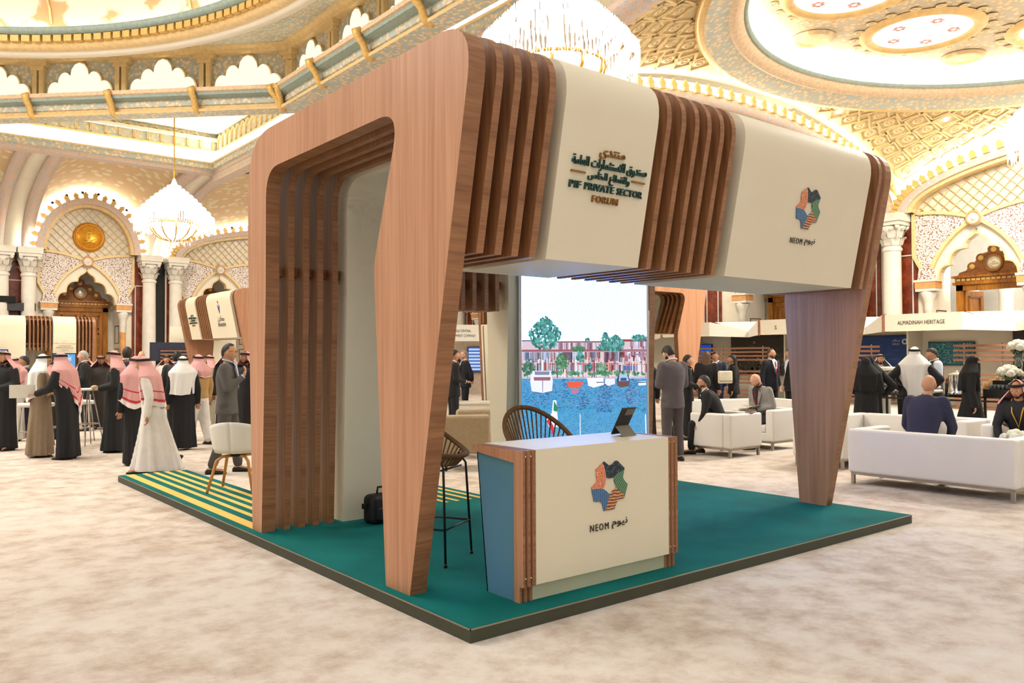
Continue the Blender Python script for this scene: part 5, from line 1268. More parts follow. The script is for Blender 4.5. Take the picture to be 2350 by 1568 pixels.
for i in range(5):
    o = obj_from('cup_sleeve', ME_STACK, None, (12.95, 3.2+i*0.088, TBZ+0.045), (0, pi/2, 0)); tag(o, 'lying stack of white paper cups, %s from the urn in the bottom row' % ORD[i], 'cup', 'lying cup stacks on the coffee bar')
for i in range(4):
    o = obj_from('cup_sleeve', ME_STACK, None, (12.955, 3.245+i*0.088, TBZ+0.122), (0, pi/2, 0)); tag(o, 'lying stack of white paper cups, %s from the urn in the top row' % ORD[i], 'cup', 'lying cup stacks on the coffee bar')
ME_MUG = MB().lathe([(0, 0), (0.045, 0), (0.06, 0.05), (0.065, 0.09), (0.058, 0.09), (0.05, 0.04), (0, 0.01)], 16).mesh('porcelain_cup', m_cup)
for i in range(5):
    for j in range(2): tag(obj_from('porcelain_cup', ME_MUG, None, (12.95+0.14*j, 3.98+i*0.14, TBZ)), 'white porcelain cup, %s from the paper cup stacks in the %s row' % (ORD[i], ('front', 'back')[j]), 'cup', 'porcelain cups on the coffee bar')
ME_KC = MB().lathe([(0, 0), (0.033, 0), (0.048, 0.13), (0.048, 0.3), (0.0, 0.3)], 12).mesh('kraft_cup_stack', m_paper)
for i in range(9):
    side = 0 if i < 5 else 1
    tag(obj_from('kraft_cup_stack', ME_KC, None, (13.5+0.03*(i % 2), 2.5-i*0.1 if not side else 1.62-(i-5)*0.1, TBZ), None, (1, 1, 0.8+0.35*((i*7) % 3)/2)), 'brown kraft cup stack, %s from the coffee urn' % ORD[i], 'cup', 'kraft cup stacks on the coffee bar')
def glass_rack(y, n, zb, label):
    MBx = MB().lathe([(0, 0), (0.026, 0), (0.03, 0.08), (0.027, 0.08), (0.023, 0.006), (0, 0.006)], 10).mesh('drinking_glass', plain('clear_glass', (226, 232, 232), 0.05, 0, var=0, trans=0.8))
    for i in range(n):
        for j in range(2): tag(obj_from('drinking_glass', MBx, None, (12.98+0.07*j, y-i*0.066, zb)), label % (ORD[i], ('front', 'back')[j]), 'glass', 'drinking glasses on the coffee bar')
blk = plain('black_acrylic', (10, 10, 10), 0.25, var=0)
put('display_riser', MB().box(-0.16, 0.2, -0.45, 0.45, 0, 0.13), blk, (13.03, 1.86, TBZ), 'low black riser carrying glasses on the coffee bar', 'riser')
put('display_riser', MB().box(-0.12, 0.12, -0.28, 0.28, 0, 0.15), blk, (13.2, 1.95, TBZ+0.13), 'upper black riser under the flower vases', 'riser')
glass_rack(2.22, 9, TBZ+0.13, 'clear drinking glass on the black riser, %s from the left in the %s row')
glass_rack(1.36, 6, TBZ, 'clear drinking glass right of the riser, %s from it in the %s row')
bouquet((13.18, 2.0, TBZ+0.28), 'low white flower ball under the tall vase on the coffee bar', 0.05, 0.17, 13)
bouquet((13.48, 1.95, TBZ+0.52), 'tall glass vase of white roses on the coffee bar', 0.27, 0.16, 14)
put('vase_plinth', MB().lathe([(0, 0), (0.06, 0), (0.06, 0.52), (0, 0.52)], 12), blk, (13.48, 1.95, TBZ), 'slim black plinth under the tall vase', 'plinth')
bx = empty('gift_box', (13.45, 3.05, TBZ), 0.1, 'dark box with orange ribbons beside the coffee urn', 'box'); MB().box(-0.1, 0.1, -0.12, 0.12, 0, 0.2).build('body', plain('navy_card', (36, 38, 58), 0.6), bx)
for i in range(5): MB().rbox(-0.07, 0.07, -0.11+i*0.045, -0.075+i*0.045, 0.2, 0.27+0.05*(i % 3), 0.01).build('orange_packet', plain('orange_packet', (204, 74, 34), 0.5, var=0.2), bx)
# espresso machine
em = empty('espresso_machine', (13.45, 4.7, TBZ), 0, 'steel and black espresso machine behind the women in black', 'coffee machine')
MB().rbox(-0.22, 0.22, -0.45, 0.45, 0.0, 0.12, 0.02).build('base', m_black, em); MB().rbox(-0.1, 0.22, -0.45, 0.45, 0.12, 0.42, 0.02).build('body', m_steel, em); MB().rbox(-0.24, 0.22, -0.47, 0.47, 0.42, 0.50, 0.02).build('cup_tray', m_cup, em)
for y in (-0.25, 0.1, 0.3): MB().lathe([(0, -0.06), (0.035, -0.06), (0.035, 0.02), (0, 0.02)], 10, M=Matrix.Translation((-0.14, y, 0.34))).build('group_head', m_chrome, em)
# small round cocktail table by the leg
ck = empty('cocktail_table', (9.9, 3.55, 0), 0, 'cocktail table with black cloth beside the right booth leg', 'table'); MB().lathe([(0, 1.06), (0.3, 1.06), (0.3, 1.09), (0, 1.09)], 24).build('table_top', plain('white_laminate', (238, 234, 226)), ck)
MB().lathe([(0.3, 1.055), (0.22, 0.85), (0.17, 0.6), (0.24, 0.25), (0.29, 0.01), (0.0, 0.01)], 20).build('cloth', plain('black_cloth', (16, 15, 16), 0.85), ck)
ck.location = (12.0, 4.75, 0)
# low table with flowers at the right edge
lt = empty('coffee_table', (8.4, -0.1, 0), 0, 'low white coffee table with flowers behind the long sofa', 'table'); MB().box(-0.3, 0.3, -0.4, 0.4, 0.40, 0.44).build('table_top', plain('white_laminate', (238, 234, 226)), lt)
for sx in (-1, 1):
    for sy in (-1, 1): MB().box(sx*0.27-0.015, sx*0.27+0.015, sy*0.37-0.015, sy*0.37+0.015, 0, 0.4).build('leg', m_steel, lt)
bouquet((8.33, 0.16, 0.44), 'white flowers on the low table at the right edge', 0.08, 0.15, 9)

# ================================================================== stalls along the right wall
m_stall = plain('stall_cream', (240, 230, 206), 0.6, var=0.01); m_stallw = plain('stall_white', (248, 242, 228), 0.6, var=0.01); m_brn = wood('stall_slat_wood', (132, 86, 60), (152, 104, 76), (166, 118, 88), 1, 0.5, 1.2, 30)
def stall(y0, label, sign=None, wall='cream'):
    r = empty('exhibition_stall', (0, 0, 0), 0, label, 'stall', 'row of cream stalls along the right wall')
    xa, y1, y2 = 22.6, y0-2.4, y0-3.5; y3 = y0-4.55
    f = MB().box(xa, xa+0.1, y1, y0-0.09, 2.38, 2.91).build('sign_board', m_stall, r)
    MB().box(xa-0.02, xa+0.12, y0-0.09, y0, 2.36, 2.93).build('edge_strip', m_brn, r)
    if sign: lettering('sign_text', sign, 0.2, m_dark_txt, f, (xa-0.004, (y0+y1)/2, 2.64), (pi/2, 0, -pi/2), 0.003, fit=(1.42, 0.125))
    for n, (A, B) in (('wing_panel', ((xa, y1, 2.38, 2.91), (xa+0.9, y2, 2.33, 2.55))), ('wing_panel', ((xa+0.9, y2, 2.33, 2.55), (xa, y3+0.005, 2.38, 2.91)))):
        mb = MB(); mb.add([(A[0], A[1], A[2]), (B[0], B[1], B[2]), (B[0], B[1], B[3]), (A[0], A[1], A[3]), (A[0]+0.08, A[1], A[2]), (B[0]+0.08, B[1], B[2]), (B[0]+0.08, B[1], B[3]), (A[0]+0.08, A[1], A[3])], [(0, 1, 2, 3), (7, 6, 5, 4), (3, 2, 6, 7), (0, 4, 5, 1)]); mb.build(n, m_stallw, r)
    mb = MB(); mb.add([(xa+0.1, y0, 2.42), (xa+0.1, y1, 2.42), (xa+0.95, y2, 2.36), (xa+0.1, y3+0.005, 2.42), (xa+2.6, y3+0.005, 2.6), (xa+2.6, y0, 2.6)], [(0, 1, 2, 3, 4, 5)]); mb.build('roof_board', m_stallw, r)
    mb = MB(); mb.add([(xa+0.96, y2, 2.56), (xa+0.3, y3+0.005, 2.92), (xa+2.6, y3+0.005, 2.95), (xa+2.6, y1, 2.95), (xa+0.3, y1, 2.92)], [(0, 1, 2, 3, 4)]); mb.build('upper_board', m_stallw, r)
    MB().box(25.2, 25.3, y3+0.005, y0, 0, 2.95).build('back_wall', m_stall, r)
    MB().box(24.2, 25.2, y0-0.05, y0, 0, 2.6).build('side_wall', m_stall, r)
    return r
def slats(r, ya, yb, x=23.5, gaps=()):
    me = MB().box(-0.02, 0.02, ya, yb, -0.035, 0.035).mesh('slat', m_brn)
    for i in range(14):
        if i in gaps: continue
        obj_from('slat', me, r, (x, 0, 1.92-i*0.145))
    for y in (ya+0.3, (ya+yb)/2, yb-0.3): MB().box(x+0.02, x+0.05, y-0.02, y+0.02, 0, 2.0).build('slat_post', m_steel, r)
def poster(x, ya, yb, z0, z1, painter, label, emit=0.0, nm='poster'):
    """a flat board on the plane facing -x; painter draws in (s, z), s runs left to right"""
    r = empty(nm, (x, (ya+yb)/2, 0), 0, label, 'screen' if emit else 'poster'); w = abs(ya-yb); P = Print()
    painter(P, w, z0, z1); MB().box(0.004, 0.05, -w/2-0.02, w/2+0.02, z0-0.02, z1+0.02).build('board', m_black, r)
    o = P.build('picture', vcol_mat('lit_picture_%d' % int(emit*10), emit) if emit else vcol_mat('print_picture'), r); o.matrix_local = Matrix.Translation((0, 0, 0)) @ Matrix.Rotation(-pi/2, 4, 'Z')
    return r
def art_teal(P, w, z0, z1):
    P.rect(-w/2, z0, w/2, z1, (26, 92, 110), 0)
    for i in range(1500):
        x, z = rs.uniform(-w/2+0.03, w/2-0.03), rs.uniform(z0+0.03, z1-0.03); a = rs.random()*pi; l = rs.uniform(0.02, 0.05); c = rs.choice([(20, 70, 100), (60, 150, 160), (100, 190, 180), (14, 50, 76), (40, 120, 120), (130, 200, 190), (30, 100, 130)])
        P.poly([(x-l*cos(a), z-l*sin(a)), (x+0.008*sin(a), z-0.008*cos(a)), (x+l*cos(a), z+l*sin(a)), (x-0.008*sin(a), z+0.008*cos(a))], c, 1+rs.random())
def art_blue(P, w, z0, z1):
    P.rect(-w/2, z0, w/2, z1, (40, 74, 140), 0)
    for i in range(40): x = rs.uniform(-w/2+0.1, w/2-0.3); z = rs.uniform(z0, z1-0.1); P.rect(x, z, x+rs.uniform(0.1, 0.3), z+0.03, (58, 96, 166), 1)
def art_dark(P, w, z0, z1):
    P.rect(-w/2, z0, w/2, z1, (44, 42, 48), 0)
    for i in range(46): a = rs.uniform(0, 6.28); q = rs.random()*0.22; P.blob(w*0.24+q*cos(a)*1.4, z1-0.28+q*sin(a), rs.uniform(0.02, 0.06), rs.choice([(110, 50, 26), (140, 70, 36), (80, 36, 22)]), 1)
    for i in range(5): P.poly([(w*0.16+i*0.09, z1-0.95), (w*0.16+i*0.09+0.06, z1-0.95), (w*0.16+i*0.09+0.05+0.02*i, z1-0.62-0.03*((i*2) % 3)), (w*0.16+i*0.09+0.01, z1-0.66)], (196, 88, 46), 2)
def art_olive(P, w, z0, z1):
    P.rect(-w/2, z0, w/2, z1, (58, 50, 40), 0)
    for i in range(200): x, z = rs.uniform(-w/2+0.08, w/2-0.08), z0+abs(rs.gauss(0, 0.45)); P.blob(x, min(z, z1-0.05), rs.uniform(0.02, 0.07), rs.choice([(84, 74, 54), (70, 66, 50), (110, 96, 70), (60, 70, 50), (150, 140, 120)]), 1, 6)
def art_sea(P, w, z0, z1):
    P.rect(-w/2, z0, w/2, z1, (16, 74, 190), 0); P.rect(-w/2, z0, w/2, z0+(z1-z0)*0.55, (6, 52, 110), 1)
    for i in range(160): x, z = rs.uniform(-w/2+0.02, w/2-0.14), rs.uniform(z0, z1-0.03); P.rect(x, z, x+rs.uniform(0.03, 0.12), z+0.02, rs.choice([(10, 40, 90), (30, 120, 220), (20, 140, 190), (10, 60, 150)]), 2)
Y0 = 9.06
sA = stall(Y0, 'cream stall with the dark lettered sign board over the coffee bar', 'ALMADINAH HERITAGE')
sB = stall(Y0+4.55, 'cream stall behind the right booth leg with an olive poster'); sC = stall(Y0+9.1, 'cream stall with the blue sea screen behind the talking group'); sD = stall(Y0-4.55, 'cream stall at the right edge with a dark poster')
sE = stall(Y0+13.65, 'cream stall left of the end-on booth'); 
lettering('sign_text', 'S', 0.2, m_dark_txt, bpy.data.objects[sB.children[0].name], (22.596, Y0+4.55-0.72, 2.62), (pi/2, 0, -pi/2), 0.003)
poster(25.1, 8.75, 7.35, 1.32, 2.05, art_teal, 'teal mosaic-like artwork on the stall wall behind the coffee bar')
poster(25.1, 12.4, 9.2, 1.1, 2.3, art_blue, 'blue printed board with white logo behind the women in black')
lettering('logo_text', 'SALIC', 0.1, plain('white_print', (236, 238, 242), 0.5, var=0), bpy.data.objects['poster.001'], (-0.008, -0.95, 2.02), (pi/2, 0, -pi/2), 0.002)
lettering('logo_text', arabic('سالك'), 0.12, plain('white_print', (236, 238, 242)), bpy.data.objects['poster.001'], (-0.008, -0.95, 2.14), (pi/2, 0, -pi/2), 0.002)
MB().lathe([(0.05, 0), (0.075, 0.004), (0.1, 0)], 20, M=Matrix.Translation((-0.006, -1.25, 2.1)) @ Matrix.Rotation(-pi/2, 4, 'Y')).build('logo_ring', plain('white_print', (236, 238, 242)), bpy.data.objects['poster.001'])
poster(25.1, 6.2, 3.4, 0.9, 2.4, art_dark, 'dark poster with orange hand at the right edge')
poster(25.1, 16.6, 12.95, 0.9, 2.4, art_olive, 'dark olive landscape poster behind the man with red tie')
poster(25.1, 19.4, 17.6, 1.25, 2.1, art_sea, 'bright blue sea screen behind the long-haired woman', 0.8, 'wall_screen')
slats(sA, 4.6, 7.3, 23.5, (4, 5)); slats(sB, 9.6, 12.6, 23.5, (4, 5)); slats(sC, 13.75, 18.0, 23.5, (4, 5, 10)); 
# stall at the far end seen through the booth
se = empty('exhibition_stall', (17.6, 24.8, 0), radians(-28), 'far stall with a white two-line sign seen through the booth', 'stall', 'row of cream stalls along the right wall')
MB().box(-0.95, 0.85, -0.05, 0.05, 2.30, 3.0).build('sign_board', m_stallw, se); MB().box(0.85, 1.5, -0.02, 0.08, 2.3, 2.98).build('side_board', m_brn, se)
lettering('sign_text', 'ROSHN CENTRAL' if False else 'BOUSALI CENTRAL', 0.17, m_dark_txt, se, (-0.1, -0.052, 2.74), (pi/2, 0, 0), 0.003, fit=(0.85, 0.11)); lettering('sign_text', 'DEVELOPMENT COMPANY', 0.17, m_dark_txt, se, (-0.12, -0.052, 2.53), (pi/2, 0, 0), 0.003, fit=(1.3, 0.11))
MB().box(-1.2, 1.6, 1.2, 1.3, 0, 2.6).build('back_wall', plain('stall_taupe', (190, 170, 150), 0.7), se)
for x in (-0.98, 0.9): MB().box(x, x+0.09, -0.03, 0.06, 0, 2.3).build('post', m_brn, se)
P = Print(); P.rect(0.35, 1.0, 1.3, 2.05, (60, 110, 200), 0)
for i in range(7): P.rect(0.38, 1.05+i*0.145, 1.26, 1.12+i*0.145, (206, 226, 250), 1)
s_ = empty('wall_screen', (17.6, 24.8, 0), radians(-28), 'striped bluish screen behind the man in dark suit', 'screen'); MB().box(0.32, 1.33, 1.05, 1.1, 0.97, 2.08).build('bezel', m_black, s_); P.build('picture', vcol_mat('small_screen', 0.9), s_, (0, 1.045, 0))
# stalls and boards behind the left crowd
bk = empty('exhibition_stall', (8.6, 33.5, 0), 0, 'white stall with navy board and slats behind the left crowd', 'stall'); MB().box(-0.5, 2.4, 0, 0.1, 0, 3.0).build('back_wall', m_stall, bk); MB().box(-1.4, 0.3, -0.3, -0.2, 1.5, 2.3).build('navy_board', plain('navy_board', (40, 44, 66), 0.6), bk)
MB().box(0.1, 1.7, -0.7, 0.0, 2.5, 3.1).build('header', m_stallw, bk)
for i in range(7): MB().box(-1.0, 1.2, -0.36, -0.33, 1.9-i*0.14, 1.96-i*0.14).build('slat', m_brn, bk)
dk = empty('lighting_truss', (0.5, 38.3, 0), 0, 'dark stage header with blue light above the far left booth', 'stage header'); MB().box(-5, 3.2, 0, 0.3, 3.75, 4.1).build('beam', plain('dark_grey_panel', (60, 58, 62), 0.6), dk); MB().box(-5, 2.4, -0.1, 0.3, 4.1, 4.38).build('drape', plain('black_cloth', (16, 15, 16)), dk); MB().box(-5, 2.0, -0.05, 0, 3.62, 3.75).build('light_strip', emis('blue_light_strip', (40, 130, 230), 1.0), dk)
for x in (-4.5, 2.9): MB().box(x, x+0.15, 0.1, 0.25, 0, 3.75).build('post', m_black, dk)
# ================================================================== people
SKIN = {'tan': (196, 140, 104), 'fair': (226, 172, 144), 'brown': (164, 108, 74), 'olive': (206, 152, 116)}
m_lip = plain('lip', (168, 92, 82), 0.5, var=0); m_eyew = plain('eye_white', (232, 228, 220), 0.2, var=0); m_iris = plain('iris', (40, 26, 18), 0.1, var=0)
def cloth(name, rgb, var=0.06, rough=0.85): return plain('cloth_'+name, rgb, rough, var=var, scale=9)
def remesh(mb, voxel, smooth=4, name='x'):
    me = mb.mesh(name, m_black); o = bpy.data.objects.new(name, me); COL.objects.link(o)
    md = o.modifiers.new('r', 'REMESH'); md.mode = 'VOXEL'; md.voxel_size = voxel; md.use_smooth_shade = True
    s_ = o.modifiers.new('s', 'SMOOTH'); s_.iterations = smooth; s_.factor = 0.6
    dg = bpy.context.evaluated_depsgraph_get(); out = bpy.data.meshes.new_from_object(o.evaluated_get(dg))
    bpy.data.objects.remove(o); bpy.data.meshes.remove(me); return out
def mesh_to(mb, me, mi=0):
    mb.add([v.co.copy() for v in me.vertices], [list(p.vertices) for p in me.polygons], mi, True); bpy.data.meshes.remove(me)
# ---- pose tables (metres for a 1.75 m figure facing +x, left side +y)
ARMS = {'down': ((-0.03, 0.25, 1.14), (0.03, 0.265, 0.88), (0.05, 0, -1)), 'bent': ((0.0, 0.25, 1.15), (0.23, 0.13, 1.10), (1, -0.3, 0.05)), 'raise': ((0.05, 0.25, 1.14), (0.24, 0.15, 1.31), (0.35, -0.15, 1)),
        'behind': ((-0.13, 0.25, 1.15), (-0.17, 0.05, 0.97), (0, -1, -0.4)), 'hip': ((-0.10, 0.40, 1.19), (0.07, 0.24, 1.02), (0.6, -0.8, -0.2)), 'cross': ((0.06, 0.26, 1.17), (0.20, -0.02, 1.20), (0.1, -1, 0.1)),
        'reach': ((0.10, 0.27, 1.18), (0.36, 0.2, 1.12), (1, 0, 0.1)), 'phone': ((0.02, 0.25, 1.14), (0.25, 0.06, 1.13), (0.8, -0.5, 0.4)), 'knee': ((0.16, 0.27, 1.16), (0.34, 0.18, 1.02), (1, -0.2, -0.3))}
def pose_points(legs, armL, armR, lean):
    P = {}
    if legs == 'sit': hipz = 0.53
    elif legs == 'walk': hipz = 0.90
    else: hipz = 0.92
    def up(p): 
        q = Vector((p[0], p[1], p[2]-0.92)); q.rotate(Matrix.Rotation(lean, 3, 'Y')); return q+Vector((0, 0, hipz))
    def updir(d): q = Vector(d); q.rotate(Matrix.Rotation(lean, 3, 'Y')); return q.normalized()
    P['up'] = up; P['updir'] = updir
    for s_, nm, ar in ((1, 'L', armL), (-1, 'R', armR)):
        e, w, d = ARMS[ar]; P['sh'+nm] = up((0, 0.185*s_, 1.42)); P['el'+nm] = up((e[0], e[1]*s_, e[2])); P['wr'+nm] = up((w[0], w[1]*s_, w[2])); P['hd'+nm] = updir((d[0], d[1]*s_, d[2]))
        P['hip'+nm] = Vector((0, 0.095*s_, hipz))
        if legs == 'stand': kn, an = (0.015, 0.105*s_, 0.5), (-0.02, 0.115*s_, 0.085)
        elif legs == 'stride': kn, an = ((0.10, 0.1, 0.5), (0.13, 0.11, 0.085)) if s_ > 0 else ((-0.03, -0.1, 0.5), (-0.18, -0.11, 0.09))
        elif legs == 'walk': kn, an = ((0.11, 0.09, 0.5), (0.15, 0.09, 0.085)) if s_ > 0 else ((-0.02, -0.1, 0.48), (-0.30, -0.1, 0.2))
        else: kn, an = (0.44, 0.14*s_, 0.50), (0.42+(0.05 if s_ > 0 else -0.08), 0.13*s_, 0.085)
        P['kn'+nm] = Vector(kn); P['an'+nm] = Vector(an)
    P['legs'] = legs
    return P
def hand_shape(mb, w, d, side, mi=0, curl=0.5):
    d = d.normalized(); upv = Vector((0, 0, 1)) if abs(d.z) < 0.8 else Vector((1, 0, 0))
    sd = d.cross(upv).normalized()*(1 if side > 0 else -1); nn = sd.cross(d).normalized()
    if nn.z > 0 and abs(d.z) < 0.8: nn = -nn
    p0 = w; p1 = w+d*0.085
    ring = []
    for t_, hw, th in ((0, 0.027, 0.021), (0.35, 0.036, 0.018), (0.75, 0.042, 0.016), (1.0, 0.039, 0.012)):
        c = p0+(p1-p0)*t_; ring.append([c+sd*hw*cos(a)+nn*th*sin(a) for a in [2*pi*i/10 for i in range(10)]])
    mb.loft(ring, mi)
    for i, (o, L) in enumerate(((-0.030, 0.068), (-0.010, 0.078), (0.010, 0.074), (0.029, 0.058))):
        b = p1+sd*o-d*0.006; k1 = b+(d*cos(curl*0.6)+nn*sin(curl*0.6))*L*0.45; k2 = k1+(d*cos(curl*1.5)+nn*sin(curl*1.5))*L*0.32; k3 = k2+(d*cos(curl*2.3)+nn*sin(curl*2.3))*L*0.28
        mb.tube([b, k1, k2, k3], [0.0095, 0.009, 0.008, 0.006], 6, mi)
    b = p0+d*0.03-sd*0.03; mb.tube([b, b-sd*0.022+d*0.025+nn*0.008, b-sd*0.026+d*0.055+nn*0.018], [0.012, 0.0105, 0.007], 6, mi)
def head_shape(mb, C, M3, beard, hairline, woman=False):
    """a head with brow, nose, lips, chin and ears; faces are coloured by where they lie"""
    nu, nv = 32, 24; rx, ry, rz = 0.098, 0.076, 0.118
    def P(th, ph):
        z = cos(th); x, y = sin(th)*cos(ph), sin(th)*sin(ph); X, Y, Z = rx*x, ry*y, rz*z
        if Z < 0: k_ = (-Z/rz); Y *= 1-0.34*k_**1.4; X *= 1-0.12*k_ if x < 0 else 1-0.05*k_
        if x > 0:
            f = x; X += 0.022*math.exp(-((Y/0.012)**2+((Z+0.016)/0.018)**2))*f + 0.008*math.exp(-((Y/0.009)**2+((Z-0.012)/0.03)**2))*f
            X -= 0.010*math.exp(-(((abs(Y)-0.030)/0.015)**2+((Z-0.012)/0.014)**2)); X += 0.006*math.exp(-((Y/0.024)**2+((Z+0.060)/0.010)**2)); X += 0.012*math.exp(-((Y/0.025)**2+((Z+0.100)/0.018)**2))
            X += 0.005*math.exp(-((Y/0.045)**2+((Z-0.032)/0.010)**2))
        else: X *= 1.04
        return Vector((X, Y, Z))
    vs = [P(pi*i/nv, 2*pi*j/nu) for i in range(nv+1) for j in range(nu)]
    fs = {0: [], 1: [], 2: []}
    for i in range(nv):
        for j in range(nu):
            f = (i*nu+j, (i+1)*nu+j, (i+1)*nu+(j+1) % nu, i*nu+(j+1) % nu); c = sum((vs[q] for q in f), Vector())/4; mi = 0
            if c.x > 0.06 and abs(c.y) < 0.022 and -0.068 < c.z < -0.050: mi = 2
            elif beard and c.x > -0.015 and (c.z < -0.070 or (c.z < -0.040 and abs(c.y) > 0.040) or (-0.05 < c.z < -0.041 and abs(c.y) < 0.026)): mi = 1
            elif c.x > 0.055 and 0.026 < c.z < 0.036 and 0.012 < abs(c.y) < 0.048: mi = 1
            fs[mi].append(f)
    T_ = Matrix.Translation(C) @ M3.to_4x4()
    b = mb.add(vs, [], 0, True, T_)
    for mi, F in fs.items():
        for f in F: mb.f.append([b+q for q in f]); mb.m.append(mi); mb.sm.append(True)
    for s_ in (-1, 1):
        mb.ball((0.0, s_*0.078, -0.005), (0.018, 0.010, 0.032), 8, 6, 0, T_)
        mb.ball((0.078, s_*0.030, 0.012), (0.011, 0.013, 0.009), 8, 6, 3, T_); mb.ball((0.0865, s_*0.030, 0.012), (0.004, 0.006, 0.006), 6, 5, 4, T_)
def elli(c, rx, ry, n=20, f=None):
    return [Vector((c[0]+rx*cos(2*pi*i/n)*(1+(f(2*pi*i/n) if f else 0)), c[1]+ry*sin(2*pi*i/n)*(1+(f(2*pi*i/n) if f else 0)), c[2])) for i in range(n)]
CACHE = {}
def cached(key, fn):
    if key not in CACHE: CACHE[key] = fn()
    return CACHE[key]
VOX = 0.02
def body_mesh(P, key, beard, tilt, turn):
    def mk():
        mb = MB(); up = P['up']
        rings = [(0.86, 0.10, 0.15), (0.96, 0.10, 0.155), (1.06, 0.095, 0.135), (1.2, 0.105, 0.16), (1.33, 0.105, 0.17), (1.42, 0.085, 0.165), (1.47, 0.06, 0.08)]
        mb.loft([[up(q) for q in elli((0, 0, z), rx, ry, 14)] for z, rx, ry in rings])
        mb.capsule(up((0, 0, 1.44)), 0.058, up((0.015, 0, 1.57)), 0.053)
        for n in 'LR':
            mb.capsule(P['sh'+n], 0.055, P['el'+n], 0.042); mb.capsule(P['el'+n], 0.042, P['wr'+n], 0.027)
            mb.capsule(P['hip'+n], 0.085, P['kn'+n], 0.055); mb.capsule(P['kn'+n], 0.055, P['an'+n], 0.036)
            toe = Vector((0.15, 0, -0.045)) if not (P['legs'] == 'walk' and n == 'R') else Vector((0.07, 0, -0.14)); mb.capsule(P['an'+n]-Vector((0.03, 0, 0.03)), 0.034, P['an'+n]+toe, 0.03)
        out = MB(); mesh_to(out, remesh(mb, 0.022, 3))
        for n, s_ in (('L', 1), ('R', -1)): hand_shape(out, P['wr'+n]-P['hd'+n]*0.01, P['hd'+n], s_)
        M3 = Matrix.Rotation(turn, 3, 'Z') @ Matrix.Rotation(tilt, 3, 'Y')
        C = up((0.02, 0, 1.50))+M3 @ Vector((0.012, 0, 0.128)); head_shape(out, C, M3, beard, None)
        return (out.mesh('body', [m_black]*5), C, M3)
    return cached(('body',)+key+(beard, tilt, turn), mk)
def jacket_mesh(P, key, short=False, open_=False):
    def mk():
        mb = MB(); up = P['up']; sit = P['legs'] == 'sit'
        hem = 0.90 if (short or sit) else 0.79
        rings = [(hem, 0.15, 0.20), (0.92 if hem < 0.9 else 0.95, 0.142, 0.195), (1.04, 0.13, 0.175), (1.16, 0.14, 0.19), (1.29, 0.148, 0.21), (1.39, 0.125, 0.215), (1.445, 0.095, 0.17), (1.49, 0.062, 0.075)]
        mb.loft([[up(q) for q in elli((0.0, 0, z), rx, ry, 18)] for z, rx, ry in rings])
        for n in 'LR':
            mb.capsule(P['sh'+n]-Vector((0, 0, 0.005)), 0.082, P['el'+n], 0.06); mb.capsule(P['el'+n], 0.06, P['el'+n].lerp(P['wr'+n], 0.93), 0.044)
        return remesh(mb, VOX, 5, 'jacket')
    return cached(('jacket', short)+key, mk)
def trousers_mesh(P, key, wide=0.0):
    def mk():
        mb = MB(); hz = P['hipL'].z
        mb.loft([elli((0, 0, hz+q), rx, ry, 16) for q, rx, ry in ((-0.08, 0.12, 0.17), (0.0, 0.135, 0.185), (0.1, 0.125, 0.17))])
        for n in 'LR':
            mb.capsule(P['hip'+n], 0.105, P['kn'+n], 0.08+wide); a = P['an'+n]; e = a+(P['kn'+n]-a)*0.02-(Vector((0, 0, 0.01))); mb.capsule(P['kn'+n], 0.08+wide, e+(P['kn'+n]-e).normalized()*0.045, 0.068+wide)
        return remesh(mb, VOX, 4, 'trousers')
    return cached(('trousers', wide)+key, mk)
def robe_mesh(P, key, hem=0.30, flare=1.0, arms=True, seed=1, wide=0.0):
    """long thobe or abaya with vertical folds"""
    def mk():
        mb = MB(); up = P['up']; rr = random.Random(seed); N = 40; ph = [rr.random()*6 for _ in range(4)]
        lx = (P['anL'].x+P['anR'].x)/2; sx = abs(P['anL'].x-P['anR'].x)/2
        def fold(k_): return lambda a: 1.5*k_*(0.5*sin(5*a+ph[0])+0.35*sin(8*a+ph[1])+0.3*sin(13*a+ph[2]))
        secs = [(0.035, 0.165+wide, 0.21+wide, 0.17), (0.25, 0.155+wide, 0.20+wide, 0.15), (0.5, 0.15+wide, 0.195+wide*0.8, 0.11), (0.75, 0.15+wide*0.6, 0.20+wide*0.5, 0.06), (0.95, 0.155, 0.205, 0.025), (1.08, 0.145, 0.19, 0.005), (1.2, 0.145, 0.195, 0), (1.31, 0.145, 0.21, 0), (1.40, 0.12, 0.215, 0), (1.445, 0.09, 0.16, 0), (1.49, 0.06, 0.072, 0)]
        rings = []
        for z, rx, ry, k_ in secs:
            t_ = max(0, 1-z/0.92); R_ = elli((lx*t_, 0, z), (rx+sx*t_*0.62+(0.06 if P['legs'] == 'walk' else 0.0)*t_)*(1+(flare-1)*t_), ry*(1+(flare-1)*t_), N, fold(k_))
            rings.append([up(q) if z >= 0.92 else Vector(q) for q in R_])
        mb.loft(rings)
        if arms:
            for n in 'LR':
                mb.capsule(P['sh'+n]-Vector((0, 0, 0.005)), 0.082, P['el'+n], 0.068); mb.capsule(P['el'+n], 0.068, P['el'+n].lerp(P['wr'+n], 0.95), 0.056+wide*0.3)
        return remesh(mb, VOX, 1, 'robe')
    return cached(('robe', seed, flare, wide)+key, mk)
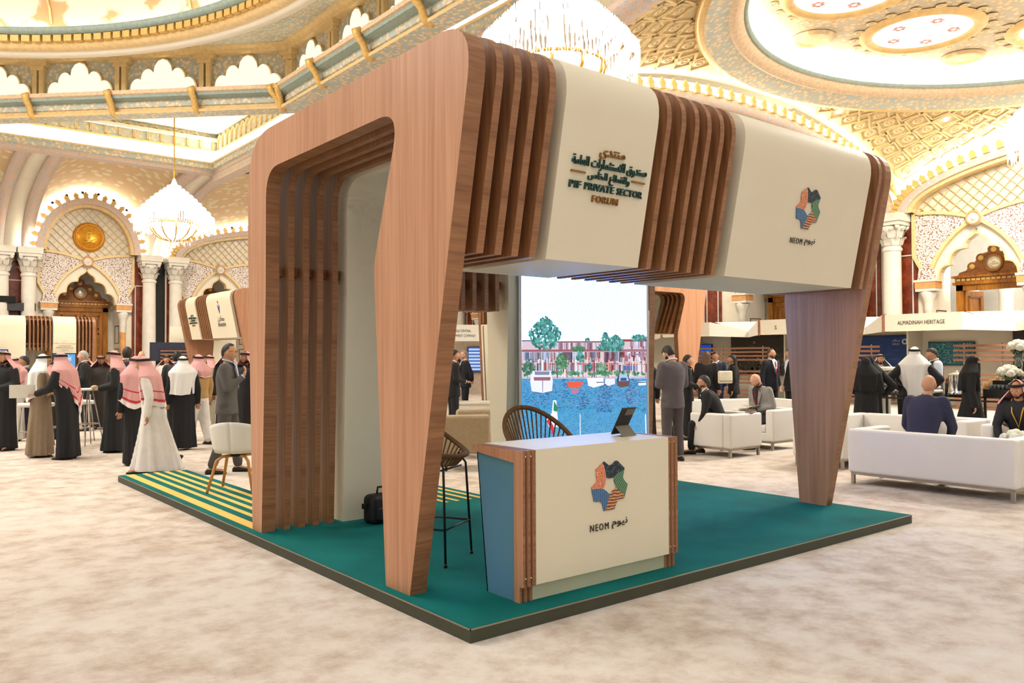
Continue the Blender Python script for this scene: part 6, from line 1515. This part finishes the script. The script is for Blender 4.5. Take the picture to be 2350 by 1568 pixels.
def shoe_mesh(P, key, which):
    def mk():
        mb = MB()
        for n in which:
            a = P['an'+n]; lift = P['legs'] == 'walk' and n == 'R'
            M_ = Matrix.Translation(a) @ (Matrix.Rotation(radians(62), 4, 'Y') if lift else Matrix.Identity(4))
            rings = []
            for x, w, h in ((-0.075, 0.024, 0.05), (-0.05, 0.036, 0.075), (0.0, 0.038, 0.085), (0.06, 0.042, 0.062), (0.12, 0.045, 0.05), (0.17, 0.036, 0.04), (0.2, 0.014, 0.022)):
                z0 = -a.z+0.0 if not lift else -0.085
                rings.append([Vector((x, w*cos(t_), z0+(h/2)*(1+sin(t_)))) for t_ in [2*pi*i/12 for i in range(12)]])
            mb.loft(rings, 0, M_)
        return mb.mesh('shoe', m_black)
    return cached(('shoe', which)+key, mk)
def hair_mesh(style):
    def mk():
        mb = MB(); nu, nv = 32, 22; vs = []; 
        for i in range(nv+1):
            th = pi*i/nv
            for j in range(nu):
                ph = 2*pi*j/nu; x, y, z = sin(th)*cos(ph), sin(th)*sin(ph), cos(th)
                k_ = 1.07 if style != 'full' else 1.12; vs.append(Vector((0.099*x*k_*(1.05 if x < 0 else 1), 0.078*y*k_*1.03, 0.119*z*(k_+0.005))))
        fs = []
        for i in range(nv):
            for j in range(nu):
                f = (i*nu+j, (i+1)*nu+j, (i+1)*nu+(j+1) % nu, i*nu+(j+1) % nu); c = sum((vs[q] for q in f), Vector())/4
                lim = 0.062 if c.x > 0.03 else (0.062-(0.03-c.x)/0.09*0.085 if c.x > -0.06 else -0.068)
                if style == 'receding': lim = 0.098 if c.x > 0.02 else lim+0.012
                if style == 'fringe': lim = 0.03 if c.x > 0 else (-0.8*(-c.x)+0.03 if c.x > -0.08 else -0.1)
                if c.z > lim: fs.append(f)
        mb.add(vs, fs, 0, True)
        if style == 'long':
            mb.grid(lambda u, v: ((-0.02-0.09*sin(pi*(0.12+0.76*u))-0.03*v, 0.105*cos(pi*(0.12+0.76*u))*(1+0.25*v), 0.04-0.36*v-0.05*sin(9*u)*v)), 18, 10)
            mb.grid(lambda u, v: ((-0.02-0.06*sin(pi*(0.1+0.8*u))-0.03*v, 0.095*cos(pi*(0.1+0.8*u))*(1+0.22*v), 0.03-0.33*v)), 18, 10)
        return mb.mesh('hair', m_black)
    return cached(('hair', style), mk)
def gh_mat(name, base, red):
    if name in MATS: return MATS[name]
    t = NT(name); tc = t.node('ShaderNodeTexCoord'); t.b.inputs['Roughness'].default_value = 0.9
    if red:
        ck = t.node('ShaderNodeTexChecker', Scale=1.0); mp = t.node('ShaderNodeMapping'); mp.inputs['Scale'].default_value = (110, 60, 1); t.link(tc.outputs['UV'], mp.inputs[0]); t.link(mp.outputs[0], ck.inputs['Vector'])
        ck.inputs['Color1'].default_value = srgb(206, 92, 92); ck.inputs['Color2'].default_value = srgb(240, 214, 208)
        sx = t.node('ShaderNodeSeparateXYZ'); t.link(tc.outputs['UV'], sx.inputs[0])
        hem = t.ramp(sx.outputs[1], [(0.0, (0, 0, 0, 1)), (0.94, (0, 0, 0, 1)), (0.945, (1, 1, 1, 1))], 'CONSTANT'); ln = t.ramp(sx.outputs[1], [(0.0, (0, 0, 0, 1)), (0.80, (1, 1, 1, 1)), (0.815, (0, 0, 0, 1)), (0.905, (1, 1, 1, 1)), (0.93, (0, 0, 0, 1))], 'CONSTANT')
        t.color(t.mix(hem, t.mix(ln, ck.outputs[0], srgb(200, 52, 56)), srgb(242, 232, 224)))
    else:
        t.color(srgb(*base))
    MATS[name] = t.m; return t.m
def ghutra_mesh(key, back=0.42, front=0.22, point=0.0, wrap=0.0, swing=0.0, veil=False):
    """headscarf: over the skull, down to the shoulders, hanging at the back"""
    def mk():
        mb = MB(); fo = radians(62 if not veil else 50)
        def f(u, v):
            a = fo+(2*pi-2*fo)*u                      # 0 = face
            c, s_ = cos(a), sin(a); bk = 0.5-0.5*cos(a); L = front+(back-front)*bk**1.5 if not point else 0.05+(back+point)*max(0, 1-abs(a-pi)/(pi-fo))
            if v < 0.32:
                th = v/0.32*pi/2*1.02; return Vector((0.112*sin(th)*c-0.006, 0.092*sin(th)*s_, 0.128*cos(th)))
            fold = 0.012*sin(7*a+1)*max(0, v-0.5)*2+0.008*sin(12*a)*max(0, v-0.5)*2
            if v < 0.62:
                t_ = (v-0.32)/0.30; e = t_**0.95
                return Vector(((0.112+(0.085 if c < 0 else 0.03)*e)*c-0.006-0.02*e, (0.092+0.168*e)*s_, -0.003-0.205*t_+0.035*e*abs(s_)))+Vector((c, s_, 0))*fold
            t_ = (v-0.62)/0.38
            return Vector(((0.197 if c < 0 else 0.142)*c-0.026-0.005*t_*bk, (0.260-0.035*t_)*s_*(1-0.25*point*t_*max(0, -c)), -0.208+0.035*abs(s_)-L*t_))+Vector((c, s_, 0))*(fold*1.6)+Vector((0, swing*t_*bk, 0))
        mb.grid(f, 56, 34, 0, True, True)
        me = mb.mesh('headscarf', m_black); return me
    return cached(('gh', back, front, point, swing, veil), mk)
def agal_mesh():
    def mk():
        mb = MB()
        for dz, r in ((0.0, 1.0), (0.017, 0.97)):
            mb.tube([((0.108*r)*cos(a)-0.004, 0.092*r*sin(a), 0.062+dz+0.012*cos(a)) for a in [2*pi*i/28 for i in range(28)]], 0.0105, 7, closed=True)
        return mb.mesh('head_cord', m_black)
    return cached(('agal',), mk)
def niqab_mesh():
    def mk():
        mb = MB(); mb.grid(lambda u, v: ((0.110-0.02*v)*cos(-1.15+2.3*u)+0.004+0.02*v, 0.092*sin(-1.15+2.3*u)*(1+0.35*v), -0.006-0.26*v), 16, 10)
        mb.grid(lambda u, v: (0.112*cos(-1.15+2.3*u)*cos(0.5+0.4*v)*1.12, 0.092*sin(-1.15+2.3*u), 0.035+0.06*v), 16, 4); return mb.mesh('face_veil', m_black)
    return cached(('niqab',), mk)
def glasses_mesh():
    def mk():
        mb = MB()
        for s_ in (-1, 1):
            mb.tube([(0.101, s_*0.031+0.021*cos(a), 0.010+0.016*sin(a)) for a in [2*pi*i/14 for i in range(14)]], 0.0022, 5, closed=True); mb.tube([(0.098, s_*0.052, 0.014), (0.03, s_*0.079, 0.014), (-0.005, s_*0.082, 0.006)], 0.002, 5)
        mb.tube([(0.102, -0.01, 0.013), (0.104, 0, 0.015), (0.102, 0.01, 0.013)], 0.002, 5); return mb.mesh('glasses', m_black)
    return cached(('glasses',), mk)
def person(loc, heading, label, h=1.75, legs='stand', arms=('down', 'down'), lean=0.0, tilt=0.0, turn=0.0, skin='tan', beard=False, hair=None, hair_rgb=(30, 24, 20), outfit=('suit', (40, 40, 44), (40, 40, 44)), scarf=None, glasses=False, shirt=(232, 234, 240), tie=None, shoes=(20, 18, 16), seed=1, veil=False, lanyard=None, scarf_kw=None, wide=0.0, flare=1.0):
    r = empty('person', (loc[0], loc[1], loc[2] if len(loc) > 2 else 0), heading, label, 'person'); k_ = h/1.75; r.scale = (k_, k_, k_)
    P = pose_points(legs, arms[0], arms[1], lean); key = (legs, arms, round(lean, 3))
    me, C, M3 = body_mesh(P, key, beard, round(tilt, 3), round(turn, 3))
    sk = plain('skin_'+skin, SKIN[skin], 0.55, var=0.04, scale=14); hm = plain('hair_%d_%d_%d' % hair_rgb, hair_rgb, 0.6, var=0.15, scale=60)
    obj_from('body', me, r, mats=[sk, hm, m_lip, m_eyew, m_iris])
    kind, c1, c2 = outfit; HM4 = Matrix.Translation(C) @ M3.to_4x4()
    def on_head(name, me, mat):
        o = obj_from(name, me, r, mats=[mat]); o.matrix_local = HM4; return o
    if kind in ('suit', 'shirt', 'sweater', 'vest'):
        obj_from('jacket' if kind == 'suit' else kind, jacket_mesh(P, key, kind != 'suit'), r, mats=[cloth('%d_%d_%d' % c1, c1)])
        obj_from('trousers', trousers_mesh(P, key, 0.03 if kind == 'sweater' else 0.0), r, mats=[cloth('%d_%d_%d' % c2, c2)])
        up = P['up']
        if kind in ('suit', 'vest'):
            m_ = cloth('%d_%d_%d' % shirt, shirt, 0.02); mb = MB(); q = lambda x, y, z: up((x, y, z))
            mb.add([q(0.149, 0.0, 1.13), q(0.148, -0.045, 1.32), q(0.118, -0.075, 1.455), q(0.075, -0.05, 1.51), q(0.075, 0.05, 1.51), q(0.118, 0.075, 1.455), q(0.148, 0.045, 1.32), q(0.156, 0.0, 1.30), q(0.128, 0, 1.45), q(0.09, 0, 1.49)], [(0, 1, 7), (0, 7, 6), (1, 2, 8, 7), (7, 8, 5, 6), (2, 3, 9, 8), (8, 9, 4, 5)], 0, True); mb.build('shirt_front', m_, r)
            mb = MB(); mb.tube([up((-0.055, 0, 1.535)), up((-0.02, 0.062, 1.525)), up((0.05, 0.06, 1.505)), up((0.085, 0.0, 1.475)), up((0.05, -0.06, 1.505)), up((-0.02, -0.062, 1.525))], 0.013, 7, closed=True); mb.build('collar', m_ if kind == 'suit' else m_, r)
            for s_ in (-1, 1):
                mb = MB(); mb.add([up((0.158, 0.0, 1.12)), up((0.155, 0.048*s_, 1.30)), up((0.12, 0.08*s_, 1.46)), up((0.115, 0.12*s_, 1.40)), up((0.140, 0.11*s_, 1.33)), up((0.155, 0.075*s_, 1.24))], [(0, 1, 5), (1, 4, 5), (1, 2, 3, 4)], 0, False); mb.build('lapel', cloth('%d_%d_%d' % c1, c1), r)
            if tie: mb = MB(); mb.add([up((0.135, -0.018, 1.455)), up((0.135, 0.018, 1.455)), up((0.162, 0.028, 1.25)), up((0.166, 0.0, 1.14)), up((0.162, -0.028, 1.25))], [(0, 1, 2, 3, 4)]); mb.build('tie', cloth('%d_%d_%d' % tie, tie), r)
            if kind == 'vest':
                for n in 'LR': mb = MB(); mb.capsule(P['sh'+n], 0.085, P['el'+n], 0.064); mb.capsule(P['el'+n], 0.064, P['wr'+n], 0.045); mb.build('sleeve', m_, r)
            else:
                for n in 'LR': mb = MB(); a, b = P['el'+n].lerp(P['wr'+n], 0.86), P['el'+n].lerp(P['wr'+n], 1.0); mb.tube([a, b], [0.037, 0.036], 10, cap=False); mb.build('cuff', m_, r)
        for n in 'LR': obj_from('shoe', shoe_mesh(P, key, n), r, mats=[plain('shoe_%d' % shoes[0], shoes, 0.3, var=0.05)])
    else:
        obj_from('robe', robe_mesh(P, key, flare=flare, seed=seed, wide=wide), r, mats=[cloth('%d_%d_%d' % c1, c1, 0.05)])
        if kind != 'abaya':
            mb = MB(); up = P['up']; mb.tube([up((-0.05, 0, 1.52)), up((0.0, 0.062, 1.51)), up((0.075, 0.0, 1.485)), up((0.0, -0.062, 1.51))], 0.017, 7, closed=True); mb.build('collar', cloth('%d_%d_%d' % c1, c1), r)
        for n in 'LR': obj_from('shoe', shoe_mesh(P, key, n), r, mats=[plain('shoe_%d' % shoes[0], shoes, 0.35, var=0.05)])
    if lanyard:
        up = P['up']; mb = MB(); mb.tube([up((-0.07, 0, 1.51)), up((0.02, 0.085, 1.49)), up((0.15, 0.06, 1.36)), up((0.165, 0.0, 1.15)), up((0.15, -0.06, 1.36)), up((0.02, -0.085, 1.49))], 0.009, 5, closed=True); mb.build('lanyard', cloth('%d_%d_%d' % lanyard, lanyard), r)
    if scarf:
        mt = {'red': gh_mat('red_check_headscarf', None, True), 'white': gh_mat('white_headscarf', (240, 236, 230), False), 'black': gh_mat('black_headscarf', (16, 15, 16), False)}[scarf]
        o = on_head('headscarf', ghutra_mesh(None, **(scarf_kw or {}), veil=(scarf == 'black')), mt); sh_ = Matrix.Identity(4); sh_[0][2] = math.tan(lean)*0.9; o.matrix_local = Matrix.Translation(C) @ Matrix.Rotation(turn*0.6, 4, 'Z') @ sh_ @ Matrix.Rotation(tilt*0.35, 4, 'Y')
        if scarf != 'black': on_head('head_cord', agal_mesh(), plain('black_cord', (14, 13, 13), 0.7, var=0))
        elif veil: on_head('face_veil', niqab_mesh(), mt)
    elif hair: on_head('hair', hair_mesh(hair), hm)
    if glasses: on_head('glasses', glasses_mesh(), m_black)
    return r, P, k_
# ------------------------------------------------------------------ who stands where
D = radians
RED, WHI, BLK = 'red', 'white', 'black'
ROBE_BK, ROBE_TP, ROBE_WH, ROBE_GR = (26, 26, 28), (150, 128, 102), (238, 232, 224), (168, 162, 140)
def at_hand(r, P, n, off=(0, 0, 0)):
    M_ = Matrix.Translation(r.location) @ Matrix.Rotation(r.rotation_euler.z, 4, 'Z') @ Matrix.Diagonal((r.scale.x,)*3+(1,))
    return M_ @ (P['wr'+n]+P['hd'+n]*0.09+Vector(off))
# left crowd
person((-0.62, 13.2), D(215), 'man in black robe and red headscarf cut off by the left edge', 1.76, arms=('bent', 'bent'), beard=True, outfit=('robe', (30, 29, 31), None), scarf=RED, turn=D(10), seed=2)
person((-0.30, 11.7), D(-6), 'man in taupe robe and long white headscarf facing right', 1.70, arms=('bent', 'bent'), outfit=('robe', ROBE_TP, None), scarf=WHI, glasses=True, skin='olive', seed=3, tilt=D(4), wide=0.03, scarf_kw=dict(back=0.5, front=0.25))
r, P, k_ = person((-0.02, 11.1), D(142), 'man in black robe and red headscarf holding a white sheet', 1.73, arms=('reach', 'bent'), lean=D(7), tilt=D(6), outfit=('robe', ROBE_BK, None), scarf=RED, seed=4, scarf_kw=dict(back=0.55, front=0.3, point=0.1, swing=-0.08))
pp_ = at_hand(r, P, 'L'); sh = empty('document_folder', pp_, D(-10), 'white sheet held between the two talking men', 'paper'); MB().box(-0.30, 0.06, -0.006, 0.006, -0.06, 0.15).build('sheet', plain('paper', (232, 226, 210)), sh)
person((1.34, 16.6), D(168), 'grey haired man in black suit behind the red headscarf', 1.80, outfit=('suit', (30, 30, 30), (26, 26, 28)), hair='short', hair_rgb=(176, 170, 160), skin='fair', arms=('bent', 'bent'))
person((1.74, 16.95), D(262), 'man in pale red headscarf facing us behind the high table', 1.70, outfit=('robe', (60, 52, 50), None), scarf=RED, beard=True, skin='brown', tilt=D(14), scarf_kw=dict(back=0.4, front=0.42))
r, P, k_ = person((0.84, 11.7), D(166), 'man in long black robe with glasses holding a bread roll', 1.76, arms=('bent', 'bent'), outfit=('robe', (34, 35, 36), None), scarf=RED, glasses=True, skin='olive', beard=False, seed=6, flare=1.45, scarf_kw=dict(back=0.16, front=0.05))
q = at_hand(r, P, 'L'); b = empty('bread_roll', (q.x, q.y, q.z+0.02), D(30), 'bread roll in the hands of the man with glasses', 'food'); mb = MB(); mb.ball((0, 0, 0), (0.07, 0.045, 0.035), 12, 8); mb.build('crust', plain('bread', (226, 196, 140), 0.8, var=0.1), b); MB().box(-0.075, 0.075, -0.03, 0.03, -0.012, 0.0).build('napkin', plain('paper', (232, 226, 210)), b)
person((1.25, 12.6), D(70), 'tall man in navy suit seen from behind in the left crowd', 1.84, outfit=('suit', (34, 38, 60), (30, 34, 54)), hair='short', hair_rgb=(46, 36, 30))
person((0.66, 9.56), D(100), 'man in black robe with red and white headscarf over his shoulder', 1.66, outfit=('robe', (24, 23, 24), None), scarf=RED, seed=8, lean=D(4), scarf_kw=dict(back=0.52, front=0.3, swing=0.12))
person((0.60, 8.5), D(152), 'man in white robe walking left under a large red headscarf', 1.68, legs='walk', arms=('down', 'down'), lean=D(8), tilt=D(10), outfit=('robe', ROBE_WH, None), scarf=RED, seed=9, scarf_kw=dict(back=0.46, front=0.38))
person((1.85, 11.25), D(82), 'man in black robe and pointed white headscarf seen from behind', 1.66, outfit=('robe', (20, 20, 24), None), scarf=WHI, seed=10, scarf_kw=dict(back=0.40, front=0.42, swing=0.06), shoes=(226, 216, 196))
person((2.36, 11.95), D(110), 'man in mustard sweater and white trousers beside the white headscarf', 1.69, legs='stride', outfit=('sweater', (186, 148, 92), (238, 230, 220)), scarf=RED, skin='brown', scarf_kw=dict(back=0.12, front=0.06))
person((2.22, 12.85), D(60), 'man in charcoal suit half hidden behind the white headscarf', 1.76, outfit=('suit', (44, 44, 46), (40, 40, 42)), hair='short', hair_rgb=(28, 22, 20))
person((3.56, 14.9), D(165), 'bearded man in grey-green robe with folded arms', 1.69, arms=('cross', 'cross'), outfit=('robe', ROBE_GR, None), scarf=RED, beard=True, skin='tan', seed=13, scarf_kw=dict(back=0.2, front=0.1))
person((3.27, 13.0), D(235), 'bearded man in dark robe behind the man in grey suit', 1.77, outfit=('robe', (34, 30, 30), None), scarf=RED, beard=True, skin='brown', tilt=D(12))
person((1.40, 7.80), D(-30), 'balding man in grey suit and glasses raising his hand', 1.83, legs='stride', arms=('down', 'raise'), outfit=('suit', (92, 88, 86), (84, 78, 74)), hair='receding', hair_rgb=(34, 28, 24), glasses=True, skin='olive', shirt=(186, 200, 222), turn=D(-8))
person((2.9, 10.95), D(200), 'man in black robe and red headscarf next to the booth pillar', 1.74, outfit=('robe', (24, 22, 24), None), scarf=RED, beard=True, skin='brown')
person((0.06, 15.75), D(176), 'dark haired man in navy suit with a yellow lanyard', 1.68, outfit=('suit', (30, 34, 60), (28, 30, 50)), hair='short', hair_rgb=(26, 20, 18), lanyard=(226, 170, 50), skin='tan')
person((-0.26, 14.98), D(80), 'man in white robe and red headscarf second from the left edge', 1.66, outfit=('robe', (228, 220, 210), None), scarf=RED, scarf_kw=dict(back=0.5, front=0.3))
person((0.34, 14.9), D(100), 'man in dark robe and red headscarf between the two talking men', 1.58, outfit=('robe', (40, 36, 34), None), scarf=RED)
person((1.72, 18.3), D(230), 'man in red headscarf far behind the grey haired man', 1.70, outfit=('robe', (214, 204, 192), None), scarf=RED, skin='brown')
person((3.85, 19.2), D(250), 'distant man in red headscarf left of the white headscarf', 1.70, outfit=('robe', (224, 214, 202), None), scarf=RED, skin='tan')
person((3.45, 20.1), D(250), 'distant bald man in brown suit in the left crowd', 1.82, outfit=('suit', (70, 54, 44), (60, 48, 40)), skin='fair')
# seen through the booth
person((6.95, 10.2), D(-20), 'man in black suit partly hidden by the near booth leg', 1.78, outfit=('suit', (18, 18, 20), (18, 18, 20)), hair='short', arms=('bent', 'bent'))
person((9.95, 13.95), D(150), 'bald man in dark suit with hands clasped behind his back', 1.80, arms=('behind', 'behind'), outfit=('suit', (24, 26, 34), (22, 24, 30)), hair='receding', hair_rgb=(150, 140, 130), beard=True, glasses=True, skin='fair', lanyard=(230, 190, 70))
person((10.6, 15.3), D(230), 'man in white robe behind the dark suited man', 1.72, outfit=('robe', (232, 224, 212), None), scarf=RED, beard=True, arms=('raise', 'bent'))
# right lounge
r, P, k_ = person((7.22, 4.6), D(78), 'man in grey suit from behind looking down at his phone', 1.82, legs='stand', arms=('phone', 'phone'), tilt=D(30), outfit=('suit', (98, 92, 94), (86, 80, 82)), hair='full', hair_rgb=(30, 24, 22), beard=True, skin='fair')
q = at_hand(r, P, 'L'); ph = empty('mobile_phone', (q.x, q.y, q.z+0.02), D(78), 'phone in the hands of the man in grey suit', 'phone'); MB().rbox(-0.035, 0.035, -0.075, 0.075, -0.004, 0.004, 0.004).build('case', m_black, ph); MB().box(-0.032, 0.032, -0.07, 0.07, 0.0041, 0.005).build('display', emis('phone_glow', (150, 180, 230), 0.8), ph)
person((9.95, 6.55), D(-45), 'woman with dark hair in black clothes facing right', 1.66, arms=('bent', 'bent'), outfit=('suit', (18, 17, 19), (16, 16, 18)), hair='long', hair_rgb=(40, 26, 18), skin='fair', shirt=(20, 20, 22))
r, P, k_ = person((12.3, 7.9), D(30), 'woman with long brown hair in black coat from behind', 1.74, outfit=('suit', (20, 18, 20), (18, 18, 20)), hair='long', hair_rgb=(92, 64, 36), shirt=(20, 20, 22))
tbg = empty('tote_bag', (12.38, 7.45, 1.02), D(-30), 'cream tote bag on the shoulder of the long-haired woman', 'bag'); MB().rbox(-0.16, 0.16, -0.05, 0.05, 0, 0.28, 0.03).build('body', plain('cream_canvas', (226, 216, 186), 0.8), tbg); MB().tube([(-0.1, 0, 0.27), (-0.07, 0, 0.46), (0.07, 0, 0.46), (0.1, 0, 0.27)], 0.012, 6).build('strap', plain('dark_strap', (50, 44, 38), 0.7), tbg)
for x0, x1 in ((-0.201, 0.201),): MB().box(-0.15, 0.15, -0.054, -0.05, 0.05, 0.06).build('stripe', plain('dark_strap', (50, 44, 38)), tbg)
person((13.7, 8.7), D(200), 'man in navy suit talking behind the long-haired woman', 1.74, outfit=('suit', (36, 44, 72), (34, 40, 64)), hair='short', skin='tan')
person((13.1, 7.75), D(125), 'woman with black ponytail in black suit facing left', 1.66, outfit=('suit', (22, 20, 22), (20, 20, 22)), hair='long', hair_rgb=(22, 18, 18), skin='tan', shirt=(22, 20, 22))
person((14.2, 7.5), D(262), 'stout man in dark navy suit with red tie', 1.80, outfit=('suit', (24, 26, 38), (22, 24, 34)), hair='receding', hair_rgb=(70, 56, 46), beard=True, tie=(176, 40, 50), skin='olive', tilt=D(-6), turn=D(18))
person((14.2, 6.95), D(150), 'man in black suit half hidden by the right booth leg', 1.80, outfit=('suit', (20, 20, 24), (18, 18, 22)), hair='short')
person((9.5, 7.2), D(60), 'woman in long black dress between the screen and the grey suit', 1.62, outfit=('abaya', (16, 15, 16), None), scarf=BLK)
person((8.5, 4.66), D(124), 'seated man in black suit and glasses leaning forward', 1.76, legs='sit', arms=('knee', 'knee'), lean=D(24), outfit=('suit', (30, 29, 30), (28, 28, 30)), hair='short', hair_rgb=(60, 52, 46), glasses=True, beard=True, skin='olive')
r, P, k_ = person((9.98, 4.8), D(170), 'seated bald bearded man in grey jacket reading', 1.76, legs='sit', arms=('phone', 'phone'), lean=D(14), tilt=D(32), outfit=('suit', (146, 142, 136), (60, 60, 64)), beard=True, hair_rgb=(150, 96, 60), skin='fair', shirt=(40, 36, 38), tie=(110, 30, 34))
q = at_hand(r, P, 'L'); br = empty('brochure', (q.x, q.y, q.z+0.03), D(100), 'open brochure in the hands of the seated bald man', 'paper'); MB().box(-0.15, 0, -0.1, 0.1, 0, 0.004, M=Matrix.Rotation(D(14), 4, 'Y')).build('page', plain('paper', (232, 226, 210)), br); MB().box(0, 0.15, -0.1, 0.1, 0, 0.004, M=Matrix.Rotation(D(-14), 4, 'Y')).build('page', plain('paper', (232, 226, 210)), br)
person((10.5, 3.2), D(30), 'woman in black abaya nearest the right booth leg', 1.60, outfit=('abaya', (15, 14, 15), None), scarf=BLK, veil=True, arms=('bent', 'bent'), seed=21, scarf_kw=dict(back=0.3, front=0.3), wide=0.03)
person((11.2, 3.5), D(36), 'woman in black abaya with hands behind her, second from the leg', 1.62, outfit=('abaya', (17, 15, 16), None), scarf=BLK, arms=('behind', 'hip'), seed=22, scarf_kw=dict(back=0.34, front=0.3), wide=0.03)
person((14.1, 4.25), D(215), 'woman with dark hair looking down behind the coffee bar', 1.62, outfit=('suit', (44, 42, 46), (30, 30, 32)), hair='long', hair_rgb=(24, 18, 16), tilt=D(28), skin='brown', shirt=(60, 60, 62))
person((11.9, 3.05), D(22), 'man in black robe with diamond shaped white headscarf at the coffee bar', 1.78, outfit=('robe', (26, 24, 26), None), scarf=WHI, arms=('hip', 'hip'), seed=24, scarf_kw=dict(back=0.34, front=0.22, point=0.26))
person((14.05, 3.65), D(130), 'barista in grey vest with yellow strap behind the coffee bar', 1.78, outfit=('vest', (74, 72, 76), (150, 138, 120)), hair='short', hair_rgb=(36, 28, 24), lanyard=(236, 182, 50), shirt=(214, 224, 236), arms=('bent', 'bent'), tilt=D(12), skin='olive')
person((11.5, 1.95), D(-62), 'veiled woman in black abaya walking past the coffee bar', 1.62, legs='stride', outfit=('abaya', (16, 14, 15), None), scarf=BLK, veil=True, seed=26, scarf_kw=dict(back=0.3, front=0.32), wide=0.05)
person((14.4, 4.95), D(215), 'man in white headscarf behind the espresso machine', 1.66, outfit=('robe', (226, 220, 210), None), scarf=WHI, beard=True)
person((7.66, 1.0), D(2), 'bald man in navy shirt on the long sofa, seen from behind', 1.84, legs='sit', arms=('knee', 'knee'), lean=D(20), outfit=('shirt', (46, 46, 72), (50, 50, 60)), skin='olive', tilt=D(8))
person((9.42, 0.44), D(182), 'seated man with red headscarf at the right edge', 1.74, legs='sit', arms=('knee', 'knee'), lean=D(22), outfit=('robe', (236, 230, 222), None) if False else ('shirt', (40, 38, 44), (38, 36, 40)), scarf=RED, tilt=D(16), beard=True, lanyard=(226, 170, 50))
